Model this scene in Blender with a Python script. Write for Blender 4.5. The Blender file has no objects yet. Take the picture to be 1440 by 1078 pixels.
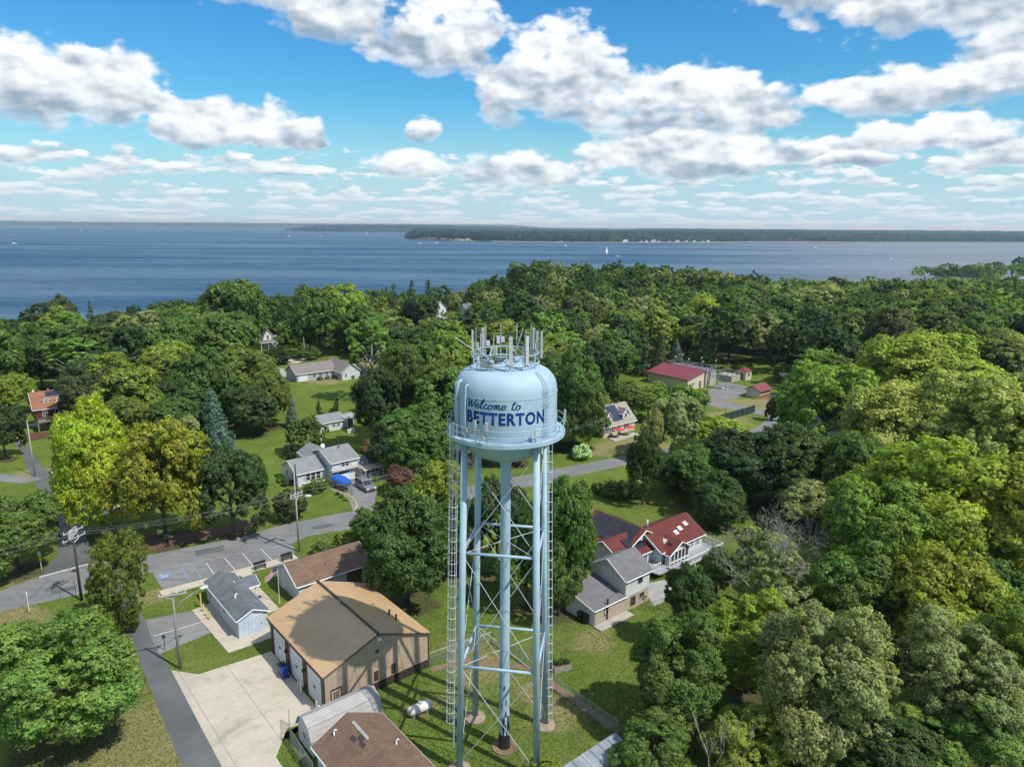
import bpy, bmesh, math, random
import numpy as np
from mathutils import Vector, Matrix, Quaternion

R = math.radians
SC = bpy.context.scene
COL = SC.collection

# ------------------------------------------------------------------ camera
CAM_H = 45.0
cam_d = bpy.data.cameras.new('camera')
cam = bpy.data.objects.new('camera', cam_d)
COL.objects.link(cam)
cam_d.sensor_width = 36.0
cam_d.lens = 36.0 * 1000.0 / 1440.0
cam_d.clip_start = 0.5
cam_d.clip_end = 90000.0
_roll = R(0.45)
cam.matrix_world = (Matrix.Translation((0, 0, CAM_H)) @ Matrix.Rotation(R(90 - 12.5), 4, 'X') @ Matrix.Rotation(_roll, 4, 'Z'))
SC.camera = cam

# ------------------------------------------------------------------ sun, exposure
SUN_AZ = math.atan2(16.1, -10.7)          # clockwise from +Y
SUN_EL = R(53)
sun_d = bpy.data.lights.new('sun', 'SUN')
sun_d.energy = 3.1
sun_d.angle = R(0.5)
sun_d.color = (1.0, 0.955, 0.88)
sun = bpy.data.objects.new('sun', sun_d)
COL.objects.link(sun)
SUN_VEC = Vector((math.sin(SUN_AZ) * math.cos(SUN_EL), math.cos(SUN_AZ) * math.cos(SUN_EL), math.sin(SUN_EL)))
sun.rotation_euler = (-SUN_VEC).to_track_quat('-Z', 'Y').to_euler()
sun.location = (60, -60, 120)
SC.view_settings.view_transform = 'Standard'
SC.view_settings.look = 'None'
SC.view_settings.exposure = 0.66
SC.view_settings.gamma = 1.0
SC.view_settings.use_curve_mapping = False


# ------------------------------------------------------------------ node helpers
class NX:
    """tiny wrapper: arithmetic on sockets makes Math nodes"""
    def __init__(s, nt, sock): s.nt, s.k = nt, sock
    def _m(s, op, *o):
        n = s.nt.nodes.new('ShaderNodeMath'); n.operation = op
        for i, q in enumerate((s,) + o):
            if isinstance(q, NX): s.nt.links.new(q.k, n.inputs[i])
            else: n.inputs[i].default_value = float(q)
        return NX(s.nt, n.outputs[0])
    def __add__(s, o): return s._m('ADD', o)
    def __radd__(s, o): return s._m('ADD', o)
    def __sub__(s, o): return s._m('SUBTRACT', o)
    def __rsub__(s, o): return (s * -1.0) + o
    def __mul__(s, o): return s._m('MULTIPLY', o)
    def __rmul__(s, o): return s._m('MULTIPLY', o)
    def __truediv__(s, o): return s._m('DIVIDE', o)
    def mx(s, o): return s._m('MAXIMUM', o)
    def mn(s, o): return s._m('MINIMUM', o)
    def gt(s, o): return s._m('GREATER_THAN', o)
    def pw(s, o): return s._m('POWER', o)
    def mad(s, a, b): return s._m('MULTIPLY_ADD', a, b)
    def lt(s, o): return s._m('LESS_THAN', o)
    def abs(s): return s._m('ABSOLUTE')
    def ss(s, a, b, lo=0.0, hi=1.0):
        n = s.nt.nodes.new('ShaderNodeMapRange'); n.interpolation_type = 'SMOOTHSTEP'
        s.nt.links.new(s.k, n.inputs[0])
        for i, v in zip((1, 2, 3, 4), (a, b, lo, hi)):
            n.inputs[i].default_value = v
        return NX(s.nt, n.outputs[0])


def comb(nt, x, y, z):
    n = nt.nodes.new('ShaderNodeCombineXYZ')
    for i, q in enumerate((x, y, z)):
        if isinstance(q, NX): nt.links.new(q.k, n.inputs[i])
        else: n.inputs[i].default_value = q
    return n.outputs[0]


def noise(nt, vec, scale, detail=3.0, rough=0.5, dist=0.0, lac=2.0, dims='3D'):
    n = nt.nodes.new('ShaderNodeTexNoise'); n.noise_dimensions = dims
    if vec is not None: nt.links.new(vec, n.inputs['Vector'])
    n.inputs['Scale'].default_value = scale
    n.inputs['Detail'].default_value = detail
    n.inputs['Roughness'].default_value = rough
    n.inputs['Distortion'].default_value = dist
    n.inputs['Lacunarity'].default_value = lac
    return NX(nt, n.outputs['Fac'])


def mixc(nt, f, a, b, blend='MIX'):
    n = nt.nodes.new('ShaderNodeMix'); n.data_type = 'RGBA'; n.blend_type = blend
    ins = [i for i in n.inputs if i.enabled]
    for sock, v in zip(ins, (f, a, b)):
        if isinstance(v, NX): nt.links.new(v.k, sock)
        elif isinstance(v, bpy.types.NodeSocket): nt.links.new(v, sock)
        elif isinstance(v, (int, float)): sock.default_value = float(v)
        else: sock.default_value = (*v, 1.0) if len(v) == 3 else v
    return [o for o in n.outputs if o.enabled][0]


# ------------------------------------------------------------------ world: Nishita sky with cumulus
def build_world():
    w = bpy.data.worlds.new('World'); SC.world = w; w.use_nodes = True
    nt = w.node_tree; nt.nodes.clear()
    out = nt.nodes.new('ShaderNodeOutputWorld'); bg = nt.nodes.new('ShaderNodeBackground')
    nt.links.new(bg.outputs[0], out.inputs[0]); bg.inputs[1].default_value = 0.095
    sky = nt.nodes.new('ShaderNodeTexSky'); sky.sky_type = 'NISHITA'; sky.sun_disc = False
    sky.sun_elevation = SUN_EL; sky.sun_rotation = SUN_AZ
    sky.altitude = 0.0; sky.air_density = 1.25; sky.dust_density = 0.5; sky.ozone_density = 3.0
    hs = nt.nodes.new('ShaderNodeHueSaturation')
    hs.inputs['Saturation'].default_value = 1.35; hs.inputs['Value'].default_value = 0.95
    nt.links.new(sky.outputs[0], hs.inputs['Color'])
    tc = nt.nodes.new('ShaderNodeTexCoord')
    sp = nt.nodes.new('ShaderNodeSeparateXYZ'); nt.links.new(tc.outputs['Generated'], sp.inputs[0])
    x, y, z = (NX(nt, sp.outputs[i]) for i in range(3))
    az = x._m('ARCTAN2', y)            # 0 along +Y
    el = z._m('ARCSINE')
    pv = comb(nt, az, el * 1.5, 0.0)
    # warp the outlines: big billows and small curls
    n2 = lambda u, v, sc_, det, ro=0.55: noise(nt, comb(nt, u, v, 0.0), sc_, det, ro, dims='2D')
    ey = el * 1.7
    wx = n2(az + 5.0, el * 1.4, 7.0, 2.0) - 0.5
    wy = n2(az + 9.0, el * 1.4, 7.0, 2.0) - 0.5
    az2 = az + wx * 0.085; el2 = el + wy * 0.040
    big = n2(az, ey, 10.0, 1.0)
    fbm = n2(az + 2.0, ey, 17.0, 9.0, 0.59)
    low0 = n2(az + 2.0, ey, 15.0, 2.0); low1 = n2(az + 2.010, ey + 0.028, 15.0, 2.0)
    mid0 = n2(az + 2.0, ey, 38.0, 3.0); mid1 = n2(az + 2.004, ey + 0.010, 38.0, 3.0)
    blobs = [  # az, el (degrees), half width, half height above, below
        (-19.5, 15.8, 4.6, 2.2, 1.6), (-12.8, 14.6, 5.4, 3.2, 2.0), (-6.4, 13.2, 5.2, 3.4, 2.2),
        (3.6, 10.4, 5.4, 4.2, 3.0), (9.0, 8.6, 5.4, 2.4, 2.2), (15.2, 8.0, 5.6, 3.2, 2.0), (12.6, 5.2, 7.4, 1.9, 1.4),
        (-34.0, 8.0, 6.0, 3.4, 1.9), (-28.8, 8.0, 4.8, 3.3, 1.7), (-22.5, 6.4, 4.8, 2.6, 1.3), (-17.0, 6.2, 3.4, 2.3, 1.2),
        (-6.6, 7.1, 2.0, 1.15, 0.8), (-6.6, 4.4, 4.6, 1.3, 0.9), (0.8, 4.1, 5.2, 1.7, 0.9),
        (23.5, 15.6, 6.0, 2.8, 1.5), (29.5, 14.2, 7.5, 3.6, 2.4), (37.0, 12.2, 8.0, 5.0, 3.0), (25.6, 8.9, 5.8, 1.6, 1.2), (33.5, 8.8, 7.0, 2.0, 1.4),
        (28.2, 5.8, 5.6, 1.5, 1.0), (24.6, 4.4, 3.2, 1.0, 0.6), (21.2, 5.2, 1.5, 0.6, 0.4), (35.0, 4.6, 4.0, 1.1, 0.6),
        (-44.0, 8.0, 8.0, 3.4, 1.8), (48.0, 8.0, 8.0, 3.0, 1.8),
    ]
    dist = None; hgt = None
    for a0, e0, ra, ru, rd in blobs:
        ra *= 1.10; ru *= 1.06; rd *= 1.10
        dx = az2.mad(1.0 / R(ra), -a0 / ra)
        dy = el2.mad(1.0 / R(ru), -e0 / ru).mn(el2.mad(1.0 / R(rd), -e0 / rd))
        q = dx.mad(dx, dy * dy)
        if dist is None: dist, hgt = q, dy
        else:
            hgt = (dist - q).ss(-0.35, 0.35).mad(dy - hgt, hgt)
            dist = dist.mn(q)
    def puffs(u, v, sc_):
        n = nt.nodes.new('ShaderNodeTexVoronoi'); n.voronoi_dimensions = '2D'; n.feature = 'SMOOTH_F1'; n.inputs['Smoothness'].default_value = 0.35
        n.inputs['Scale'].default_value = sc_; nt.links.new(comb(nt, u, v, 0.0), n.inputs['Vector']); return NX(nt, n.outputs['Distance'])
    pu, pv_ = az + (fbm - 0.5) * 0.030, ey + (mid0 - 0.5) * 0.020
    puff = (0.42 - puffs(pu, pv_, 24.0)) + (0.42 - puffs(pu + 3.0, pv_, 56.0)) * 0.5
    d1 = (1.0 - dist.mn(2.6)) * 1.35 + (big - 0.5) * 1.2 + (fbm - 0.5) * 2.5 + puff * 0.85
    # the open sky beyond: a deck of fair weather cumulus in perspective
    inv = NX(nt, sp.outputs[2]).mx(0.0) + 0.058
    px, py = x / inv, y / inv
    deck = n2(px, py, 1.25, 8.0, 0.60)
    deck_up = n2(px * 1.0, py * 0.962, 1.25, 3.0)
    inview = (az.abs()).ss(R(40), R(54)).mx(el.ss(R(20), R(32)))
    low = el.ss(R(6.6), R(4.4))
    rv = (el.mx(0.0) + 0.022)._m('LOGARITHM', 2.718282) * 0.62
    row = n2(az * 2.3, rv, 6.5, 8.0, 0.60); row_up = n2(az * 2.3 + 0.006, rv + 0.045, 6.5, 3.0)
    rpf = 0.40 - puffs(az * 2.3 + (fbm - 0.5) * 0.05, rv, 13.0)
    d2 = (deck - 0.465) * 8.0 - 3.0 * (1.0 - inview)  # unseen cloud cover outside the view, thickened to add fill light
    d3 = (row - 0.50 + rpf * 0.16) * 9.0 - 4.0 * (1.0 - low) + 0.35
    hem = 1.0 - hgt.ss(-0.3, -1.1) * 0.5                     # undersides dissolve softly
    a1 = d1.ss(-0.16, 0.62) * hem; a2 = d2.ss(-0.1, 0.8); a3 = d3.ss(-0.1, 0.9) * 0.95
    # shade: sun from above and behind, greyer undersides
    core = d1.ss(0.3, 1.6)
    lit1 = 0.62 + hgt * 0.50 + (low0 - low1) * 1.3 + (mid0 - mid1) * 0.55 + puff * 0.30 - core * 0.10
    lit2 = (deck - deck_up) * 3.2 + 0.66 - d2.ss(0.3, 1.8) * 0.15
    lit3 = (row - row_up) * 2.2 + 0.60 + rpf * 0.5 - d3.ss(0.4, 2.2) * 0.10
    alpha = a1.mx(a2).mx(a3)
    lit = lit2 + (lit3 - lit2) * a3
    lit = lit + (lit1 - lit) * a1
    ccol = mixc(nt, lit.ss(-0.05, 1.0), (2.1, 2.8, 3.6), (6.7, 7.0, 7.2))
    sky_c = mixc(nt, 1.0, hs.outputs[0], (0.42, 0.82, 0.99), 'MULTIPLY')
    hz = el.ss(R(9.5), R(-0.5))
    base = mixc(nt, hz * 0.95, sky_c, (3.4, 4.8, 5.8))
    ccol = mixc(nt, el.ss(R(5.0), R(0.0)) * 0.75, ccol, (4.2, 5.2, 5.9))
    fin = mixc(nt, alpha, base, ccol)
    nt.links.new(fin, bg.inputs[0])
    w.cycles.sampling_method = 'MANUAL'
    w.cycles.sample_map_resolution = 512


build_world()

# ------------------------------------------------------------------ mesh helpers
def V(*a): return Vector(a)


class MB:
    def __init__(s): s.v, s.f = [], []
    def add(s, vs, fs):
        b = len(s.v); s.v += [tuple(p) for p in vs]; s.f += [tuple(i + b for i in f) for f in fs]; return s
    def box(s, c, d, rz=0.0):
        hx, hy, hz = d[0] / 2, d[1] / 2, d[2] / 2; ca, sa = math.cos(rz), math.sin(rz)
        vs = []
        for k in (-1, 1):
            for i, j in ((-1, -1), (1, -1), (1, 1), (-1, 1)):
                x, y = i * hx, j * hy
                vs.append((c[0] + x * ca - y * sa, c[1] + x * sa + y * ca, c[2] + k * hz))
        return s.add(vs, [(3, 2, 1, 0), (4, 5, 6, 7), (0, 1, 5, 4), (1, 2, 6, 5), (2, 3, 7, 6), (3, 0, 4, 7)])
    def tube(s, a, b, r0, r1=None, n=8, cap=True):
        return s.path([a, b], [r0, r0 if r1 is None else r1], n, cap)
    def path(s, pts, rad, n=8, cap=True, closed=False):
        pts = [Vector(p) for p in pts]
        if not hasattr(rad, '__len__'): rad = [rad] * len(pts)
        vs, fs = [], []; m = len(pts); ref = None
        for i, p in enumerate(pts):
            if closed: t = pts[(i + 1) % m] - pts[i - 1]
            else: t = pts[min(i + 1, m - 1)] - pts[max(i - 1, 0)]
            t.normalize()
            if ref is None:
                ref = Vector((0, 0, 1)) if abs(t.z) < 0.9 else Vector((1, 0, 0))
            u = (ref - t * ref.dot(t)).normalized(); w = t.cross(u); ref = u
            for k in range(n):
                a = 2 * math.pi * k / n
                vs.append(p + (u * math.cos(a) + w * math.sin(a)) * rad[i])
        for i in range(m if closed else m - 1):
            for k in range(n):
                a, b = i * n + k, i * n + (k + 1) % n
                c, d = ((i + 1) % m) * n + (k + 1) % n, ((i + 1) % m) * n + k
                fs.append((a, b, c, d))
        if cap and not closed:
            fs.append(tuple(range(n - 1, -1, -1))); fs.append(tuple(range((m - 1) * n, m * n)))
        return s.add(vs, fs)
    def lathe(s, prof, n=48, c=(0, 0)):
        vs, fs = [], []
        for r, z in prof:
            for k in range(n):
                a = 2 * math.pi * k / n; vs.append((c[0] + r * math.cos(a), c[1] + r * math.sin(a), z))
        for i in range(len(prof) - 1):
            for k in range(n):
                fs.append((i * n + k, i * n + (k + 1) % n, (i + 1) * n + (k + 1) % n, (i + 1) * n + k))
        return s.add(vs, fs)
    def prism(s, poly, z0, z1):
        n = len(poly); A = sum(poly[i][0] * poly[(i + 1) % n][1] - poly[(i + 1) % n][0] * poly[i][1] for i in range(n))
        if A < 0: poly = poly[::-1]
        vs = [(p[0], p[1], z0) for p in poly] + [(p[0], p[1], z1) for p in poly]
        fs = [tuple(range(n - 1, -1, -1)), tuple(range(n, 2 * n))] + [(i, (i + 1) % n, n + (i + 1) % n, n + i) for i in range(n)]
        return s.add(vs, fs)
    def hull(s, quad, t):
        """a slab: quad of 4 points, thickened downwards along its normal by t"""
        q = [Vector(p) for p in quad]; nrm = (q[1] - q[0]).cross(q[3] - q[0]).normalized()
        lo = [p - nrm * t for p in q]
        return s.add(lo + q, [(3, 2, 1, 0), (4, 5, 6, 7), (0, 1, 5, 4), (1, 2, 6, 5), (2, 3, 7, 6), (3, 0, 4, 7)])
    def mesh(s, name, m, smooth=False):
        me = bpy.data.meshes.new(name); me.from_pydata(s.v, [], s.f); me.update()
        if smooth: me.shade_smooth()
        if m: me.materials.append(m)
        return me
    def obj(s, name, m, parent=None, smooth=False):
        return link(name, s.mesh(name, m, smooth), parent)


def link(name, data, parent=None):
    o = bpy.data.objects.new(name, data); COL.objects.link(o)
    if parent is not None: o.parent = parent
    return o


def tag(o, label, cat, group=None, kind=None):
    o['label'] = label; o['category'] = cat
    if group: o['group'] = group
    if kind: o['kind'] = kind
    return o


def thing(name, label, cat, loc=(0, 0, 0), rotz=0.0, group=None):
    o = bpy.data.objects.new(name, None); COL.objects.link(o)
    o.empty_display_size = 0.3
    o.location = loc; o.rotation_euler = (0, 0, rotz)
    return tag(o, label, cat, group)


def struct(o):
    o['kind'] = 'structure'; return o


# ------------------------------------------------------------------ materials
MATS = {}


def newmat(name):
    m = bpy.data.materials.new(name); m.use_nodes = True
    nt = m.node_tree; b = nt.nodes['Principled BSDF']
    MATS[name] = m
    return m, nt, b


def objco(nt):
    return nt.nodes.new('ShaderNodeTexCoord').outputs['Object']


def bump(nt, b, h, strength, dist=0.05):
    n = nt.nodes.new('ShaderNodeBump'); n.inputs['Strength'].default_value = strength; n.inputs['Distance'].default_value = dist
    nt.links.new(h.k if isinstance(h, NX) else h, n.inputs['Height']); nt.links.new(n.outputs[0], b.inputs['Normal'])


def pm(name, c1, c2=None, scale=1.5, rough=0.6, metal=0.0, bmp=0.0, stretch=(1, 1, 1), spec=0.5, detail=5.0):
    """painted / plain surface: two close tones mixed by noise, with light grime"""
    m, nt, b = newmat(name)
    c2 = c2 or tuple(v * 0.8 for v in c1)
    mp = nt.nodes.new('ShaderNodeMapping'); nt.links.new(objco(nt), mp.inputs[0]); mp.inputs['Scale'].default_value = stretch
    n1 = noise(nt, mp.outputs[0], scale, detail, 0.6)
    n2 = noise(nt, mp.outputs[0], scale * 9, 3, 0.6)
    f = (n1 * 0.75 + n2 * 0.25).ss(0.32, 0.68)
    nt.links.new(mixc(nt, f, c1, c2), b.inputs['Base Color'])
    b.inputs['Roughness'].default_value = rough; b.inputs['Metallic'].default_value = metal
    b.inputs['Specular IOR Level'].default_value = spec
    if bmp: bump(nt, b, n2, bmp)
    return m


def shingle(name, c1, c2, c3, sx=0.9, sy=0.22, dirt=0.4):
    """asphalt shingles: courses of tabs of uneven tone"""
    m, nt, b = newmat(name)
    tc = objco(nt)
    br = nt.nodes.new('ShaderNodeTexBrick'); nt.links.new(tc, br.inputs['Vector'])
    br.inputs['Scale'].default_value = 1.0; br.inputs['Brick Width'].default_value = sx; br.inputs['Row Height'].default_value = sy
    br.inputs['Mortar Size'].default_value = 0.012; br.inputs['Mortar Smooth'].default_value = 0.4
    br.inputs['Color1'].default_value = (*c1, 1); br.inputs['Color2'].default_value = (*c2, 1)
    br.inputs['Mortar'].default_value = (*[v * 0.55 for v in c1], 1)
    n = noise(nt, tc, 0.7, 6, 0.65); n2 = noise(nt, tc, 14, 3, 0.7)
    c = mixc(nt, (n * 0.6 + n2 * 0.4).ss(0.38, 0.66) * dirt * 2, br.outputs['Color'], c3)
    nt.links.new(c, b.inputs['Base Color']); b.inputs['Roughness'].default_value = 0.9
    b.inputs['Specular IOR Level'].default_value = 0.25
    bump(nt, b, n2, 0.5, 0.02)
    return m


def siding(name, c, pitch=0.2, axis='Z', rough=0.55, depth=0.6):
    m, nt, b = newmat(name)
    tc = objco(nt)
    w = nt.nodes.new('ShaderNodeTexWave'); w.wave_type = 'BANDS'; w.bands_direction = axis; w.wave_profile = 'SAW'
    nt.links.new(tc, w.inputs['Vector']); w.inputs['Scale'].default_value = 2 * math.pi / pitch / 20.0 * 1.0
    n = noise(nt, tc, 0.8, 6, 0.6); n2 = noise(nt, tc, 7, 3, 0.6)
    col = mixc(nt, (n * 0.7 + n2 * 0.3).ss(0.3, 0.7), c, tuple(v * 0.8 for v in c))
    nt.links.new(col, b.inputs['Base Color']); b.inputs['Roughness'].default_value = rough
    bump(nt, b, NX(nt, w.outputs['Fac']), depth, 0.02)
    return m


def build_materials():
    pm('tan_metal', (0.44, 0.34, 0.245), (0.38, 0.295, 0.215), 0.8, 0.45)
    pm('tan_roof', (0.50, 0.335, 0.18), (0.43, 0.285, 0.15), 0.35, 0.5, bmp=0.1)
    pm('brown_trim', (0.055, 0.042, 0.034), None, 2, 0.5)
    pm('white_paint', (0.70, 0.71, 0.72), (0.58, 0.59, 0.60), 1.2, 0.5)
    pm('white_door', (0.72, 0.74, 0.77), (0.64, 0.66, 0.69), 0.8, 0.4)
    pm('cream_paint', (0.60, 0.54, 0.42), (0.52, 0.47, 0.37), 1.0, 0.6)
    pm('beige_block', (0.42, 0.36, 0.27), (0.33, 0.29, 0.22), 2.5, 0.85, bmp=0.4)
    pm('grey_stone', (0.38, 0.35, 0.30), (0.26, 0.24, 0.21), 3.0, 0.9, bmp=0.5)
    pm('awning', (0.52, 0.42, 0.32), (0.45, 0.36, 0.28), 2, 0.8)
    pm('red_metal_roof', (0.23, 0.058, 0.066), (0.20, 0.05, 0.057), 0.5, 0.45)
    pm('galvanised', (0.36, 0.38, 0.40), (0.27, 0.29, 0.31), 1.0, 0.45, metal=0.5)
    pm('grey_metal_roof', (0.40, 0.43, 0.46), (0.22, 0.24, 0.26), 0.9, 0.4, metal=0.3, stretch=(1, 0.3, 1))
    pm('dark_metal', (0.03, 0.03, 0.032), None, 3, 0.5)
    pm('glass', (0.035, 0.042, 0.05), (0.02, 0.025, 0.032), 0.6, 0.06)
    pm('solar_cell', (0.010, 0.012, 0.022), (0.016, 0.018, 0.030), 0.7, 0.14)
    pm('solar_blue', (0.030, 0.045, 0.085), (0.024, 0.036, 0.07), 0.7, 0.14)
    pm('deck_grey', (0.33, 0.34, 0.36), (0.26, 0.27, 0.29), 1.5, 0.75, stretch=(1, 6, 1))
    pm('bark', (0.085, 0.065, 0.05), (0.045, 0.036, 0.03), 4, 0.9, bmp=0.6, stretch=(4, 4, 0.7))
    pm('pale_bark', (0.34, 0.325, 0.28), (0.22, 0.21, 0.18), 3, 0.9, stretch=(3, 3, 0.6))
    pm('pole_wood', (0.085, 0.058, 0.045), (0.05, 0.035, 0.03), 3, 0.9, stretch=(4, 4, 0.5))
    pm('pole_grey', (0.27, 0.25, 0.23), (0.19, 0.175, 0.16), 3, 0.9, stretch=(4, 4, 0.5))
    pm('pole_pale', (0.42, 0.41, 0.40), (0.32, 0.31, 0.30), 3, 0.85, stretch=(4, 4, 0.5))
    pm('insulator', (0.62, 0.63, 0.64), None, 3, 0.3)
    pm('wire', (0.06, 0.06, 0.065), None, 3, 0.5)
    pm('wire_light', (0.30, 0.32, 0.32), None, 3, 0.4)
    pm('yellow_paint', (0.62, 0.50, 0.12), (0.52, 0.42, 0.10), 3, 0.5)
    pm('sign_yellow', (0.80, 0.55, 0.02), None, 3, 0.4)
    pm('sign_red', (0.50, 0.02, 0.03), None, 3, 0.4)
    pm('sign_white', (0.78, 0.78, 0.78), (0.72, 0.72, 0.72), 3, 0.4)
    pm('line_white', (0.62, 0.62, 0.60), (0.40, 0.40, 0.39), 6, 0.8)
    pm('line_faded', (0.42, 0.43, 0.43), (0.26, 0.27, 0.275), 6, 0.8)
    pm('line_blue', (0.15, 0.26, 0.40), (0.20, 0.25, 0.31), 5, 0.8)
    pm('plastic_blue', (0.015, 0.06, 0.32), None, 3, 0.35)
    pm('plastic_green', (0.10, 0.26, 0.05), None, 3, 0.4)
    pm('plastic_dark', (0.02, 0.03, 0.022), None, 3, 0.45)
    pm('tarp_blue', (0.012, 0.11, 0.50), (0.010, 0.085, 0.40), 1.5, 0.5, bmp=0.3)
    pm('hull_white', (0.62, 0.63, 0.63), (0.52, 0.53, 0.53), 1.5, 0.3)
    pm('hull_dark', (0.16, 0.14, 0.125), None, 1.5, 0.35)
    pm('car_silver', (0.30, 0.33, 0.36), (0.27, 0.30, 0.33), 1.0, 0.28, metal=0.5)
    pm('car_black', (0.018, 0.019, 0.022), None, 1.0, 0.2)
    pm('rubber', (0.018, 0.018, 0.018), None, 4, 0.8)
    pm('red_canvas', (0.52, 0.07, 0.05), (0.42, 0.055, 0.04), 3, 0.8)
    pm('flag_red', (0.40, 0.10, 0.12), None, 3, 0.8)
    pm('flag_white', (0.55, 0.52, 0.53), None, 3, 0.8)
    pm('flag_blue', (0.05, 0.06, 0.16), None, 3, 0.8)
    pm('tank_white', (0.66, 0.64, 0.60), (0.50, 0.46, 0.42), 1.6, 0.5)
    pm('wood_brown', (0.17, 0.085, 0.055), (0.12, 0.06, 0.04), 2, 0.8, stretch=(5, 5, 1))
    pm('wood_grey', (0.30, 0.28, 0.25), (0.21, 0.195, 0.175), 2, 0.85, stretch=(1, 5, 1))
    pm('screen_green', (0.010, 0.045, 0.034), (0.008, 0.034, 0.026), 1, 0.7)
    pm('mulch', (0.17, 0.085, 0.05), (0.10, 0.055, 0.035), 2, 0.95)
    pm('brick', (0.30, 0.115, 0.07), (0.22, 0.08, 0.05), 5, 0.85)
    pm('dark_red_siding', (0.085, 0.022, 0.022), (0.065, 0.018, 0.018), 1.5, 0.7)
    pm('concrete_old', (0.43, 0.40, 0.35), (0.34, 0.315, 0.275), 0.7, 0.85, bmp=0.2)
    pm('concrete_grey', (0.36, 0.355, 0.34), (0.28, 0.275, 0.26), 0.8, 0.85, bmp=0.2)
    pm('bluff', (0.50, 0.36, 0.22), (0.12, 0.12, 0.06), 0.02, 0.95, stretch=(1, 1, 3))
    pm('sand', (0.50, 0.44, 0.35), (0.42, 0.36, 0.28), 0.02, 0.95)
    pm('foam', (0.78, 0.80, 0.82), None, 0.5, 0.7)
    pm('antenna_grey', (0.50, 0.50, 0.49), (0.42, 0.42, 0.41), 2.0, 0.5)
    pm('steel_pale', (0.40, 0.50, 0.57), (0.33, 0.42, 0.49), 2.0, 0.5)
    pm('rod_pale', (0.52, 0.56, 0.60), (0.42, 0.46, 0.50), 2.0, 0.5)
    pm('letter_blue', (0.008, 0.030, 0.17), (0.010, 0.034, 0.18), 2.0, 0.8, spec=0.15)
    pm('script_blue', (0.010, 0.045, 0.15), None, 2.0, 0.8, spec=0.15)
    pm('wet_black', (0.02, 0.022, 0.025), None, 2.0, 0.5)
    pm('footing', (0.34, 0.27, 0.21), (0.22, 0.17, 0.125), 1.6, 0.95, bmp=0.5)
    pm('dirt', (0.22, 0.15, 0.085), (0.15, 0.105, 0.06), 1.0, 0.95)
    shingle('brown_shingle', (0.165, 0.105, 0.072), (0.215, 0.145, 0.10), (0.115, 0.078, 0.056))
    shingle('slate_shingle', (0.115, 0.135, 0.15), (0.19, 0.21, 0.225), (0.085, 0.10, 0.11))
    shingle('grey_shingle', (0.21, 0.225, 0.235), (0.26, 0.275, 0.28), (0.165, 0.175, 0.18))
    shingle('mid_shingle', (0.155, 0.155, 0.16), (0.19, 0.19, 0.195), (0.125, 0.125, 0.13))
    shingle('red_shingle', (0.130, 0.036, 0.030), (0.165, 0.044, 0.037), (0.09, 0.028, 0.024), dirt=0.35)
    shingle('orange_shingle', (0.33, 0.155, 0.085), (0.26, 0.115, 0.065), (0.20, 0.10, 0.06))
    shingle('taupe_shingle', (0.20, 0.175, 0.165), (0.24, 0.21, 0.195), (0.17, 0.15, 0.14))
    shingle('sand_shingle', (0.31, 0.28, 0.235), (0.36, 0.325, 0.275), (0.26, 0.23, 0.195))
    shingle('pale_shingle', (0.36, 0.345, 0.33), (0.43, 0.41, 0.39), (0.28, 0.265, 0.25))
    siding('white_siding', (0.66, 0.67, 0.67))
    siding('pale_blue_siding', (0.50, 0.58, 0.66), 0.4, 'X')
    siding('grey_siding', (0.40, 0.44, 0.47))
    siding('cool_white_siding', (0.60, 0.64, 0.67))
    siding('cream_siding', (0.62, 0.54, 0.44))
    siding('red_siding', (0.12, 0.022, 0.022))

    # tower paint: pale blue, chalky, with vertical rust and dirt runs
    m, nt, b = newmat('tower_blue')
    tc = objco(nt)
    mp = nt.nodes.new('ShaderNodeMapping'); nt.links.new(tc, mp.inputs[0]); mp.inputs['Scale'].default_value = (3.0, 3.0, 0.25)
    runs = noise(nt, mp.outputs[0], 1.4, 6, 0.65); blot = noise(nt, tc, 0.5, 5, 0.6)
    c = mixc(nt, blot.ss(0.35, 0.7), (0.345, 0.465, 0.54), (0.285, 0.405, 0.485))
    c = mixc(nt, runs.ss(0.60, 0.80) * 0.7, c, (0.19, 0.235, 0.25))
    c = mixc(nt, noise(nt, mp.outputs[0], 3.1, 7, 0.7).ss(0.64, 0.78) * 0.5, c, (0.26, 0.19, 0.14))
    nt.links.new(c, b.inputs['Base Color']); b.inputs['Roughness'].default_value = 0.62; b.inputs['Specular IOR Level'].default_value = 0.3

    # foliage: tone of the tree from its object colour, clumps and leaves vary round it
    for nm, attr in (('foliage', False), ('far_foliage', True)):
        m, nt, b = newmat(nm)
        if attr:
            a0 = nt.nodes.new('ShaderNodeAttribute'); a0.attribute_name = 'tint'; tone = a0.outputs['Color']; turn = None
        else:
            oi = nt.nodes.new('ShaderNodeObjectInfo'); tone = oi.outputs['Color']; turn = NX(nt, oi.outputs['Alpha'])
        at = nt.nodes.new('ShaderNodeAttribute'); at.attribute_name = 'leafvar'
        sp = nt.nodes.new('ShaderNodeSeparateColor'); nt.links.new(at.outputs['Color'], sp.inputs[0])
        lr, cl, lb = (NX(nt, sp.outputs[i]) for i in range(3))
        val = lr * 0.5 + cl * 0.5 + 0.5 if attr else lr * 0.85 + cl * 0.55 + 0.35
        n = nt.nodes.new('ShaderNodeHueSaturation'); nt.links.new(tone, n.inputs['Color'])
        nt.links.new((0.472 + lb * 0.045).k, n.inputs['Hue']); nt.links.new(val.k, n.inputs['Value'])
        col = n.outputs['Color']
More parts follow.
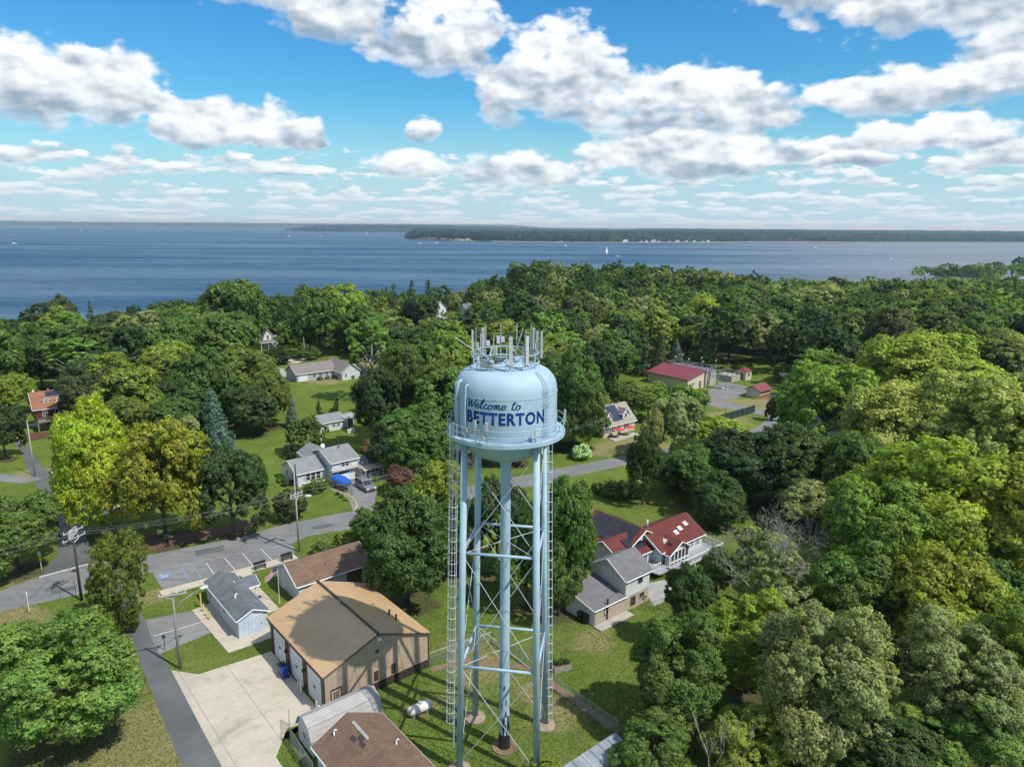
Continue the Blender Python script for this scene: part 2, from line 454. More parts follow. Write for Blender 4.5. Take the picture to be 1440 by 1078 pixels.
        if turn is not None:
            f = (lb * 0.55 + lr * 0.45 + turn - 1.0).ss(0.0, 0.22) * 0.85
            col = mixc(nt, f, col, mixc(nt, lr, (0.26, 0.15, 0.025), (0.34, 0.28, 0.035)))
        nt.links.new(col, b.inputs['Base Color'])
        b.inputs['Roughness'].default_value = 0.55; b.inputs['Specular IOR Level'].default_value = 0.35
        tr = nt.nodes.new('ShaderNodeBsdfTranslucent'); nt.links.new(mixc(nt, 1.0, col, (1.12, 1.3, 0.5), 'MULTIPLY'), tr.inputs[0])
        mx = nt.nodes.new('ShaderNodeMixShader'); mx.inputs[0].default_value = 0.5
        nt.links.new(b.outputs[0], mx.inputs[1]); nt.links.new(tr.outputs[0], mx.inputs[2])
        nt.links.new(mx.outputs[0], nt.nodes['Material Output'].inputs[0])

    # ground: mown grass, dry patches, leaf litter under the trees
    m, nt, b = newmat('lawn')
    tc = objco(nt)
    n1 = noise(nt, tc, 0.035, 6, 0.6); n2 = noise(nt, tc, 0.22, 6, 0.65); n3 = noise(nt, tc, 2.6, 5, 0.7); n4 = noise(nt, tc, 9.0, 3, 0.7)
    g = mixc(nt, n2.ss(0.35, 0.7), (0.090, 0.150, 0.018), (0.150, 0.190, 0.032))
    g = mixc(nt, n3.ss(0.45, 0.75) * 0.5, g, (0.075, 0.120, 0.018))
    at = nt.nodes.new('ShaderNodeAttribute'); at.attribute_name = 'cover'
    sp = nt.nodes.new('ShaderNodeSeparateColor'); nt.links.new(at.outputs['Color'], sp.inputs[0])
    litter, dry = NX(nt, sp.outputs[0]), NX(nt, sp.outputs[1])
    g = mixc(nt, (dry * 1.2 + (n1 - 0.5) * 0.9 + (n3 - 0.5) * 0.9 + (n2 - 0.5) * 1.2).ss(0.30, 0.85) * 0.9, g, mixc(nt, n4, (0.19, 0.17, 0.065), (0.31, 0.25, 0.135)))
    wv = nt.nodes.new('ShaderNodeTexWave'); wv.bands_direction = 'X'; wv.inputs['Scale'].default_value = 0.22; wv.inputs['Distortion'].default_value = 1.2; wv.inputs['Detail'].default_value = 2.0
    mpw = nt.nodes.new('ShaderNodeMapping'); mpw.inputs['Rotation'].default_value = (0, 0, R(52)); nt.links.new(tc, mpw.inputs[0]); nt.links.new(mpw.outputs[0], wv.inputs['Vector'])
    g = mixc(nt, NX(nt, wv.outputs['Fac']) * 0.22, g, (0.060, 0.105, 0.014))
    lit = mixc(nt, n3.ss(0.3, 0.7), (0.085, 0.058, 0.036), (0.05, 0.045, 0.024))
    g = mixc(nt, (litter + (n2 - 0.5) * 0.8 + (n3 - 0.5) * 0.4).ss(0.42, 0.72) * 0.85, g, lit)
    nt.links.new(g, b.inputs['Base Color']); b.inputs['Roughness'].default_value = 0.95; b.inputs['Specular IOR Level'].default_value = 0.15
    bump(nt, b, n4 * 0.6 + n3 * 0.8, 0.6, 0.12)

    m, nt, b = newmat('asphalt')
    tc = objco(nt)
    n1 = noise(nt, tc, 0.12, 6, 0.6); n2 = noise(nt, tc, 1.2, 6, 0.65); n3 = noise(nt, tc, 14, 3, 0.7)
    vor = nt.nodes.new('ShaderNodeTexVoronoi'); vor.feature = 'DISTANCE_TO_EDGE'; vor.inputs['Scale'].default_value = 0.16
    vm = nt.nodes.new('ShaderNodeVectorMath'); vm.operation = 'ADD'; nt.links.new(tc, vm.inputs[0])
    wn = nt.nodes.new('ShaderNodeTexNoise'); wn.inputs['Scale'].default_value = 0.7; wn.inputs['Detail'].default_value = 4
    nt.links.new(wn.outputs['Color'], vm.inputs[1]); nt.links.new(vm.outputs[0], vor.inputs['Vector'])
    crack = NX(nt, vor.outputs['Distance']).ss(0.012, 0.0)
    c = mixc(nt, (n1 * 0.6 + n2 * 0.4).ss(0.35, 0.68), (0.165, 0.165, 0.165), (0.235, 0.235, 0.230))
    c = mixc(nt, n3.ss(0.5, 0.8) * 0.3, c, (0.25, 0.25, 0.245))
    c = mixc(nt, crack * 0.6, c, (0.06, 0.06, 0.06))
    mpl = nt.nodes.new('ShaderNodeMapping'); mpl.inputs['Rotation'].default_value = (0, 0, R(-33)); mpl.inputs['Scale'].default_value = (0.05, 0.9, 1); nt.links.new(tc, mpl.inputs[0])
    lane = noise(nt, mpl.outputs[0], 1.0, 4, 0.6)
    c = mixc(nt, lane.ss(0.48, 0.70) * 0.45, c, (0.115, 0.115, 0.118))
    c = mixc(nt, noise(nt, tc, 0.9, 3, 0.5).ss(0.70, 0.78) * 0.6, c, (0.075, 0.075, 0.08))
    nt.links.new(c, b.inputs['Base Color']); b.inputs['Roughness'].default_value = 0.9; b.inputs['Specular IOR Level'].default_value = 0.2
    m, nt, b = newmat('alley_asphalt')
    tc = objco(nt)
    n1 = noise(nt, tc, 0.2, 6, 0.6); n3 = noise(nt, tc, 10, 3, 0.7)
    c = mixc(nt, n1.ss(0.35, 0.7), (0.085, 0.092, 0.095), (0.125, 0.130, 0.130)); c = mixc(nt, n3.ss(0.5, 0.8) * 0.3, c, (0.17, 0.17, 0.17))
    nt.links.new(c, b.inputs['Base Color']); b.inputs['Roughness'].default_value = 0.9
    m, nt, b = newmat('concrete')
    tc = objco(nt)
    n1 = noise(nt, tc, 0.16, 6, 0.6); n2 = noise(nt, tc, 0.9, 6, 0.7); n3 = noise(nt, tc, 12, 3, 0.7)
    c = mixc(nt, (n1 * 0.5 + n2 * 0.5).ss(0.35, 0.68), (0.50, 0.44, 0.355), (0.38, 0.335, 0.27))
    c = mixc(nt, n3.ss(0.5, 0.8) * 0.25, c, (0.28, 0.25, 0.21))
    st = noise(nt, tc, 0.23, 5, 0.7, 0.6)
    c = mixc(nt, st.ss(0.56, 0.74) * 0.55, c, (0.20, 0.185, 0.155))
    nt.links.new(c, b.inputs['Base Color']); b.inputs['Roughness'].default_value = 0.85

    # tidal water: wind patches and chop
    m, nt, b = newmat('water')
    tc = objco(nt)
    mp = nt.nodes.new('ShaderNodeMapping'); nt.links.new(tc, mp.inputs[0]); mp.inputs['Scale'].default_value = (0.0009, 0.0045, 1); mp.inputs['Rotation'].default_value = (0, 0, R(-6))
    wind = noise(nt, mp.outputs[0], 1.0, 6, 0.6)
    mp2 = nt.nodes.new('ShaderNodeMapping'); nt.links.new(tc, mp2.inputs[0]); mp2.inputs['Scale'].default_value = (0.06, 0.13, 1); mp2.inputs['Rotation'].default_value = (0, 0, R(12))
    chop = noise(nt, mp2.outputs[0], 1.0, 6, 0.7)
    sx = nt.nodes.new('ShaderNodeSeparateXYZ'); nt.links.new(tc, sx.inputs[0])
    river = (NX(nt, sx.outputs[0]) / (NX(nt, sx.outputs[1]) + 200.0) + (wind - 0.5) * 0.5).ss(0.12, 0.5)
    c = mixc(nt, wind.ss(0.40, 0.60), (0.008, 0.060, 0.126), (0.026, 0.094, 0.155))
    c = mixc(nt, river, c, (0.130, 0.155, 0.165))
    nt.links.new(c, b.inputs['Base Color'])
    nt.links.new(wind.ss(0.35, 0.65, 0.16, 0.30).k, b.inputs['Roughness'])
    bump(nt, b, chop, 1.0, 3.0)
    nrm = b.inputs['Normal'].links[0].from_socket
    df = nt.nodes.new('ShaderNodeBsdfDiffuse'); gl = nt.nodes.new('ShaderNodeBsdfGlossy'); gl.inputs['Roughness'].default_value = 0.28
    nt.links.new(c, df.inputs['Color']); nt.links.new(nrm, df.inputs['Normal']); nt.links.new(nrm, gl.inputs['Normal'])
    mp3 = nt.nodes.new('ShaderNodeMapping'); nt.links.new(tc, mp3.inputs[0]); mp3.inputs['Scale'].default_value = (0.03, 0.09, 1); mp3.inputs['Rotation'].default_value = (0, 0, R(8))
    rip = noise(nt, mp3.outputs[0], 1.0, 8, 0.75)
    mx = nt.nodes.new('ShaderNodeMixShader'); nt.links.new((wind.ss(0.36, 0.64, 0.15, 0.34) + river * 0.16 + (rip - 0.5) * 0.75).mx(0.02).k, mx.inputs[0])
    nt.links.new(df.outputs[0], mx.inputs[1]); nt.links.new(gl.outputs[0], mx.inputs[2])
    nt.links.new(mx.outputs[0], nt.nodes['Material Output'].inputs[0])


build_materials()
M = MATS

# ================================================================== LAND
WATER_Z = -22.0


def sstep(a, b, x):
    t = min(1.0, max(0.0, (x - a) / (b - a))); return t * t * (3 - 2 * t)


def lerp_tab(tab, u):
    if u <= tab[0][0]: return tab[0][1]
    for (a, p), (b, q) in zip(tab, tab[1:]):
        if u <= b: return p + (q - p) * (u - a) / (b - a)
    return tab[-1][1]


SHORE = [(-1.2, 410), (-.75, 420), (-.5, 440), (-.25, 455), (0, 480), (.2, 540), (.4, 640), (.6, 720), (.75, 760), (1.2, 800)]
BREAK = [(-.75, 215), (-.55, 230), (-.3, 330), (0, 390), (.2, 360), (.5, 330), (.8, 330)]


def ter(x, y):
    """height of the land: a flat town terrace falling to the shore"""
    if y < 60: return 0.0
    u = x / y
    return -25.0 * sstep(lerp_tab(BREAK, u), lerp_tab(SHORE, u) + 15, y)


NAMED_TREES = [
 (-60.4, 97.8, 0, 5.56, 9.42, 10.26, 'B', 'ye', 'bright yellow maple tree at the corner of the side street'),
 (-50.0, 95.6, 0, 6.26, 8.74, 9.64, 'B', 'oy', 'olive and rust coloured tree beside the yellow maple'),
 (-43.8, 71.9, 0, 3.46, 5.78, 6.08, 'C', 'cd', 'dense dark cedar between utility pole and stop sign'),
 (-39.3, 54.6, 0.0, 6.54, 5.39, 6.31, 'B', 'lt', 'wide bright green tree overhanging the alley by the dry grass'),
 (-64.8, 85.8, 0, 5.35, 4.67, 5.5, 'B', 'md', 'mid green tree behind the yellow and white road sign'),
 (-98.1, 131.3, 0, 3.55, 5.03, 5.71, 'B', 'dk', 'dark green tree over the far end of the side street'),
 (-118.2, 163.8, 0, 4.72, 4.72, 5.49, 'B', 'yg', 'yellow green bush tree left of the red house'),
 (-57.7, 133.5, 0, 3.88, 7.11, 7.41, 'K', 'bs', 'blue spruce standing between the maples and the lawn'),
 (-40.3, 96.3, 0, 4.7, 6.55, 7.32, 'B', 'dk', 'dark green tree where the lawn meets the main road'),
 (-60.0, 125.7, 0, 3.15, 4.85, 5.5, 'B', 'gg', 'small grey green tree behind the rust coloured tree'),
 (-94.0, 149.9, 0, 5.26, 5.91, 6.73, 'B', 'ob', 'dark brownish hemlock beside the red house'),
 (-87.9, 151.2, 0, 5.29, 6.61, 7.43, 'B', 'ob', 'dark brownish hemlock, second from the red house'),
 (-79.4, 148.1, 0, 5.5, 6.15, 6.99, 'B', 'ob', 'dark brownish hemlock, third from the red house'),
 (-71.7, 144.7, 0, 4.49, 6.07, 6.83, 'B', 'dk', 'dark tree behind the blue spruce'),
 (-112.7, 180.7, 0, 9.2, 6.12, 9.88, 'O', 'lt', 'pale green open crowned tree with visible trunk'),
 (-129.0, 190.4, 0, 6.59, 6.59, 7.52, 'B', 'dk', 'dark rounded tree over the tiled roof by the bay'),
 (-101.2, 189.4, 0, 7.32, 8.51, 9.5, 'B', 'dk', 'dark green tree right of the pale open crowned tree'),
 (-92.5, 189.5, 0, 8.09, 8.89, 9.93, 'B', 'md', 'full green tree behind the hemlocks'),
 (-68.4, 153.2, 0, 6.92, 8.57, 9.52, 'B', 'md', 'large green tree above the blue spruce'),
 (-63.7, 161.7, 0, 7.95, 8.29, 9.33, 'B', 'ol', 'large olive green tree beside the upper lawn'),
 (-56.3, 148.3, 0, 5.21, 5.21, 6.03, 'B', 'dk', 'dark shaded tree under the olive tree by the lawn'),
 (-54.4, 154.6, 0, 4.14, 6.14, 6.88, 'B', 'ol', 'yellowish olive tree at the lawn edge'),
 (-49.7, 155.3, 0, 1.93, 3.95, 4.25, 'K', 'bs', 'small blue spruce at the lawn edge'),
 (-66.0, 193.1, 0, 2.76, 5.2, 5.5, 'K', 'dk', 'narrow dark evergreen left of the grey rancher'),
 (-76.4, 229.6, 0, 4.67, 2.8, 2.8, 'S', 'dk', 'low dark shrub by the gravel drive'),
 (-69.1, 237.8, 0, 3.86, 2.35, 2.35, 'S', 'md', 'round green shrub by the parked black car'),
 (-100.2, 256.9, 0, 11.35, 12.92, 12.08, 'B', 'md', 'tall dark tree against the bay behind the white house'),
 (-214.3, 453.3, -25.0, 16.39, 9.87, 11.59, 'B', 'dk', 'dark flat topped tree against the bay'),
 (-130.3, 287.4, -0.7, 6.36, 5.77, 6.68, 'B', 'yg', 'yellow green tree against the bay'),
 (-100.4, 239.4, 0, 6.77, 7.26, 8.2, 'B', 'gg', 'grey green tree below the tall bay side tree'),
 (-180.3, 284.2, -4.6, 5.72, 9.78, 10.64, 'B', 'ob', 'dark ragged tree at the bay side'),
 (-250.9, 421.2, -24.0, 5.08, 12.79, 13.09, 'K', 'dk', 'thin dark spruce rising against the bay'),
 (-236.1, 352.1, -16.0, 9.22, 9.22, 10.36, 'B', 'dk', 'dark bushy tree at the water edge'),
 (-133.5, 238.0, -0.1, 8.65, 7.17, 8.26, 'B', 'ob', 'brownish green tree by the bay'),
 (-163.3, 306.9, -6.2, 3.71, 8.09, 8.39, 'C', 'dk', 'narrow dark cedar by the bay'),
 (-87.3, 270.9, 0, 4.35, 9.31, 9.61, 'K', 'dk', 'dark pointed spruce left of the tall green pair'),
 (-69.4, 243.3, 0, 7.34, 11.31, 12.3, 'B', 'md', 'tall round green tree behind the mown field, left of a pair'),
 (-60.6, 255.0, 0, 8.19, 11.31, 12.36, 'B', 'ly', 'tall yellowish green tree behind the mown field, right of a pair'),
 (-35.7, 178.9, 0, 7.27, 9.14, 12.32, 'O', 'lt', 'light green tree with bare trunk beside the grey rancher'),
 (-52.6, 311.5, 0, 4.98, 10.64, 10.94, 'K', 'dk', 'dark spruce on the skyline, left of three'),
 (-44.9, 314.1, 0, 5.02, 11.35, 11.65, 'K', 'dk', 'dark spruce on the skyline, middle of three'),
 (-37.6, 316.8, 0, 5.7, 11.44, 11.74, 'K', 'dk', 'dark spruce on the skyline, right of three'),
 (-26.5, 138.9, 0, 4.88, 7.91, 8.7, 'B', 'dk', 'dark green tree by the grey rancher lawn'),
 (-21.2, 147.4, 0, 6.96, 9.81, 10.76, 'B', 'md', 'big green tree behind the water tower ladder'),
 (-19.3, 174.7, 0, 7.13, 8.61, 9.58, 'B', 'lt', 'lighter green tree left of the tower tank'),
 (-17.2, 125.4, 0, 5.75, 6.03, 6.89, 'B', 'md', 'green tree below the tower catwalk'),
 (-22.5, 123.4, 0, 3.36, 4.76, 5.43, 'B', 'dk', 'dark tree beside the brownish ornamental tree'),
 (-26.8, 229.6, 0, 6.97, 6.49, 7.45, 'B', 'ol', 'yellowing olive tree near the far white houses'),
 (-40.6, 250.8, 0, 6.07, 6.07, 6.96, 'B', 'gg', 'grey green tree by the far houses'),
 (-27.3, 131.2, 0, 2.06, 2.06, 2.62, 'B', 'rb', 'small brownish ornamental tree behind the awning'),
 (-19.1, 115.5, 0, 2.32, 2.04, 2.62, 'B', 'rr', 'small reddish tree beside the minivan'),
 (-21.0, 114.1, 0, 1.21, 1.21, 1.21, 'S', 'md', 'clipped green shrub at the end of the driveway'),
 (-41.1, 136.3, 0, 3.83, 3.83, 3.83, 'S', 'md', 'large clipped round tree behind the white split level house'),
 (-43.4, 133.3, 0, 1.53, 1.53, 1.53, 'S', 'dk', 'small dark shrub next to the large clipped round tree'),
 (-46.2, 164.6, 0, 1.02, 2.09, 2.39, 'K', 'dk', 'small clipped cone evergreen on the upper lawn, left one'),
 (-42.6, 167.4, 0, 1.12, 2.12, 2.42, 'K', 'dk', 'small clipped cone evergreen on the upper lawn, right one'),
 (-34.2, 103.1, 0, 2.42, 2.42, 2.42, 'S', 'ob', 'dark spreading shrub behind the utility pole'),
 (-33.2, 115.5, 0, 1.83, 1.1, 1.1, 'S', 'md', 'low green shrub under the front windows'),
 (-12.4, 78.4, 0, 5.59, 6.62, 7.46, 'B', 'dg', 'big dark green tree between the brown roofed shed and tower'),
 (-18.4, 91.2, 0, 3.33, 3.33, 3.99, 'B', 'md', 'green tree at the road side left of the big dark tree'),
 (-11.3, 102.6, 0, 4.13, 4.63, 5.36, 'B', 'ly', 'yellow green tree behind the ladder cage'),
 (-7.3, 86.8, 0, 3.36, 4.89, 5.56, 'B', 'md', 'green tree seen through the tower legs, left'),
 (-1.7, 86.0, 0, 4.06, 6.2, 6.92, 'B', 'dk', 'dark tree seen through the tower legs, middle'),
 (5.7, 76.3, 0, 3.79, 8.36, 9.07, 'B', 'md', 'tall leafy dark green tree right of the tower legs'),
 (1.9, 77.8, 0, 3.04, 5.45, 6.09, 'B', 'md', 'green tree seen through the tower legs, right'),
 (12.8, 141.3, 0, 6.4, 9.75, 10.66, 'B', 'md', 'tall green tree right of the tower tank'),
 (14.0, 197.9, 0, 8.04, 7.21, 8.25, 'B', 'lt', 'light green tree behind the tank antennas'),
 (21.9, 182.5, 0, 5.21, 7.52, 8.34, 'B', 'dk', 'dark tree above the cream cape house'),
 (16.1, 142.8, 0, 2.07, 3.96, 4.53, 'B', 'md', 'small tree at the corner of the cream cape house'),
 (21.8, 111.0, 0, 2.8, 6.09, 6.72, 'B', 'dg', 'dark tree by the road opposite the cape house'),
 (20.6, 113.4, 0, 1.44, 1.44, 1.44, 'S', 'gg', 'pale shrub at the lawn by the road'),
 (17.0, 113.7, 0, 2.17, 1.3, 1.3, 'S', 'ol', 'low olive shrub bed behind the solar roof'),
 (13.9, 134.4, 0, 2.25, 1.35, 1.35, 'S', 'wt', 'white flowering shrub on the lawn by the road'),
 (32.6, 136.3, 0, 4.8, 6.02, 6.8, 'B', 'gg', 'grey green tree between cape house and treatment plant'),
 (32.3, 163.3, 0, 4.37, 3.66, 4.4, 'B', 'lt', 'pale green tree below the treatment plant roof'),
 (27.4, 132.8, 0, 2.49, 4.85, 5.45, 'B', 'gg', 'grey green tree beside the cape house dormer'),
 (41.3, 137.7, 0, 4.87, 3.61, 4.4, 'B', 'yg', 'yellow green mounded tree by the green screened fence'),
 (41.1, 149.5, 0, 2.48, 4.11, 4.41, 'K', 'dk', 'dark evergreen behind the yellow green mound'),
 (30.0, 111.2, 0, 4.69, 4.69, 5.46, 'B', 'md', 'green tree below the yellow green mound'),
 (38.2, 111.4, 0, 6.56, 5.77, 6.69, 'B', 'dk', 'dark broad tree behind the red roofed house'),
 (45.6, 111.2, 0, 7.0, 6.48, 7.44, 'B', 'dg', 'dark broad tree below the plant access road'),
 (31.9, 103.1, 0, 4.38, 3.61, 4.36, 'B', 'dg', 'dark tree at the deck end of the red roofed house'),
 (63.6, 138.5, 0, 9.14, 8.84, 9.97, 'B', 'lg', 'tall fresh green tree right of the plant access road'),
 (92.8, 156.1, 0, 14.92, 9.74, 12.67, 'B', 'yg', 'wide yellow green tree rising above the wood edge'),
 (124.2, 177.6, 0, 9.61, 8.1, 10.57, 'B', 'ol', 'olive tree behind the wide yellow green tree'),
 (64.8, 114.7, 0, 9.4, 8.83, 11.28, 'B', 'yl', 'pale yellow green poplar beside the fresh green tree'),
 (74.1, 106.4, 0, 9.91, 10.57, 13.06, 'B', 'yl', 'tall pale yellow poplar at the wood edge'),
 (53.1, 104.4, 0, 5.84, 6.23, 8.39, 'B', 'md', 'green tree below the pale poplar'),
 (51.4, 82.5, 0, 8.99, 8.87, 11.29, 'B', 'yg', 'big bright yellow green tree in the near wood'),
 (58.5, 77.2, 0, 6.71, 8.73, 10.96, 'B', 'oy', 'tall rusty yellow tree in the near wood'),
 (42.1, 78.3, 0, 5.93, 7.02, 9.18, 'B', 'lg', 'bright green tree next to the bare grey tree'),
 (45.7, 102.1, 0, 4.78, 3.49, 4.27, 'B', 'gg', 'grey green tree above the bare grey tree'),
 (44.3, 65.3, 0, 6.13, 5.39, 7.56, 'B', 'oy', 'yellow and rust coloured tree deep in the near wood'),
 (38.3, 70.7, 0, 4.61, 4.68, 6.73, 'B', 'md', 'green tree behind the silver green tree'),
 (19.2, 69.6, 0, 2.6, 4.71, 5.32, 'B', 'dg', 'dark tree over the yard of the two storey annex'),
 (23.5, 62.3, 0, 4.58, 4.58, 5.35, 'B', 'yg', 'yellow topped tree behind the silver green tree'),
 (26.1, 51.8, 0.0, 6.1, 6.63, 7.52, 'B', 'gg', 'broad silver green tree, the largest in the near wood'),
 (15.0, 55.8, 0.0, 4.78, 5.15, 5.94, 'B', 'md', 'dark green tree casting shade on the tower lawn'),
 (37.8, 53.8, 0.0, 5.17, 5.31, 7.4, 'B', 'gg', 'silver green tree with a rusty top in the near wood'),
 (44.7, 56.4, 0.0, 4.05, 5.34, 7.35, 'B', 'ly', 'yellowish green tree beside the rusty topped tree'),
 (38.7, 49.6, 0.0, 4.26, 3.37, 5.38, 'B', 'lt', 'fresh green tree at the foot of the near wood'),
 (19.1, 49.4, 0.0, 4.0, 2.97, 3.69, 'B', 'ly', 'yellowing tree behind the dead snags'),
 (28.8, 48.1, 0.0, 4.14, 3.24, 5.25, 'B', 'dg', 'dark tree under the silver green tree'),
 (11.7, 49.6, 0.0, 2.99, 2.79, 3.43, 'B', 'md', 'green tree beside the grey metal roof'),
 (52.0, 69.0, 0, 4.84, 3.97, 6.03, 'B', 'md', 'green tree below the rusty yellow tree'),
 (2.6, 50.0, 0.0, 1.75, 1.05, 1.05, 'S', 'ly', 'yellow green bush at the foot of the tower leg'),
 (10.3, 50.8, 0.0, 1.54, 1.09, 1.09, 'S', 'ly', 'yellow green bush in front of the grey metal roof'),
 (38.8, 181.7, 0, 3.73, 2.54, 2.54, 'S', 'lt', 'pale bush before the left end of the plant hall'),
 (43.2, 176.6, 0, 3.99, 3.03, 3.03, 'S', 'lg', 'fresh green bush before the plant hall wall'),
 (48.0, 176.6, 0, 2.72, 2.34, 2.34, 'S', 'ly', 'yellowish bush at the foot of the plant stairs'),
 (26.2, 164.4, 0, 3.72, 4.43, 5.13, 'B', 'md', 'green tree behind the cape house roof'),
 (33.8, 50.8, 0.0, 3.49, 2.2, 4.16, 'B', 'lt', 'light green tree between the silver green trees'),
 (33.1, 77.1, 0, 2.87, 2.42, 3.05, 'B', 'lg', 'fresh green tree behind the bare silvery tree foot'),
 (25.9, 81.8, 0, 2.31, 2.75, 3.33, 'B', 'md', 'green tree left of the bare silvery tree'),
 (59.2, 215.6, 0, 6.11, 9.67, 9.97, 'K', 'dg', 'tall dark pine behind the treatment plant'),
 (50.1, 214.9, 0, 3.49, 6.17, 6.47, 'K', 'bs', 'grey blue pine behind the red plant roof'),
 (45.3, 214.8, 0, 3.92, 6.6, 6.9, 'K', 'ob', 'brownish pine behind the red plant roof'),
 (31.2, 205.5, 0, 6.25, 8.81, 9.71, 'B', 'dk', 'dark tree left of the plant roof'),
 (40.6, 216.9, 0, 5.27, 7.97, 8.27, 'K', 'dk', 'dark pine left of the plant roof'),
 (82.3, 208.0, 0, 4.67, 2.8, 2.8, 'S', 'md', 'scrub at the edge of the wood by the kiosk'),
 (-26.0, 91.4, 0, 1.58, 0.95, 0.95, 'S', 'md', 'roadside bush behind the brown roofed shed'),
 (-22.9, 92.9, 0, 2.2, 1.32, 1.32, 'S', 'ly', 'yellow green bush behind the brown roofed shed'),
 (-82.2, 123.8, 0, 1.82, 1.82, 1.82, 'S', 'ob', 'dark shrub by the side street lawn'),
]
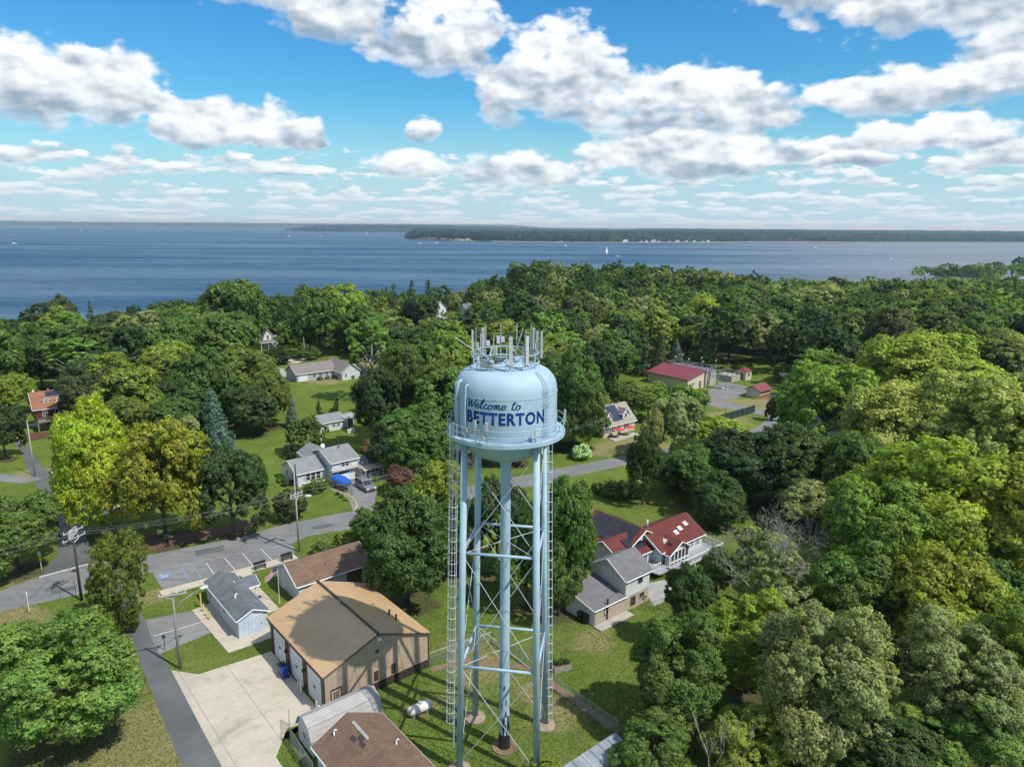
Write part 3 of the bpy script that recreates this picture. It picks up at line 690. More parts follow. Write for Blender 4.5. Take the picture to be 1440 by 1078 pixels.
WOOD_TREES = [
 (51.3, 60.7, 0, 4.46, 3.57, 4.37),(32.7, 63.6, 0, 4.44, 3.55, 4.35),(-74.8, 135.8, 0, 6.73, 7.35, 9.79),(-14.2, 137.6, 0, 6.75, 7.4, 10.17),
 (67.1, 92.2, 0, 4.77, 3.82, 4.62),(58.6, 93.4, 0, 4.62, 3.7, 4.5),(2.7, 141.8, 0, 6.52, 6.55, 9.42),(125.2, 209.5, 0, 8.99, 9.48, 12.36),
 (66.4, 78.9, 0, 3.68, 2.95, 3.75),(110.2, 204.5, 0, 8.33, 9.13, 13.34),(-116.8, 199.4, 0, 8.09, 6.9, 8.93),(-80.4, 192.4, 0, 7.66, 8.21, 11.01),
 (63.4, 85.8, 0, 3.73, 2.98, 3.78),(71.3, 84.6, 0, 3.57, 2.85, 3.65),(-85.2, 165.9, 0, 6.34, 6.2, 9.21),(62.0, 104.2, 0, 4.18, 3.34, 4.14),
 (27.4, 193.2, 0, 7.24, 6.4, 9.73),(-7.5, 130.4, 0, 4.94, 4.22, 8.9),(77.3, 95.3, 0, 3.79, 3.03, 3.83),(92.5, 203.3, 0, 7.52, 6.81, 9.48),
 (46.7, 91.8, 0, 3.66, 2.93, 3.73),(-3.2, 168.2, 0, 6.23, 6.34, 9.31),(-129.0, 174.6, 0, 6.37, 7.16, 11.13),(93.6, 123.7, 0, 4.61, 3.69, 4.49),
 (146.9, 232.2, 0, 8.22, 7.52, 11.6),(-108.8, 138.2, 0, 4.98, 5.07, 9.04),(9.5, 210.9, 0, 7.44, 8.04, 10.81),(75.3, 89.9, 0, 3.42, 2.74, 3.54),
 (-86.9, 175.8, 0, 6.17, 6.74, 8.93),(-14.1, 160.4, 0, 5.64, 5.37, 7.96),(154.1, 252.7, 0, 8.66, 8.59, 12.2),(8.9, 161.2, 0, 5.61, 5.75, 9.85),
 (-3.4, 212.2, 0, 7.28, 6.74, 10.03),(52.5, 116.7, 0, 4.18, 3.35, 4.15),(-5.6, 158.1, 0, 5.48, 4.83, 8.26),(131.3, 167.4, 0, 5.78, 6.25, 8.66),
 (139.1, 210.0, 0, 7.14, 7.73, 12.4),(102.5, 126.5, 0, 4.46, 3.57, 4.37),(0.5, 131.1, 0, 4.58, 4.48, 7.02),(142.5, 181.6, 0, 6.2, 6.57, 10.79),
 (51.1, 96.5, 0, 3.51, 2.81, 3.61),(71.2, 127.2, 0, 4.47, 3.57, 4.37),(-71.3, 126.3, 0, 4.38, 4.9, 9.11),(33.1, 122.5, 0, 4.3, 3.44, 4.24),
 (102.5, 135.6, 0, 4.7, 3.76, 4.56),(53.5, 124.0, 0, 4.33, 3.46, 4.26),(106.9, 220.5, 0, 7.34, 8.23, 11.48),(87.4, 106.9, 0, 3.75, 3.0, 3.8),
 (-109.3, 227.0, 0, 7.52, 6.65, 8.71),(-94.6, 164.9, 0, 5.52, 5.51, 8.31),(-4.6, 149.0, 0, 5.01, 5.49, 7.88),(49.9, 236.6, 0, 7.8, 7.39, 10.02),
 (77.3, 131.6, 0, 4.43, 3.55, 4.35),(138.4, 195.2, 0, 6.38, 6.18, 10.42),(75.9, 117.6, 0, 4.01, 3.2, 4.0),(168.4, 216.8, 0, 7.05, 7.37, 9.44),
 (66.9, 98.8, 0, 3.43, 2.74, 3.54),(70.7, 263.4, 0, 8.47, 8.51, 11.31),(-140.2, 188.2, 0, 6.12, 5.24, 7.3),(10.4, 185.5, 0, 6.02, 6.04, 9.81),
 (110.3, 191.5, 0, 6.14, 5.79, 10.65),(96.1, 253.8, 0, 8.07, 8.32, 11.37),(15.5, 169.7, 0, 5.47, 5.42, 7.45),(95.2, 134.3, 0, 4.4, 3.52, 4.32),
 (24.8, 253.2, 0, 8.01, 8.74, 12.77),(90.8, 112.1, 0, 3.74, 2.99, 3.79),(96.2, 214.3, 0, 6.79, 5.96, 9.4),(-64.5, 130.2, 0, 4.22, 4.2, 8.26),
 (38.3, 239.9, 0, 7.55, 7.47, 9.91),(-36.1, 212.1, 0, 6.68, 5.95, 8.78),(-26.0, 200.0, 0, 6.28, 6.66, 9.18),(121.3, 191.5, 0, 6.02, 6.1, 9.91),
 (181.5, 258.7, 0, 8.05, 7.05, 9.24),(-141.5, 223.8, 0, 6.97, 6.65, 9.11),(-97.8, 210.4, 0, 6.51, 7.47, 10.12),(-65.1, 139.4, 0, 4.4, 4.43, 7.63),
 (81.6, 115.3, 0, 3.72, 2.98, 3.78),(149.0, 193.8, 0, 5.97, 5.31, 9.43),(-11.6, 224.9, 0, 6.89, 6.09, 8.88),(93.5, 237.4, 0, 7.25, 6.31, 10.73),
 (14.6, 222.5, 0, 6.8, 6.26, 10.32),(-83.7, 212.3, 0, 6.45, 6.6, 9.36),(-51.5, 245.3, 0, 7.39, 7.07, 9.58),(-107.1, 206.4, 0, 6.23, 7.15, 11.42),
 (32.1, 229.7, 0, 6.93, 6.75, 10.32),(-103.1, 168.4, 0, 5.14, 5.37, 7.52),(-84.0, 139.0, 0, 4.27, 4.29, 6.56),(122.4, 292.5, 0, 8.71, 7.85, 12.6),
 (103.8, 243.2, 0, 7.21, 6.67, 10.69),(-2.3, 182.7, 0, 5.45, 5.93, 8.94),(97.8, 140.9, 0, 4.29, 3.43, 4.23),(175.1, 271.5, 0, 7.98, 8.0, 11.11),
 (-113.8, 145.8, 0, 4.38, 4.77, 8.88),(29.0, 117.7, 0, 3.63, 2.91, 3.71),(100.9, 169.8, 0, 5.07, 4.96, 7.38),(9.6, 150.7, 0, 4.5, 4.85, 9.83),
 (162.5, 206.8, 0, 6.11, 6.42, 8.49),(106.6, 149.2, 0, 4.5, 3.6, 4.4),(-131.4, 205.2, 0, 6.05, 6.15, 9.18),(-99.3, 221.2, 0, 6.5, 6.05, 10.56),
 (140.9, 221.4, 0, 6.51, 6.28, 8.4),(86.5, 121.9, 0, 3.72, 2.98, 3.78),(-21.4, 212.0, 0, 6.2, 5.5, 10.03),(109.3, 258.5, 0, 7.52, 8.12, 11.97),
 (-88.6, 224.8, 0, 6.55, 7.22, 10.11),(101.9, 178.0, 0, 5.23, 4.7, 7.81),(153.8, 222.7, 0, 6.48, 5.97, 8.14),(73.7, 276.9, 0, 7.99, 6.79, 11.03),
 (-26.7, 164.3, 0, 4.81, 5.27, 9.32),(147.8, 203.2, 0, 5.88, 5.2, 8.52),(3.9, 270.5, 0, 7.75, 7.07, 9.23),(-15.4, 204.4, 0, 5.9, 5.85, 8.34),
 (-121.5, 240.8, 0, 6.9, 6.59, 9.18),(4.5, 177.9, 0, 5.14, 4.62, 9.41),(139.7, 317.7, 0, 9.02, 9.01, 12.55),(-2.4, 196.0, 0, 5.62, 5.39, 10.36),
 (84.3, 142.6, 0, 4.18, 3.35, 4.15),(143.5, 259.4, 0, 7.37, 6.76, 11.5),(6.0, 240.4, 0, 6.84, 7.77, 12.75),(-63.5, 172.7, 0, 4.97, 5.31, 8.25),
 (133.4, 239.8, 0, 6.8, 6.89, 11.76),(93.4, 297.0, 0, 8.39, 8.43, 12.65),(-27.1, 185.8, 0, 5.3, 5.27, 8.47),(111.6, 137.7, 0, 4.01, 3.21, 4.01),
 (-76.0, 281.0, 0, 7.88, 6.75, 11.26),(81.5, 126.1, 0, 3.69, 2.95, 3.75),(115.1, 164.3, 0, 4.7, 3.76, 4.56),(-71.4, 171.0, 0, 4.85, 4.83, 8.6),
 (89.8, 264.3, 0, 7.38, 7.57, 11.58),(92.4, 117.5, 0, 3.44, 2.75, 3.55),(-121.3, 219.2, 0, 6.13, 6.65, 9.05),(17.4, 232.6, 0, 6.49, 6.18, 10.96),
 (1.6, 224.9, 0, 6.27, 5.54, 9.08),(-23.7, 156.1, 0, 4.41, 4.13, 6.18),(73.2, 237.2, 0, 6.56, 6.6, 9.99),(96.5, 188.0, 0, 5.24, 6.01, 8.5),
 (61.9, 126.6, 0, 3.64, 2.92, 3.72),(1.0, 153.7, 0, 4.31, 4.53, 8.82),(168.7, 231.3, 0, 6.35, 6.54, 11.06),(82.3, 186.1, 0, 5.13, 5.21, 8.19),
 (-120.4, 229.6, 0, 6.26, 5.78, 7.98),(60.3, 242.3, 0, 6.59, 6.03, 9.34),(6.5, 169.4, 0, 4.65, 5.13, 10.09),(42.9, 122.3, 0, 3.45, 2.76, 3.56),
 (175.7, 238.4, 0, 6.42, 6.18, 11.02),(78.1, 140.1, 0, 3.89, 3.11, 3.91),(-118.9, 153.5, 0, 4.21, 4.45, 6.81),(-77.4, 161.7, 0, 4.41, 4.04, 9.03),
 (81.1, 175.1, 0, 4.75, 4.52, 9.44),(102.1, 305.5, 0, 8.15, 7.72, 12.43),(141.1, 248.0, 0, 6.64, 6.46, 9.87),(129.6, 262.5, 0, 7.01, 6.33, 10.42),
 (121.5, 223.1, 0, 5.97, 6.6, 11.28),(11.1, 252.7, 0, 6.74, 6.26, 9.82),(44.8, 269.6, 0, 7.18, 7.61, 10.34),(114.0, 145.2, 0, 3.98, 3.18, 3.98),
 (43.8, 127.9, 0, 3.53, 2.83, 3.63),(171.0, 251.9, 0, 6.67, 7.63, 9.67),(185.5, 316.5, 0, 8.33, 8.55, 12.6),(-159.1, 250.5, -1.0, 6.62, 6.26, 9.53),
 (111.6, 230.9, 0, 6.1, 6.32, 8.97),(217.7, 284.1, 0, 7.46, 7.76, 10.28),(37.0, 127.1, 0, 3.49, 2.79, 3.59),(-62.5, 267.2, 0, 7.03, 7.19, 9.71),
 (90.2, 178.2, 0, 4.74, 4.25, 6.86),(-34.7, 266.8, 0, 6.99, 7.59, 11.87),(233.1, 304.1, 0, 7.95, 8.35, 11.43),(131.4, 225.2, 0, 5.92, 5.45, 8.93),
 (165.6, 262.7, 0, 6.88, 6.26, 8.42),(78.8, 167.3, 0, 4.44, 4.39, 7.47),(-18.4, 191.1, 0, 5.03, 5.12, 8.62),(53.3, 258.8, 0, 6.74, 6.52, 10.09),
 (-128.4, 162.5, 0, 4.3, 4.37, 7.73),(77.1, 157.0, 0, 4.17, 3.33, 4.13),(27.0, 215.2, 0, 5.56, 6.25, 9.16),(206.9, 265.9, 0, 6.82, 7.03, 11.94),
 (111.4, 173.4, 0, 4.51, 4.07, 6.79),
]


TONES = {  # leaf albedo, share of leaves turning
    'dk': ((0.040, 0.069, 0.022), 0.0), 'dg': ((0.046, 0.080, 0.021), 0.0), 'md': ((0.070, 0.116, 0.026), 0.05), 'lt': ((0.112, 0.172, 0.036), 0.06),
    'lg': ((0.104, 0.168, 0.028), 0.06), 'ly': ((0.138, 0.180, 0.030), 0.14), 'yg': ((0.165, 0.215, 0.028), 0.16), 'yl': ((0.205, 0.235, 0.066), 0.16),
    'ye': ((0.215, 0.255, 0.024), 0.10), 'oy': ((0.165, 0.180, 0.024), 0.18), 'ol': ((0.100, 0.128, 0.028), 0.14), 'ob': ((0.058, 0.072, 0.028), 0.05),
    'gg': ((0.172, 0.192, 0.076), 0.08), 'bs': ((0.085, 0.128, 0.108), 0.0), 'rb': ((0.140, 0.105, 0.040), 0.4), 'rr': ((0.140, 0.070, 0.048), 0.2),
    'wt': ((0.30, 0.34, 0.22), 0.0), 'cd': ((0.085, 0.112, 0.020), 0.06),
}


def build_ground():
    def lines(lo, f0, f1, hi, fine, coarse):
        a = []; v = f0
        while v <= f1: a.append(v); v += fine
        left = []; v = f0; st = fine
        while v > lo: st = min(coarse, st * 1.25); v -= st; left.append(v)
        right = []; v = a[-1]; st = fine
        while v < hi: st = min(coarse, st * 1.25); v += st; right.append(v)
        return left[::-1] + a + right
    xs = lines(-900, -125, 125, 1100, 2.6, 22); ys = lines(-200, 44, 225, 900, 2.6, 14)
    X, Y = np.meshgrid(np.array(xs), np.array(ys)); nx = len(xs)
    Z = np.array([[ter(x, y) for x in xs] for y in ys])
    me = bpy.data.meshes.new('ground')
    vs = np.stack([X.ravel(), Y.ravel(), Z.ravel()], 1)
    idx = np.arange(len(xs) * len(ys)).reshape(len(ys), nx)
    fs = np.stack([idx[:-1, :-1].ravel(), idx[:-1, 1:].ravel(), idx[1:, 1:].ravel(), idx[1:, :-1].ravel()], 1)
    me.from_pydata(vs.tolist(), [], fs.tolist())
    me.shade_smooth()
    cover = np.zeros((len(vs), 4), np.float32); cover[:, 3] = 1
    for t in list(NAMED_TREES) + [(q[0], q[1], q[2], q[3], 0, 0, 'B') for q in WOOD_TREES]:
        if t[6] == 'S': continue
        d = np.hypot(vs[:, 0] - t[0], vs[:, 1] - t[1])
        cover[:, 0] = np.maximum(cover[:, 0], np.clip(1.25 - d / (t[3] * 0.95), 0, 1))
    far = np.clip((vs[:, 1] - 230) / 30, 0, 1) * (vs[:, 0] > -20)
    cover[:, 0] = np.maximum(cover[:, 0], far)
    dry = [(-33, 55, 7), (-30, 48, 8), (-57, 88, 4), (-63, 84, 3), (-52, 96, 4), (26, 143, 8), (17, 140, 5), (60, 178, 10), (66, 181, 8), (70, 178, 6), (-3, 66, 4), (5, 59, 3.5), (-9, 59, 2.0), (-5, 70, 3),
           (-44, 80, 2.5), (-58, 74, 5), (-88, 124, 4), (-55, 205, 7), (50, 165, 8), (-100, 150, 4), (9, 71, 3), (2, 62, 2.5), (-45, 237, 10)]
    for x, y, r in dry:
        d = np.hypot(vs[:, 0] - x, vs[:, 1] - y); cover[:, 1] = np.maximum(cover[:, 1], np.clip(1.3 - d / r, 0, 1))
    at = me.color_attributes.new('cover', 'FLOAT_COLOR', 'POINT'); at.data.foreach_set('color', cover.ravel())
    me.materials.append(M['lawn'])
    struct(link('ground', me))


build_ground()


PAVED = []


def sheet(name, poly, z, mat, parent=None, thick=0.0):
    mb = MB()
    if parent is None: PAVED.append([(p[0], p[1]) for p in poly])
    if thick: mb.prism(poly, z - thick, z)
    else:
        n = len(poly); A = sum(poly[i][0] * poly[(i + 1) % n][1] - poly[(i + 1) % n][0] * poly[i][1] for i in range(n))
        if A < 0: poly = poly[::-1]
        mb.add([(p[0], p[1], z) for p in poly], [tuple(range(n))])
    return mb.obj(name, M[mat], parent)


def strip(pts, w):
    """flat band of width w along a polyline"""
    L, Rr = [], []
    for i, p in enumerate(pts):
        a = Vector(pts[max(i - 1, 0)]); b = Vector(pts[min(i + 1, len(pts) - 1)]); t = (b - a).normalized(); n = Vector((-t.y, t.x)) * w / 2
        L.append((p[0] + n.x, p[1] + n.y)); Rr.append((p[0] - n.x, p[1] - n.y))
    return L + Rr[::-1]


# grid of the town: main road runs towards 40 degrees, side streets towards 130
main_up = [(-120, 44.5), (-90, 66), (-75, 74.5), (-63.6, 81.3), (-61.5, 84.3), (-56.6, 88.2), (-50.2, 91.2), (-39.4, 97.4), (-35.6, 101.2), (-28.7, 105.5), (-24.8, 107.6), (-12, 116.0), (8.2, 128.3), (23.6, 136.9), (44, 148), (75, 160)]
main_lo = [(75, 154), (46, 143.5), (22.8, 131.2), (11.4, 124.2), (-2, 115.8), (-13, 107.5), (-22.6, 101.3), (-30.2, 97.5), (-32.0, 94.4), (-46.4, 86.8), (-49.4, 84.4), (-52.9, 80.6), (-60.4, 76.1), (-72, 68.0), (-88, 57), (-115, 38)]
road = struct(sheet('road', main_up + main_lo, 0.012, 'asphalt'))
side = struct(sheet('side_street', [(-113.6, 153), (-97.4, 134.8), (-86.8, 121.9), (-73.6, 106.4), (-65.5, 95.5), (-62.8, 91.0), (-61.3, 84.5), (-56.9, 88.4), (-58.5, 92), (-63.8, 98.8), (-70.1, 106.4), (-81.3, 119.8), (-99.0, 138.9), (-108.4, 149.4), (-118, 162), (-150, 196), (-154, 193), (-120, 158)], 0.020, 'alley_asphalt'))
alley = struct(sheet('alley', [(-2, 18), (-13.4, 34), (-27.7, 51.8), (-35.4, 61.9), (-41.5, 70), (-48.6, 79.5), (-52.2, 81.3), (-48.3, 85.2), (-46.2, 79.5), (-39.7, 71.1), (-34.4, 64.4), (-23.9, 51.8), (-10, 34.6), (2, 19.5)], 0.020, 'alley_asphalt'))
lot = struct(sheet('parking_lot', [(-47.6, 86.9), (-46.2, 84.6), (-43.7, 81.7), (-30.2, 91.9), (-31.0, 94.2), (-32.0, 95.0)], 0.024, 'asphalt'))
bay = struct(sheet('parking_bay', [(-42.4, 74.6), (-37.5, 76.8), (-33.6, 72.2), (-37.5, 67.9), (-40.0, 71.2)], 0.028, 'asphalt'))
drive = struct(sheet('driveway', [(-25.4, 107.0), (-27.3, 112.5), (-31.4, 116.6), (-32.0, 119.4), (-29.0, 122.5), (-23.4, 118.2), (-22.6, 110.4), (-23.2, 108.3)], 0.024, 'asphalt'))
struct(sheet('gravel_drive', [(-84, 215), (-70.5, 207), (-64.8, 203.8), (-67.5, 210.5), (-71.5, 221), (-76, 224)], 0.03, 'concrete_grey'))
struct(sheet('driveway', [(-81.5, 241), (-75.5, 247.5), (-69.5, 240), (-71, 231), (-74.5, 230)], 0.03, 'concrete'))
struct(sheet('plant_road', [(50.5, 186), (53.0, 194), (56.5, 197), (61.5, 206.0), (64.4, 206.5), (68.5, 200.5), (65.5, 194), (61.4, 187.4), (56, 184.5), (61.5, 176.0), (66, 172.5), (74, 176), (80, 172), (74, 162), (62, 154), (49.2, 143), (46, 147), (58, 160), (63, 168), (59.0, 171.5), (51.0, 178.5)], 0.03, 'asphalt'))
struct(sheet('plant_pavement', [(66, 192), (84, 181), (85.5, 183), (67.5, 194.5)], 0.04, 'concrete_grey'))
struct(sheet('path', [(-101, 168), (-95, 163), (-110, 152.5), (-111, 155)], 0.03, 'concrete_grey'))
struct(sheet('path', [(-102, 121), (-86.0, 118.4), (-84.0, 121.0), (-101, 125)], 0.024, 'asphalt'))
struct(sheet('path', [(-70.0, 108.5), (-66.5, 112), (-62, 108), (-65, 103.5)], 0.024, 'concrete'))
struct(sheet('mulch_bed', strip([(-54, 93.2), (-46, 97.6), (-39, 102.2)], 3.6), 0.016, 'mulch'))
# concrete walk along the lot and round the office
walk = struct(sheet('sidewalk', [(-44.0, 81.2), (-43.0, 80.0), (-35.5, 85.4), (-32.6, 83.0), (-37.9, 76.7), (-30.2, 68.2), (-25.9, 71.6), (-29.3, 75.5), (-27.6, 77.2), (-33.2, 84.0), (-34.2, 86.4), (-29.2, 90.3), (-30.2, 91.6)], 0.09, 'concrete', thick=0.09))

# apron before the garage: eleven cast slabs with open joints
apron = MB().prism([(-34.8, 65.0), (-31.8, 64.5), (-25.7, 68.45), (-17.6, 58.4), (-20.4, 56.7), (-20.25, 53), (-14.7, 46.0), (-17.5, 43.1), (-24.2, 51.8)], -0.05, 0.034).obj('concrete_apron', M['concrete_grey'])
struct(apron)
D1 = Vector((math.cos(R(129.7)), math.sin(R(129.7)))); D2 = Vector((math.cos(R(40)), math.sin(R(40))))
O = Vector((-17.5, 58.5))


def clip_half(poly, p, n):
    out = []
    for i in range(len(poly)):
        a, b = Vector(poly[i]), Vector(poly[(i + 1) % len(poly)]); da, db = (a - p).dot(n), (b - p).dot(n)
        if da >= 0: out.append(a)
        if (da >= 0) != (db >= 0): out.append(a + (b - a) * (da / (da - db)))
    return out


PAVED.append([(-35.6, 65.6), (-31.8, 64.3), (-25.6, 68.6), (-17.2, 58.3), (-20.2, 56.5), (-20.0, 53), (-14, 45.6), (-17.6, 42.4), (-24.6, 51.8)])
AP = [Vector(p) for p in [(-34.9, 65.1), (-31.8, 64.45), (-25.7, 68.55), (-17.45, 58.35), (-20.3, 56.6), (-20.15, 53), (-14.5, 46.0), (-17.5, 42.9), (-24.3, 51.75)]]
rows = [-16, -9.5, -4.7, 0.0, 4.4, 8.8, 13.2, 19]; cols = [-12, -8.6, -4.4, 0.2]
for i in range(len(rows) - 1):
    for j in range(len(cols) - 1):
        poly = AP
        for p, n in ((O + D1 * (rows[i] + 0.035), D1), (O + D1 * (rows[i + 1] - 0.035), -D1), (O + D2 * (cols[j] + 0.035), D2), (O + D2 * (cols[j + 1] - 0.035), -D2)):
            if poly: poly = clip_half(poly, p, n)
        if len(poly) >= 3:
            MB().prism([(p.x, p.y) for p in poly], -0.02, 0.055 + 0.004 * ((i * 3 + j) % 3)).obj('slab', M['concrete'], apron)


def paint(name, pts, w, mat, z, parent):
    return sheet(name, strip(pts, w), z, mat, parent)


# painted markings
for a, b in (((-38.6, 85.3), (-41.3, 88.9)), ((-36.6, 86.9), (-39.4, 90.4)), ((-34.7, 88.2), (-37.5, 91.9)), ((-32.7, 89.9), (-35.5, 93.4))):
    paint('stall_line', [a, b], 0.11, 'line_white', 0.030, lot)
hb = [(-41.3, 84.0), (-44.0, 87.4), (-42.9, 88.2), (-40.2, 84.8)]
for i in range(4):
    paint('access_aisle_line', [hb[i], hb[(i + 1) % 4]], 0.16, 'line_blue', 0.030 + 0.004 * (i % 2), lot)
# wheelchair symbol: blue square, white figure
sc_ = Vector((-45.3, 85.2)); ex, ey = D2, D1
sq = [sc_ + ex * a * 0.75 + ey * b * 0.75 for a, b in ((-1, -1), (1, -1), (1, 1), (-1, 1))]
sheet('wheelchair_square', [tuple(p) for p in sq], 0.030, 'line_blue', lot)
ring = [tuple(sc_ + ex * (0.05 + 0.33 * math.cos(t)) + ey * (-0.18 + 0.33 * math.sin(t))) for t in np.linspace(R(150), R(380), 14)]
paint('wheelchair_wheel', ring, 0.10, 'line_white', 0.036, lot)
paint('wheelchair_figure', [tuple(sc_ + ex * a + ey * b) for a, b in ((-0.18, 0.35), (-0.12, 0.02), (0.2, 0.02), (0.36, -0.38), (0.5, -0.36))], 0.11, 'line_white', 0.040, lot)
sheet('wheelchair_head', [tuple(sc_ + ex * (-0.2 + 0.12 * math.cos(t)) + ey * (0.55 + 0.12 * math.sin(t))) for t in np.linspace(0, 2 * math.pi, 12, endpoint=False)], 0.036, 'line_white', lot)
paint('stop_line', [(-61.2, 84.6), (-57.0, 88.3)], 0.42, 'line_white', 0.026, side)
paint('bay_line', [(-39.7, 71.3), (-35.4, 74.5)], 0.13, 'line_white', 0.034, bay)
for k in range(1):
    paint('edge_line', [(-48.2, 86.1), (-46.7, 86.9), (-38.5, 91.6), (-32.3, 94.8)], 0.07, 'line_faded', 0.032, road)
for poly in ([(-44.5, 92.6), (-41.2, 94.4), (-40.3, 92.8), (-43.6, 90.9)], [(-57.5, 81.2), (-55.2, 82.6), (-54.6, 81.6), (-56.9, 80.2)], [(-30.4, 101.0), (-27.8, 102.3), (-27.2, 101.2), (-29.8, 99.8)]):
    sheet('road_patch', poly, 0.018, 'alley_asphalt', road)
struct(sheet('worn_path', strip([(-8.2, 65.6), (-4.5, 67.2), (1.5, 66.2), (5.2, 62.4), (9.4, 57.2)], 0.9), 0.012, 'dirt'))
struct(sheet('worn_path', strip([(-35.7, 61.4), (-41.6, 69.3), (-47.5, 77.4)], 0.5), 0.014, 'dirt'))
# yellow kerb round the lawn island by the driveway
pts = [(-25.2, 107.4), (-25.3, 109.6), (-26.2, 111.9), (-28.2, 114.6), (-31.2, 116.9)]
tag(MB().path([(p[0], p[1], 0.06) for p in pts], 0.11, 6).obj('kerb', M['yellow_paint']), 'low yellow kerb curving along the driveway lawn', 'kerb')
tag(MB().box((0, 0, 0.02), (0.9, 0.5, 0.05)).obj('storm_drain', M['dark_metal']), 'dark storm drain grate beside the white stop line', 'drain').location = (-57.6, 86.4, 0.02)

# ------------------------------------------------------------------ water, far shores
wm = MB().add([(-40000, 300, WATER_Z), (40000, 300, WATER_Z), (40000, 40000, WATER_Z), (-40000, 40000, WATER_Z)], [(0, 1, 2, 3)])
water = struct(wm.obj('water', M['water']))


def hash_noise(x, y, s):
    return (math.sin(x * 12.9898 / s + y * 78.233 / s + s) * 43758.5453) % 1.0


def vnoise(x, y, s):
    x /= s; y /= s; xi, yi = math.floor(x), math.floor(y); fx, fy = x - xi, y - yi
    h = lambda a, b: (math.sin(a * 127.1 + b * 311.7) * 43758.5453) % 1.0
    fx = fx * fx * (3 - 2 * fx); fy = fy * fy * (3 - 2 * fy)
    return (h(xi, yi) * (1 - fx) + h(xi + 1, yi) * fx) * (1 - fy) + (h(xi, yi + 1) * (1 - fx) + h(xi + 1, yi + 1) * fx) * fy


def far_land(name, near, depth, cell, tree_h, hill, label, rng_seed, tones, mat='far_foliage', rows=None, ease=0.25):
    """wooded land seen across the water: near = shoreline polyline, canopy rough at tree scale"""
    rng = random.Random(rng_seed)
    L = [0.0]
    for a, b in zip(near, near[1:]): L.append(L[-1] + math.dist(a, b))
    n = int(L[-1] / cell); m = rows or int(depth / (cell * 1.6))
    vs, fs, tint, lv = [], [], [], []
    for i in range(n + 1):
        s = L[-1] * i / n; k = max(j for j in range(len(L)) if L[j] <= s + 1e-6); k = min(k, len(near) - 2)
        t = (s - L[k]) / (L[k + 1] - L[k]); bx = near[k][0] + (near[k + 1][0] - near[k][0]) * t; by = near[k][1] + (near[k + 1][1] - near[k][1]) * t
        edge = min(1.0, min(s, L[-1] - s) / (cell * 14))
        for j in range(m + 1):
            q = j / m; d = depth * q ** 1.6
            x = bx + bx / by * d + rng.uniform(-.35, .35) * cell; y = by + d + rng.uniform(-.35, .35) * cell * (j > 0)
            g = hill(x, y) * min(1, q / ease) ** 0.7 * edge
            if j == 0: z = WATER_Z + 2 + 6 * edge * rng.random()
            else: z = WATER_Z + 3 + g + tree_h * (0.50 + 0.62 * rng.random() + 0.35 * (vnoise(x, y, cell * 5) - .5)) * (0.4 + 0.6 * edge)
            vs.append((x, y, z))
            w = vnoise(x + 900, y, cell * 9); w2 = rng.random()
            c = tones[0] if w < .4 else (tones[1] if w < .7 else tones[2])
            tint.append((*c, 1)); lv.append((w2, rng.random(), rng.random(), 1))
    for i in range(n):
        for j in range(m):
            a = i * (m + 1) + j; fs.append((a, a + m + 1, a + m + 2, a + 1))
    me = bpy.data.meshes.new(name); me.from_pydata(vs, [], fs)
    for nm, arr in (('tint', tint), ('leafvar', lv)):
        at = me.color_attributes.new(nm, 'FLOAT_COLOR', 'POINT'); at.data.foreach_set('color', np.array(arr, np.float32).ravel())
    me.materials.append(M[mat])
    o = link(name, me); tag(o, label, 'woodland', kind='stuff'); return o


def rayxy(px, dist_y):      # a bearing taken from the camera station, at a given distance north
    return ((px - 720) / 1000.0 / math.cos(R(12.5)) * 1.0 * dist_y, dist_y)


BR = [(-.148, 3560), (-.135, 3420), (-.08, 3180), (-.02, 3120), (.06, 3060), (.13, 3080), (.2, 3200), (.28, 3350), (.33, 3500), (.40, 3600), (.47, 3560), (.53, 3800), (.62, 3900), (.70, 3980), (.82, 3900), (1.1, 3900)]
pen = [(u * y * 1.005, y) for u, y in BR]
GREENS = ((0.020, 0.046, 0.020), (0.034, 0.070, 0.026), (0.026, 0.055, 0.032))
far_land('far_woodland', pen, 1500, 11.0, 17, lambda x, y: 15 + 9 * vnoise(x, y, 420) , 'wooded peninsula across the river mouth', 3, GREENS)
struct(MB().prism([(x * 0.999, y - 6) for x, y in pen] + [(9000, 9000), (-300, 9000)], WATER_Z - 2, WATER_Z + 0.6).obj('peninsula', M['sand']))
far_land('far_woodland', [(700, 6600), (2200, 6000), (4600, 5600), (7600, 5600)], 1500, 34.0, 18, lambda x, y: 22 + 12 * vnoise(x, y, 900), 'higher woods rising behind the peninsula', 4, GREENS, rows=14)
far_land('far_woodland', [(-2350, 7500), (-1900, 7000), (-1500, 6850), (-700, 7000), (600, 7400), (2000, 7600)], 1800, 30.0, 18, lambda x, y: 16 + 26 * sstep(-2500, -1700, x) * sstep(600, -900, x) * (0.7 + .5 * vnoise(x, y, 700)), 'low wooded headland across the bay left of the peninsula', 5, GREENS, rows=12)
far_land('far_woodland', [(-12500, 13500), (-9000, 12800), (-6000, 12600), (-3500, 12900), (-1500, 13800), (900, 14000)], 3000, 70.0, 20, lambda x, y: 30 + 34 * vnoise(x, y, 2600), 'long pale far shore on the horizon of the bay', 6, GREENS, rows=10)
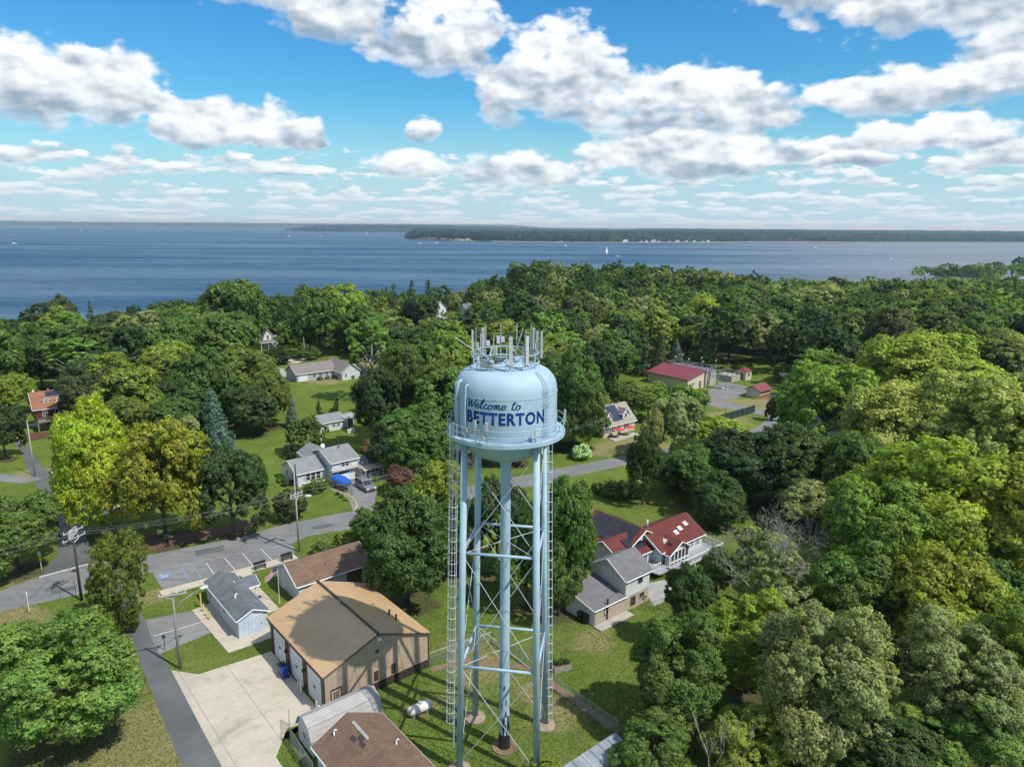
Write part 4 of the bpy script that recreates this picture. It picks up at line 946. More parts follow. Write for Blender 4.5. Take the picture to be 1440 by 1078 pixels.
# clay bluff and beach on the point
cl = MB(); rng = random.Random(5); n = 70; vs = []; fs = []
for i in range(n + 1):
    u = -.137 + (.085) * i / n; y = lerp_tab(BR, u) - 9 + rng.uniform(-3, 3); hh = (4 + 12 * vnoise(i * 3.0, 7, 17)) * min(1, i / 8, (n - i) / 8)
    vs += [(u * y * 1.005, y, WATER_Z), (u * y * 1.005, y + 3 + 2 * rng.random(), WATER_Z + hh)]
for i in range(n): fs.append((2 * i, 2 * i + 2, 2 * i + 3, 2 * i + 1))
struct(cl.add(vs, fs).obj('clay_bluff', M['bluff']))
bc = MB(); vs = []; fs = []; n = 90
for i in range(n + 1):
    u = -.03 + .52 * i / n; y = lerp_tab(BR, u) - 10; wd = 10 * (0.3 + 0.7 * vnoise(i * 1.0, 3, 9))
    vs += [(u * y * 1.005, y - wd, WATER_Z + 0.1), (u * y * 1.005, y + 3, WATER_Z + 1.6)]
for i in range(n): fs.append((2 * i, 2 * i + 2, 2 * i + 3, 2 * i + 1))
struct(bc.add(vs, fs).obj('beach', M['sand']))
# wooded spit at the creek mouth, right
spit = [(505, 840), (560, 852), (640, 860), (760, 890), (1000, 960)]
struct(MB().prism([(490, 800), (560, 815), (900, 830), (1300, 800), (1300, 1150), (900, 1120), (640, 960), (520, 880)], -26, WATER_Z + 1.0).obj('marsh', M['sand']))

# ================================================================== TREES
LEAFM = M['foliage']


def leaf_mesh(name, pos, nrm, out, size, asp, lr, cl, lb, mat):
    """one rhombic leaf spray per point"""
    N = len(pos); rng = np.random.default_rng(N)
    a = rng.normal(size=(N, 3)); t = np.cross(nrm, a); t /= np.linalg.norm(t, axis=1)[:, None] + 1e-9; b = np.cross(nrm, t)
    s = size[:, None]
    v = np.stack([pos - t * s, pos - b * s * asp + nrm * s * .18, pos + t * s, pos + b * s * asp + nrm * s * .12], 1).reshape(-1, 3)
    me = bpy.data.meshes.new(name)
    me.vertices.add(4 * N); me.vertices.foreach_set('co', v.astype(np.float32).ravel())
    me.loops.add(4 * N); me.loops.foreach_set('vertex_index', np.arange(4 * N, dtype=np.int32))
    me.polygons.add(N); me.polygons.foreach_set('loop_start', np.arange(0, 4 * N, 4, dtype=np.int32))
    me.polygons.foreach_set('loop_total', np.full(N, 4, np.int32)); me.polygons.foreach_set('use_smooth', np.ones(N, bool))
    me.update(calc_edges=True)
    col = np.repeat(np.stack([lr, cl, lb, np.ones(N)], 1), 4, 0).astype(np.float32)
    at = me.color_attributes.new('leafvar', 'FLOAT_COLOR', 'POINT'); at.data.foreach_set('color', col.ravel())
    vn = nrm * 0.62 + out * 0.55; vn /= np.linalg.norm(vn, axis=1)[:, None]
    me.normals_split_custom_set_from_vertices(np.repeat(vn, 4, 0).tolist())
    me.materials.append(mat)
    return me


def unit(v): return v / (np.linalg.norm(v, axis=-1, keepdims=True) + 1e-9)


def crown_points(seed, n_leaf, leaf, lobes=38, spread=0.66, lobe_r=0.36, open_=0.0, flat=-0.55, clumps=22):
    """lobes round an ellipsoid, sprays gathered in clumps on each lobe"""
    rng = np.random.default_rng(seed)
    k = np.arange(lobes) + 0.5; ph = np.arccos(1 - 2 * k / lobes); th = math.pi * (1 + 5 ** .5) * k
    d = np.stack([np.cos(th) * np.sin(ph), np.sin(th) * np.sin(ph), np.cos(ph)], 1) + rng.normal(size=(lobes, 3)) * 0.22; d = unit(d)
    keep = d[:, 2] > flat; d = d[keep]; n = len(d)
    bough = unit(rng.normal(size=(7, 3)) + np.array([0, 0, .3])); sway = np.clip((d @ bough.T) - 0.55, 0, 1).max(1) * 0.9      # a few boughs push out, hollows between
    rad = (spread * rng.uniform(0.70, 1.08, n) * (0.84 + sway))[:, None]; c = d * rad; lr_ = lobe_r * rng.uniform(0.50, 1.30, n)
    if open_: lr_ *= (1 - open_)
    P_, N_, O_, CL, LB = [], [], [], [], []
    w = lr_ ** 2 / (lr_ ** 2).sum()
    lobe_tone = rng.random(n)
    for i in range(n):
        nc = max(6, int(clumps * (lr_[i] / lobe_r) ** 2)); per = max(3, int(n_leaf * w[i] / nc))
        cd = unit(rng.normal(size=(nc, 3)) + d[i] * 0.75 + np.array([0, 0, 0.35])); cp = c[i] + cd * lr_[i] * rng.uniform(0.70, 1.06, nc)[:, None]
        ct = rng.random(nc); cs = lr_[i] * rng.uniform(0.20, 0.36, nc)
        off = unit(rng.normal(size=(nc, per, 3))) * (rng.random((nc, per, 1)) ** 0.5) * cs[:, None, None]
        p = cp[:, None, :] + off * np.array([1, 1, 0.72])
        o = unit(unit(p - c[i]) * 0.8 + off / cs[:, None, None] * 0.6)
        nn = unit(o * 0.75 + np.array([0, 0, 0.45]) + rng.normal(size=(nc, per, 3)) * 0.55)
        flip = (nn * o).sum(-1, keepdims=True) < 0; nn = np.where(flip, -nn, nn)
        P_.append(p.reshape(-1, 3)); N_.append(nn.reshape(-1, 3)); O_.append(o.reshape(-1, 3))
        CL.append(np.repeat(ct, per)); LB.append(np.full(nc * per, lobe_tone[i]) * 0.6 + np.repeat(rng.random(nc), per) * 0.4)
    P_, N_, O_, CL, LB = map(np.concatenate, (P_, N_, O_, CL, LB)); N = len(P_)
    return P_, N_, O_, leaf * rng.uniform(0.5, 1.55, N), rng.random(N), CL, LB


def crown(name, seed, n_leaf, leaf, asp=0.62, **kw):
    p, nn, o, s, lr, cl, lb = crown_points(seed, n_leaf, leaf, **kw)
    return leaf_mesh(name, p, nn, o, s, asp, lr, cl, lb, LEAFM)


def conifer(name, seed, levels=17, per=10, leaf=0.06, droop=0.25, full=1.0, sprays=26):
    """whorls of drooping boughs; unit radius, z from -1 to 1"""
    rng = np.random.default_rng(seed); P_, N_, O_, CL, LB = [], [], [], [], []
    for L in range(levels):
        f = (L + rng.uniform(-.2, .2)) / levels; z = -0.92 + 1.88 * f; rad = (1 - f) ** 0.82 * full + 0.04
        nb = max(4, int(per * (0.45 + 0.55 * (1 - f))))
        for b in range(nb):
            a = 2 * math.pi * (b + rng.random() * .8) / nb + L * 1.3; ln = rad * rng.uniform(0.72, 1.12); d = np.array([math.cos(a), math.sin(a), 0])
            n = max(6, int(sprays * (ln + 0.15))); t = rng.random(n) ** 0.65; wid = 0.20 * ln * (1 - t * 0.65) + 0.02
            side = np.array([-d[1], d[0], 0]); lat = rng.normal(size=n) * wid * 0.8
            p = d * (t * ln)[:, None] + side * lat[:, None]; p[:, 2] = z - droop * 0.42 * ln * t ** 1.5 + 0.10 * ln * np.maximum(0, t - .7) - np.abs(lat) * 0.35 + rng.normal(size=n) * 0.012
            o = unit(d * 0.8 + np.array([0, 0, 0.6]) + side * np.sign(lat)[:, None] * 0.25); nn = unit(np.array([0, 0, 0.9]) + d * 0.35 + rng.normal(size=(n, 3)) * 0.42)
            P_.append(p); N_.append(nn); O_.append(o); CL.append(np.full(n, rng.random())); LB.append(np.full(n, rng.random()))
    P_, N_, O_, CL, LB = map(np.concatenate, (P_, N_, O_, CL, LB)); N = len(P_)
    return leaf_mesh(name, P_, N_, O_, leaf * rng.uniform(.7, 1.35, N), 0.5, rng.random(N), CL, LB, LEAFM)


def trunk_mesh(name, seed, limbs=9, reach=0.6, mat='bark'):
    """tapered trunk with limbs; unit: base at 0, crown centre at 1"""
    rng = random.Random(seed); mb = MB()
    pts = [(0, 0, -0.02), (0.012, 0.0, 0.12), (rng.uniform(-.03, .03), rng.uniform(-.03, .03), 0.55), (rng.uniform(-.06, .06), rng.uniform(-.06, .06), 1.0), (0, 0, 1.3)]
    mb.path(pts, [0.085, 0.058, 0.046, 0.028, 0.008], 8)
    for i in range(limbs):
        a = 2 * math.pi * i / limbs + rng.uniform(-.4, .4); z0 = rng.uniform(0.38, 0.95); l = reach * rng.uniform(.6, 1.1); up = rng.uniform(.2, .5)
        p0 = Vector((0, 0, z0)); p1 = p0 + Vector((math.cos(a) * l * .45, math.sin(a) * l * .45, up * .45)); p2 = p0 + Vector((math.cos(a + .2) * l, math.sin(a + .2) * l, up))
        mb.path([p0, p1, p2], [0.026, 0.017, 0.006], 5)
        for s in (-1, 1):
            q = p1 + Vector((math.cos(a + s * .9) * l * .4, math.sin(a + s * .9) * l * .4, up * .4)); mb.path([p1, q], [0.012, 0.004], 4)
    return mb.mesh(name, M[mat], True)


PROTO = {
    'fine': [crown('crown', 91 + i, 95000, 0.0195, lobes=62, lobe_r=(0.27, 0.29)[i], spread=(0.74, 0.72)[i], clumps=34) for i in range(2)],
    'near': [crown('crown', 11 + i, 52000, 0.0275, lobes=44 + 6 * i, lobe_r=(0.34, 0.31, 0.36, 0.33, 0.29, 0.35, 0.30)[i], spread=(0.70, 0.72, 0.66, 0.71, 0.74, 0.68, 0.72)[i], clumps=30) for i in range(5)],
    'mid': [crown('crown', 31 + i, 21000, 0.046, lobes=34 + 5 * i, lobe_r=(0.37, 0.34, 0.40, 0.35, 0.31, 0.38)[i], spread=(0.65, 0.68, 0.62, 0.66, 0.72, 0.66)[i], clumps=24) for i in range(6)],
    'open': [crown('crown', 51, 30000, 0.027, lobes=40, lobe_r=0.30, spread=0.72, open_=0.12, flat=-0.25, clumps=16)],
    'shrub': [crown('crown', 61, 18000, 0.040, lobes=60, lobe_r=0.26, spread=0.78, flat=-0.9, clumps=16), crown('crown', 62, 6000, 0.085, lobes=22, lobe_r=0.40, spread=0.62, flat=-0.8, clumps=14)],
    'conifer': [conifer('crown', 71, 18, 12, 0.060, 0.30), conifer('crown', 72, 15, 9, 0.075, 0.5, 0.95)],
    'spruce': [conifer('crown', 73, 26, 15, 0.050, 0.22, 1.0, 34)],
    'dome': [crown('crown', 64, 26000, 0.036, lobes=130, lobe_r=0.17, spread=0.84, flat=-1.0, clumps=12)],
    'cone': [crown('crown', 74, 6000, 0.07, lobes=46, lobe_r=0.22, spread=0.80, flat=-1.0, clumps=12)],
    'cedar': [crown('crown', 75, 44000, 0.028, 0.4, lobes=70, lobe_r=0.26, spread=0.72, flat=-0.95, clumps=22)],
}
# a cone for clipped evergreens: pull the ball into a cone
_me = PROTO['cone'][0]; _co = np.empty(len(_me.vertices) * 3, np.float32); _me.vertices.foreach_get('co', _co); _co = _co.reshape(-1, 3)
_f = np.clip((1.05 - _co[:, 2]) / 2.05, 0.05, 1.0); _h = np.sqrt(np.clip(1.05 - _co[:, 2] ** 2, .05, 1)); _co[:, :2] *= (_f / _h)[:, None]; _me.vertices.foreach_set('co', _co.ravel())
TRUNKS = [trunk_mesh('trunk', 5), trunk_mesh('trunk', 6, 11, 0.7), trunk_mesh('trunk', 7, 12, 0.75, 'pale_bark')]
CTRUNK = MB().path([(0, 0, -0.02), (0, 0, 1), (0, 0, 1.9)], [0.05, 0.03, 0.004], 7).mesh('trunk', M['bark'], True)
trng = random.Random(99)
GAIN = 1.95


def plant(name, x, y, z, r, rz, zc, crown_me, trunk_me, tone, label, cat, group=None, turn=None, jitter=0.12):
    t = thing(name, label, cat, (x, y, z), trng.uniform(0, 6.28), group)
    c = link('crown', crown_me, t); c.location = (0, 0, zc); sk = trng.uniform(.9, 1.1); c.scale = (r * sk, r / sk, rz); c.rotation_euler = (trng.uniform(-.13, .13), trng.uniform(-.13, .13), 0)
    base, tn = TONES[tone]; k = GAIN * trng.uniform(1 - jitter, 1 + jitter); g = trng.uniform(-0.06, 0.06)
    c.color = (base[0] * k * (1 + g), base[1] * k, base[2] * k * (1 - g), tn if turn is None else turn)
    if trunk_me is not None:
        s = link('trunk', trunk_me, t); s.scale = (r * 0.92, r * 0.92, max(zc, 0.5))
    return t


for x, y, z, r, rz, zc, k, tone, label in NAMED_TREES:
    near = y < 165
    if k == 'B': cm, tm, nm, ct = trng.choice(PROTO['fine' if y < 64 else 'near' if near else 'mid']), trng.choice(TRUNKS[:2]), 'broadleaf_tree', 'tree'
    elif k == 'O': cm, tm, nm, ct = PROTO['open'][0], TRUNKS[2], 'broadleaf_tree', 'tree'
    elif k == 'C': cm, tm, nm, ct = PROTO['cedar'][0], CTRUNK, 'cedar_tree', 'tree'
    elif k == 'S': cm, tm, nm, ct = (PROTO['dome'][0] if 'clipped' in label else PROTO['shrub'][0 if r > 1.6 else 1]), None, 'shrub', 'shrub'
    else:
        cm = PROTO['cone'][0] if 'clipped' in label else (PROTO['spruce'][0] if tone == 'bs' else trng.choice(PROTO['conifer'])); tm, nm, ct = CTRUNK, 'conifer_tree', 'tree'
    plant(nm, x, y, z, r, rz, zc, cm, tm, tone, label, ct)

WTONES = ['dk', 'dk', 'dg', 'md', 'md', 'ol', 'gg', 'dg', 'md', 'ob', 'lt', 'ly']
WLAB = {'dk': 'dark green', 'dg': 'deep green', 'md': 'mid green', 'ol': 'olive green', 'gg': 'grey green', 'ob': 'brownish green', 'lt': 'light green', 'ly': 'yellowish green', 'yg': 'bright yellow green', 'lg': 'fresh green'}
def SIZ(r, h): return ('broad' if r > 6.0 else 'narrow' if r < 4.9 else 'rounded') + (' tall' if h > 16.5 else ' low' if h < 12.5 else '')


for x, y, z, r, rz, zc in WOOD_TREES:
    tone = trng.choice(WTONES if not (x > 40 and y < 200) else ['lt', 'ly', 'yg', 'md', 'ol', 'gg', 'lg', 'md'])
    if x < -20: where, grp = 'among the houses near the bay', 'trees among the houses near the bay'
    elif y > 215: where, grp = 'in the wood beyond the treatment plant', 'trees in the wood beyond the treatment plant'
    elif x > 40: where, grp = 'filling the near wood right of the houses', 'trees filling the near wood'
    else: where, grp = 'behind the water tower', 'trees behind the water tower'
    plant('broadleaf_tree', x, y, z, r, rz, zc, trng.choice(PROTO['near' if y < 130 else 'mid']), trng.choice(TRUNKS[:2]), tone, '%s %s tree %s' % (SIZ(r, zc + rz), WLAB[tone], where), 'tree', '%s %s %s' % (SIZ(r, zc + rz), WLAB[tone], grp))


# the rest of the wood, too many to tell apart: one object
def far_wood():
    rng = random.Random(21); pts = []
    cell = 9.0; grid = {}
    for t in list(NAMED_TREES) + list(WOOD_TREES):
        grid.setdefault((int(t[0] // cell), int(t[1] // cell)), []).append((t[0], t[1]))
    views = [(-.40, -.31, 215, 262), (-.135, -.055, 280, 372), (-.025, .01, 280, 372), (-.40, -.215, 0, 262), (.17, .44, 0, 214), (-.55, -.40, 0, 235), (-.215, .25, 0, 235), (-1, -.55, 0, 215), (.44, 1.0, 0, 150)]
    y = 150.0
    while y < 780:
        st = 9.2 + y * 0.003; x = -0.85 * y
        while x < 0.92 * y:
            px, py = x + rng.uniform(-.42, .42) * st, y + rng.uniform(-.42, .42) * st; u = px / py; x += st
            if py > lerp_tab(SHORE, u) - 16: continue
            if any(a < u < b and c < py < d for a, b, c, d in views): continue
            g = (int(px // cell), int(py // cell))
            if any(math.dist(q, (px, py)) < 6.6 for i in (-1, 0, 1) for j in (-1, 0, 1) for q in grid.get((g[0] + i, g[1] + j), ())): continue
            z = ter(px, py); r = rng.uniform(4.6, 6.2) + 2.6 * rng.random() ** 2; h = rng.uniform(12, 18) + (r - 4.6) * 1.3 if u > 0 else rng.uniform(9, 15)
            if u < -.5: h *= 0.85
            h += 8.5 * sstep(-.07, 0, u) * sstep(.42, .18, u) * sstep(330, 400, py)
            pts.append((px, py, z, r, r * rng.uniform(.85, 1.1), h))
        y += st * 0.93
    for i in range(230):                      # the wooded spit
        s = rng.random(); px = 520 + 620 * s + rng.uniform(0, 40); py = 850 + 150 * s * s + rng.uniform(0, 120)
        hill = 20 * sstep(0, .6, s); pts.append((px, py, WATER_Z + hill, rng.uniform(7, 12), rng.uniform(7, 10), rng.uniform(16, 24)))
    print('far wood trees', len(pts))
    protos = []
    for sd in (1, 2, 3, 4, 5):
        p, nn, o, s, lr, cl, lb = crown_points(80 + sd, 640, 0.105, lobes=26, lobe_r=0.36, spread=0.66, flat=-0.35, clumps=9); protos.append((p, nn, o, s, lr, cl, lb))
    A = [[] for _ in range(7)]; T = []
    keys = ['dk', 'dg', 'md', 'md', 'ol', 'gg', 'md', 'lt', 'dk', 'ol', 'ly']
    for px, py, z, r, rz, h in pts:
        p, nn, o, s, lr, cl, lb = protos[rng.randrange(5)]; a = rng.uniform(0, 6.28); ca, sa = math.cos(a), math.sin(a)
        Rm = np.array([[ca, sa, 0], [-sa, ca, 0], [0, 0, 1]])
        A[0].append(p @ Rm * np.array([r, r, rz]) + np.array([px, py, z + h - rz])); A[1].append(nn @ Rm); A[2].append(o @ Rm); A[3].append(s * r); A[4].append(lr); A[5].append(cl); A[6].append(lb)
        base = np.array(TONES[rng.choice(keys)][0]) * 1.65 * rng.uniform(.8, 1.2); T.append(np.tile(np.append(base, 1), (len(p), 1)))
    p, nn, o, s, lr, cl, lb = [np.concatenate(q) for q in A]
    me = leaf_mesh('woodland', p, nn, o, s, 0.7, lr, cl, lb, M['far_foliage'])
    at = me.color_attributes.new('tint', 'FLOAT_COLOR', 'POINT'); at.data.foreach_set('color', np.repeat(np.concatenate(T), 4, 0).astype(np.float32).ravel())
    tag(link('woodland', me), 'dense green wood running down to the river shore', 'woodland', kind='stuff')
    print('woodland quads', len(p))


far_wood()


# bare grey tree and dead snags
def bare_tree(name, label, x, y, h, spread, seed, mat='pale_bark', depth=5, r0=0.16, group=None, splay=0.55):
    rng = random.Random(seed); t = thing(name, label, 'dead tree' if depth < 4 else 'tree', (x, y, ter(x, y)), 0, group); tr, br = MB(), MB()
    def grow(p, d, l, r, k):
        q = p + d * l * .5 + Vector((rng.uniform(-.06, .06), rng.uniform(-.06, .06), 0)) * l; e = q + (d + Vector((rng.uniform(-.15, .15), rng.uniform(-.15, .15), .05))).normalized() * l * .5
        (tr if k == depth else br).path([p, q, e], [r, r * .82, r * .62], 6 if k > 2 else 4)
        if k <= 0: return
        for i in range(rng.choice((2, 3, 3)) if k > 1 else 3):
            ax = Vector((rng.uniform(-1, 1), rng.uniform(-1, 1), rng.uniform(-.25, .6))).normalized(); nd = (d + ax * splay * spread).normalized()
            grow(p + (e - p) * rng.uniform(.55, 1), nd, l * rng.uniform(.62, .82), max(0.011, r * .58), k - 1)
    grow(Vector((0, 0, -0.1)), Vector((0, 0, 1)), h * .30, r0, depth)
    tr.obj('trunk', M[mat], t, True); br.obj('branches', M[mat], t, True)
    return t


bare_tree('bare_tree', 'bare silvery tree with thin leafless twigs beside the near wood', 28.0, 73.0, 17.0, 1.4, 4, depth=7, r0=0.17, splay=0.8)
bt = bare_tree('bare_tree', 'second leafless grey tree leaning behind the bare silvery tree', 34.5, 78.5, 15.0, 1.2, 9, depth=6, r0=0.17, splay=0.7)
plant('understorey_tree', 29.0, 73.8, 0, 5.4, 5.4, 6.4, PROTO['open'][0], None, 'gg', 'thin grey green growth inside the bare silvery tree', 'tree')
bare_tree('dead_snag', 'tall dead snag at the edge of the near wood', 16.0, 48.0, 12.5, .5, 14, depth=3, r0=0.085, splay=.45)
bare_tree('dead_snag', 'short forked dead snag beside the tall snag', 17.9, 47.6, 11, .6, 15, depth=3, r0=0.07, splay=.5)
# shaggy vine covered tree at the plant gate
t = bare_tree('vine_covered_tree', 'half dead tree draped in vines at the plant gate', 62.0, 164.0, 9.0, 1.0, 23, mat='bark', depth=4, r0=0.22)
for k, (dx, dz, r) in enumerate(((0, 3.4, 1.4), (1.2, 2.4, 1.3), (-.4, 1.8, 1.3), (0.3, 5.0, .8))):
    c = link('vine', PROTO['shrub'][1], t); c.location = (dx, 0, dz); c.scale = (r, r, r * 1.25); c.color = (*TONES['dg'][0], 0.1)

# ================================================================== BUILDINGS
GR = R(40.0)           # bearing of the town grid


def building(name, label, cat, x, y, rot=GR, z=0.0, group=None):
    return thing(name, label, cat, (x, y, z), rot, group)


class Block:
    """gabled block in the building's own axes; ridge along 'x' or 'y' (or a single slope 'sx'/'sy' rising to the far side)"""
    def __init__(s, P, x0, x1, y0, y1, h, rise, axis, wall, roof, over=0.32, z0=0.0, trim='white_paint', gable_over=None, thick=0.14, walls=True):
        s.P, s.x0, s.x1, s.y0, s.y1, s.h, s.rise, s.axis, s.over, s.z0 = P, x0, x1, y0, y1, h, rise, axis, over, z0
        go = over if gable_over is None else gable_over; s.go = go
        mb = MB(); t = z0 + h
        # map (u along ridge, v across) to x,y
        if axis[-1] == 'x': s.U0, s.U1, s.V0, s.V1 = x0, x1, y0, y1; s.mp = lambda u, v, z: (u, v, z)
        else: s.U0, s.U1, s.V0, s.V1 = y0, y1, x0, x1; s.mp = lambda u, v, z: (v, u, z)
        vm = (s.V0 + s.V1) / 2; s.vm = vm; s.single = axis[0] == 's'
        if s.single: prof = [(s.V0, z0), (s.V1, z0), (s.V1, t + rise), (s.V0, t)]
        else: prof = [(s.V0, z0), (s.V1, z0), (s.V1, t), (vm, t + rise), (s.V0, t)]
        n = len(prof); vs = [s.mp(s.U0, v, z) for v, z in prof] + [s.mp(s.U1, v, z) for v, z in prof]
        fs = [tuple(range(n)), tuple(range(2 * n - 1, n - 1, -1))] + [(i, i + n, (i + 1) % n + n, (i + 1) % n) for i in range(n)]
        c_, s_n = math.cos(P.rotation_euler.z), math.sin(P.rotation_euler.z)
        PAVED.append([(P.location.x + x * c_ - y * s_n, P.location.y + x * s_n + y * c_) for x, y in ((x0, y0), (x1, y0), (x1, y1), (x0, y1))])
        if walls: mb.add(vs, fs).obj('wall', M[wall], P)
        s.slope = rise / ((s.V1 - s.V0) if s.single else (s.V1 - s.V0) / 2)
        rb = MB(); ua, ub = s.U0 - go, s.U1 + go
        if s.single:
            a = s.rp(0, s.U0, -over); q = [s.rp(0, ua, -over), s.rp(0, ub, -over), s.rp(0, ub, s.V1 - s.V0 + over), s.rp(0, ua, s.V1 - s.V0 + over)]
            s.slab(rb, q, thick)
        else:
            for side in (0, 1):
                hw = (s.V1 - s.V0) / 2
                s.slab(rb, [s.rp(side, ua, -over), s.rp(side, ub, -over), s.rp(side, ub, hw), s.rp(side, ua, hw)], thick)
        s.roof = rb.obj('roof', M[roof], P)
        if trim:
            tb = MB()
            for side in ((0,) if s.single else (0, 1)):
                hw = (s.V1 - s.V0) if s.single else (s.V1 - s.V0) / 2
                for u, du in ((ua, -0.03), (ub, 0.03)):
                    a, b = Vector(s.rp(side, u + du, -over)), Vector(s.rp(side, u + du, hw))
                    tb.tube(a - Vector((0, 0, .10)), b - Vector((0, 0, .10)), 0.085, n=4)
                a, b = Vector(s.rp(side, ua, -over - .03)), Vector(s.rp(side, ub, -over - .03))
                tb.tube(a - Vector((0, 0, .10)), b - Vector((0, 0, .10)), 0.085, n=4)
            tb.obj('fascia', M[trim], P)
    def rp(s, side, u, d):
        """point on the roof: side 0 = low v, 1 = high v; d = distance in plan up from the wall line"""
        v = s.V0 + d if side == 0 else s.V1 - d
        return s.mp(u, v, s.z0 + s.h + d * s.slope + 0.05)
    def slab(s, mb, q, t):
        a = Vector(q[1]) - Vector(q[0]); b = Vector(q[3]) - Vector(q[0])
        if a.cross(b).z < 0: q = [q[3], q[2], q[1], q[0]]
        mb.hull(q, t)
    def panel(s, side, u0, u1, d0, d1, name, mat, lift=0.16, t=0.06, parent=None, inset=0.0):
        q = [Vector(s.rp(side, u0, d0)), Vector(s.rp(side, u1, d0)), Vector(s.rp(side, u1, d1)), Vector(s.rp(side, u0, d1))]
        n = (q[1] - q[0]).cross(q[3] - q[0]).normalized(); n = n if n.z > 0 else -n
        mb = MB(); s.slab(mb, [p + n * lift for p in q], t); return mb.obj(name, M[mat], parent or s.P)
    def frame(s, side):
        """origin, along, outward for a wall side F/B/L/R"""
        return {'F': (Vector((s.x0, s.y0, s.z0)), Vector((1, 0, 0)), Vector((0, -1, 0))), 'B': (Vector((s.x0, s.y1, s.z0)), Vector((1, 0, 0)), Vector((0, 1, 0))),
                'L': (Vector((s.x0, s.y0, s.z0)), Vector((0, 1, 0)), Vector((-1, 0, 0))), 'R': (Vector((s.x1, s.y0, s.z0)), Vector((0, 1, 0)), Vector((1, 0, 0)))}[side]
    def slabbox(s, side, c0, c1, za, zb, d0, d1):
        o, a, n = s.frame(side); up = Vector((0, 0, 1)); p = [o + a * c + n * d + up * z for d in (d0, d1) for c, z in ((c0, za), (c1, za), (c1, zb), (c0, zb))]
        f = [(0, 1, 2, 3), (7, 6, 5, 4), (0, 4, 5, 1), (1, 5, 6, 2), (2, 6, 7, 3), (3, 7, 4, 0)]
        return p, f
    def window(s, side, c, z, w, h, nx=2, ny=2, trim='white_paint', shutters=None, glass='glass', bar=0.06):
        mb = MB(); b = 0.09
        for c0, c1, za, zb in ((c - w / 2 - b, c + w / 2 + b, z - b, z), (c - w / 2 - b, c + w / 2 + b, z + h, z + h + b), (c - w / 2 - b, c - w / 2, z, z + h), (c + w / 2, c + w / 2 + b, z, z + h)):
            mb.add(*s.slabbox(side, c0, c1, za, zb, -0.02, 0.07))
        for i in range(1, nx):
            x = c - w / 2 + w * i / nx; mb.add(*s.slabbox(side, x - bar / 2, x + bar / 2, z, z + h, 0.0, 0.055))
        for j in range(1, ny):
            y = z + h * j / ny; mb.add(*s.slabbox(side, c - w / 2, c + w / 2, y - bar / 2, y + bar / 2, 0.0, 0.05))
        o = mb.obj('window', M[trim], s.P)
        MB().add(*s.slabbox(side, c - w / 2, c + w / 2, z, z + h, -0.01, 0.025)).obj('pane', M[glass], o)
        if shutters:
            for q in (-1, 1):
                cc = c + q * (w / 2 + b + 0.2); MB().add(*s.slabbox(side, cc - .18, cc + .18, z - .05, z + h + .05, 0.0, 0.05)).obj('shutter', M[shutters], s.P)
        return o
    def door(s, side, c, z, w, h, mat='white_door', trim='white_paint', glass=None, name='door', grid=(0, 0), handle=True, depth=0.05):
        o = MB().add(*s.slabbox(side, c - w / 2, c + w / 2, z, z + h, -0.02, depth)).obj(name, M[mat], s.P)
        fb = MB()
        for c0, c1, za, zb in ((c - w / 2 - .1, c - w / 2, z, z + h + .1), (c + w / 2, c + w / 2 + .1, z, z + h + .1), (c - w / 2, c + w / 2, z + h, z + h + .1)):
            fb.add(*s.slabbox(side, c0, c1, za, zb, -0.02, depth + .03))
        fb.obj('frame', M[trim], o)
        if glass:
            g0, g1, h0, h1 = glass; nx, ny = grid or (1, 1)
            for i in range(max(1, nx)):
                for j in range(max(1, ny)):
                    wx = (g1 - g0) * w / max(1, nx); hy = (h1 - h0) * h / max(1, ny); x = c - w / 2 + g0 * w + wx * i; y = z + h0 * h + hy * j
                    MB().add(*s.slabbox(side, x + .03, x + wx - .03, y + .03, y + hy - .03, depth - .02, depth + .012)).obj('pane', M['glass'], o)
        if handle: MB().add(*s.slabbox(side, c + w * .38, c + w * .38 + .06, z + h * .45, z + h * .52, depth, depth + .06)).obj('handle', M['dark_metal'], o)
        return o


def vent_pipe(P, x, y, z, h=0.5, r=0.09, mat='white_paint', cap=False, parent=None):
    mb = MB().tube((x, y, z - .3), (x, y, z + h), r, n=10)
    if cap: mb.path([(x, y, z + h), (x + .12, y, z + h + .12), (x + .26, y, z + h + .02)], [r, r, r], 10)
    return mb.obj('vent_pipe', M[mat], parent or P, True)


def railing(P, pts, h=0.95, mat='white_paint', gap=0.5, name='railing', z=0.0, pickets=True):
    mb = MB()
    for a, b in zip(pts, pts[1:]):
        a, b = Vector((*a[:2], a[2] if len(a) > 2 else z)), Vector((*b[:2], b[2] if len(b) > 2 else z)); L = (b - a).length; n = max(1, round(L / 1.8))
        for i in range(n + 1):
            p = a + (b - a) * i / n; mb.box((p.x, p.y, p.z + h / 2), (.11, .11, h + .05))
        for zz in (h, h * .16): mb.tube(a + Vector((0, 0, zz)), b + Vector((0, 0, zz)), .055, n=4)
        if pickets:
            m = int(L / .22)
            for i in range(m): p = a + (b - a) * (i + .5) / m; mb.box((p.x, p.y, p.z + h * .58), (.045, .045, h * .84))
    return mb.obj(name, M[mat], P)


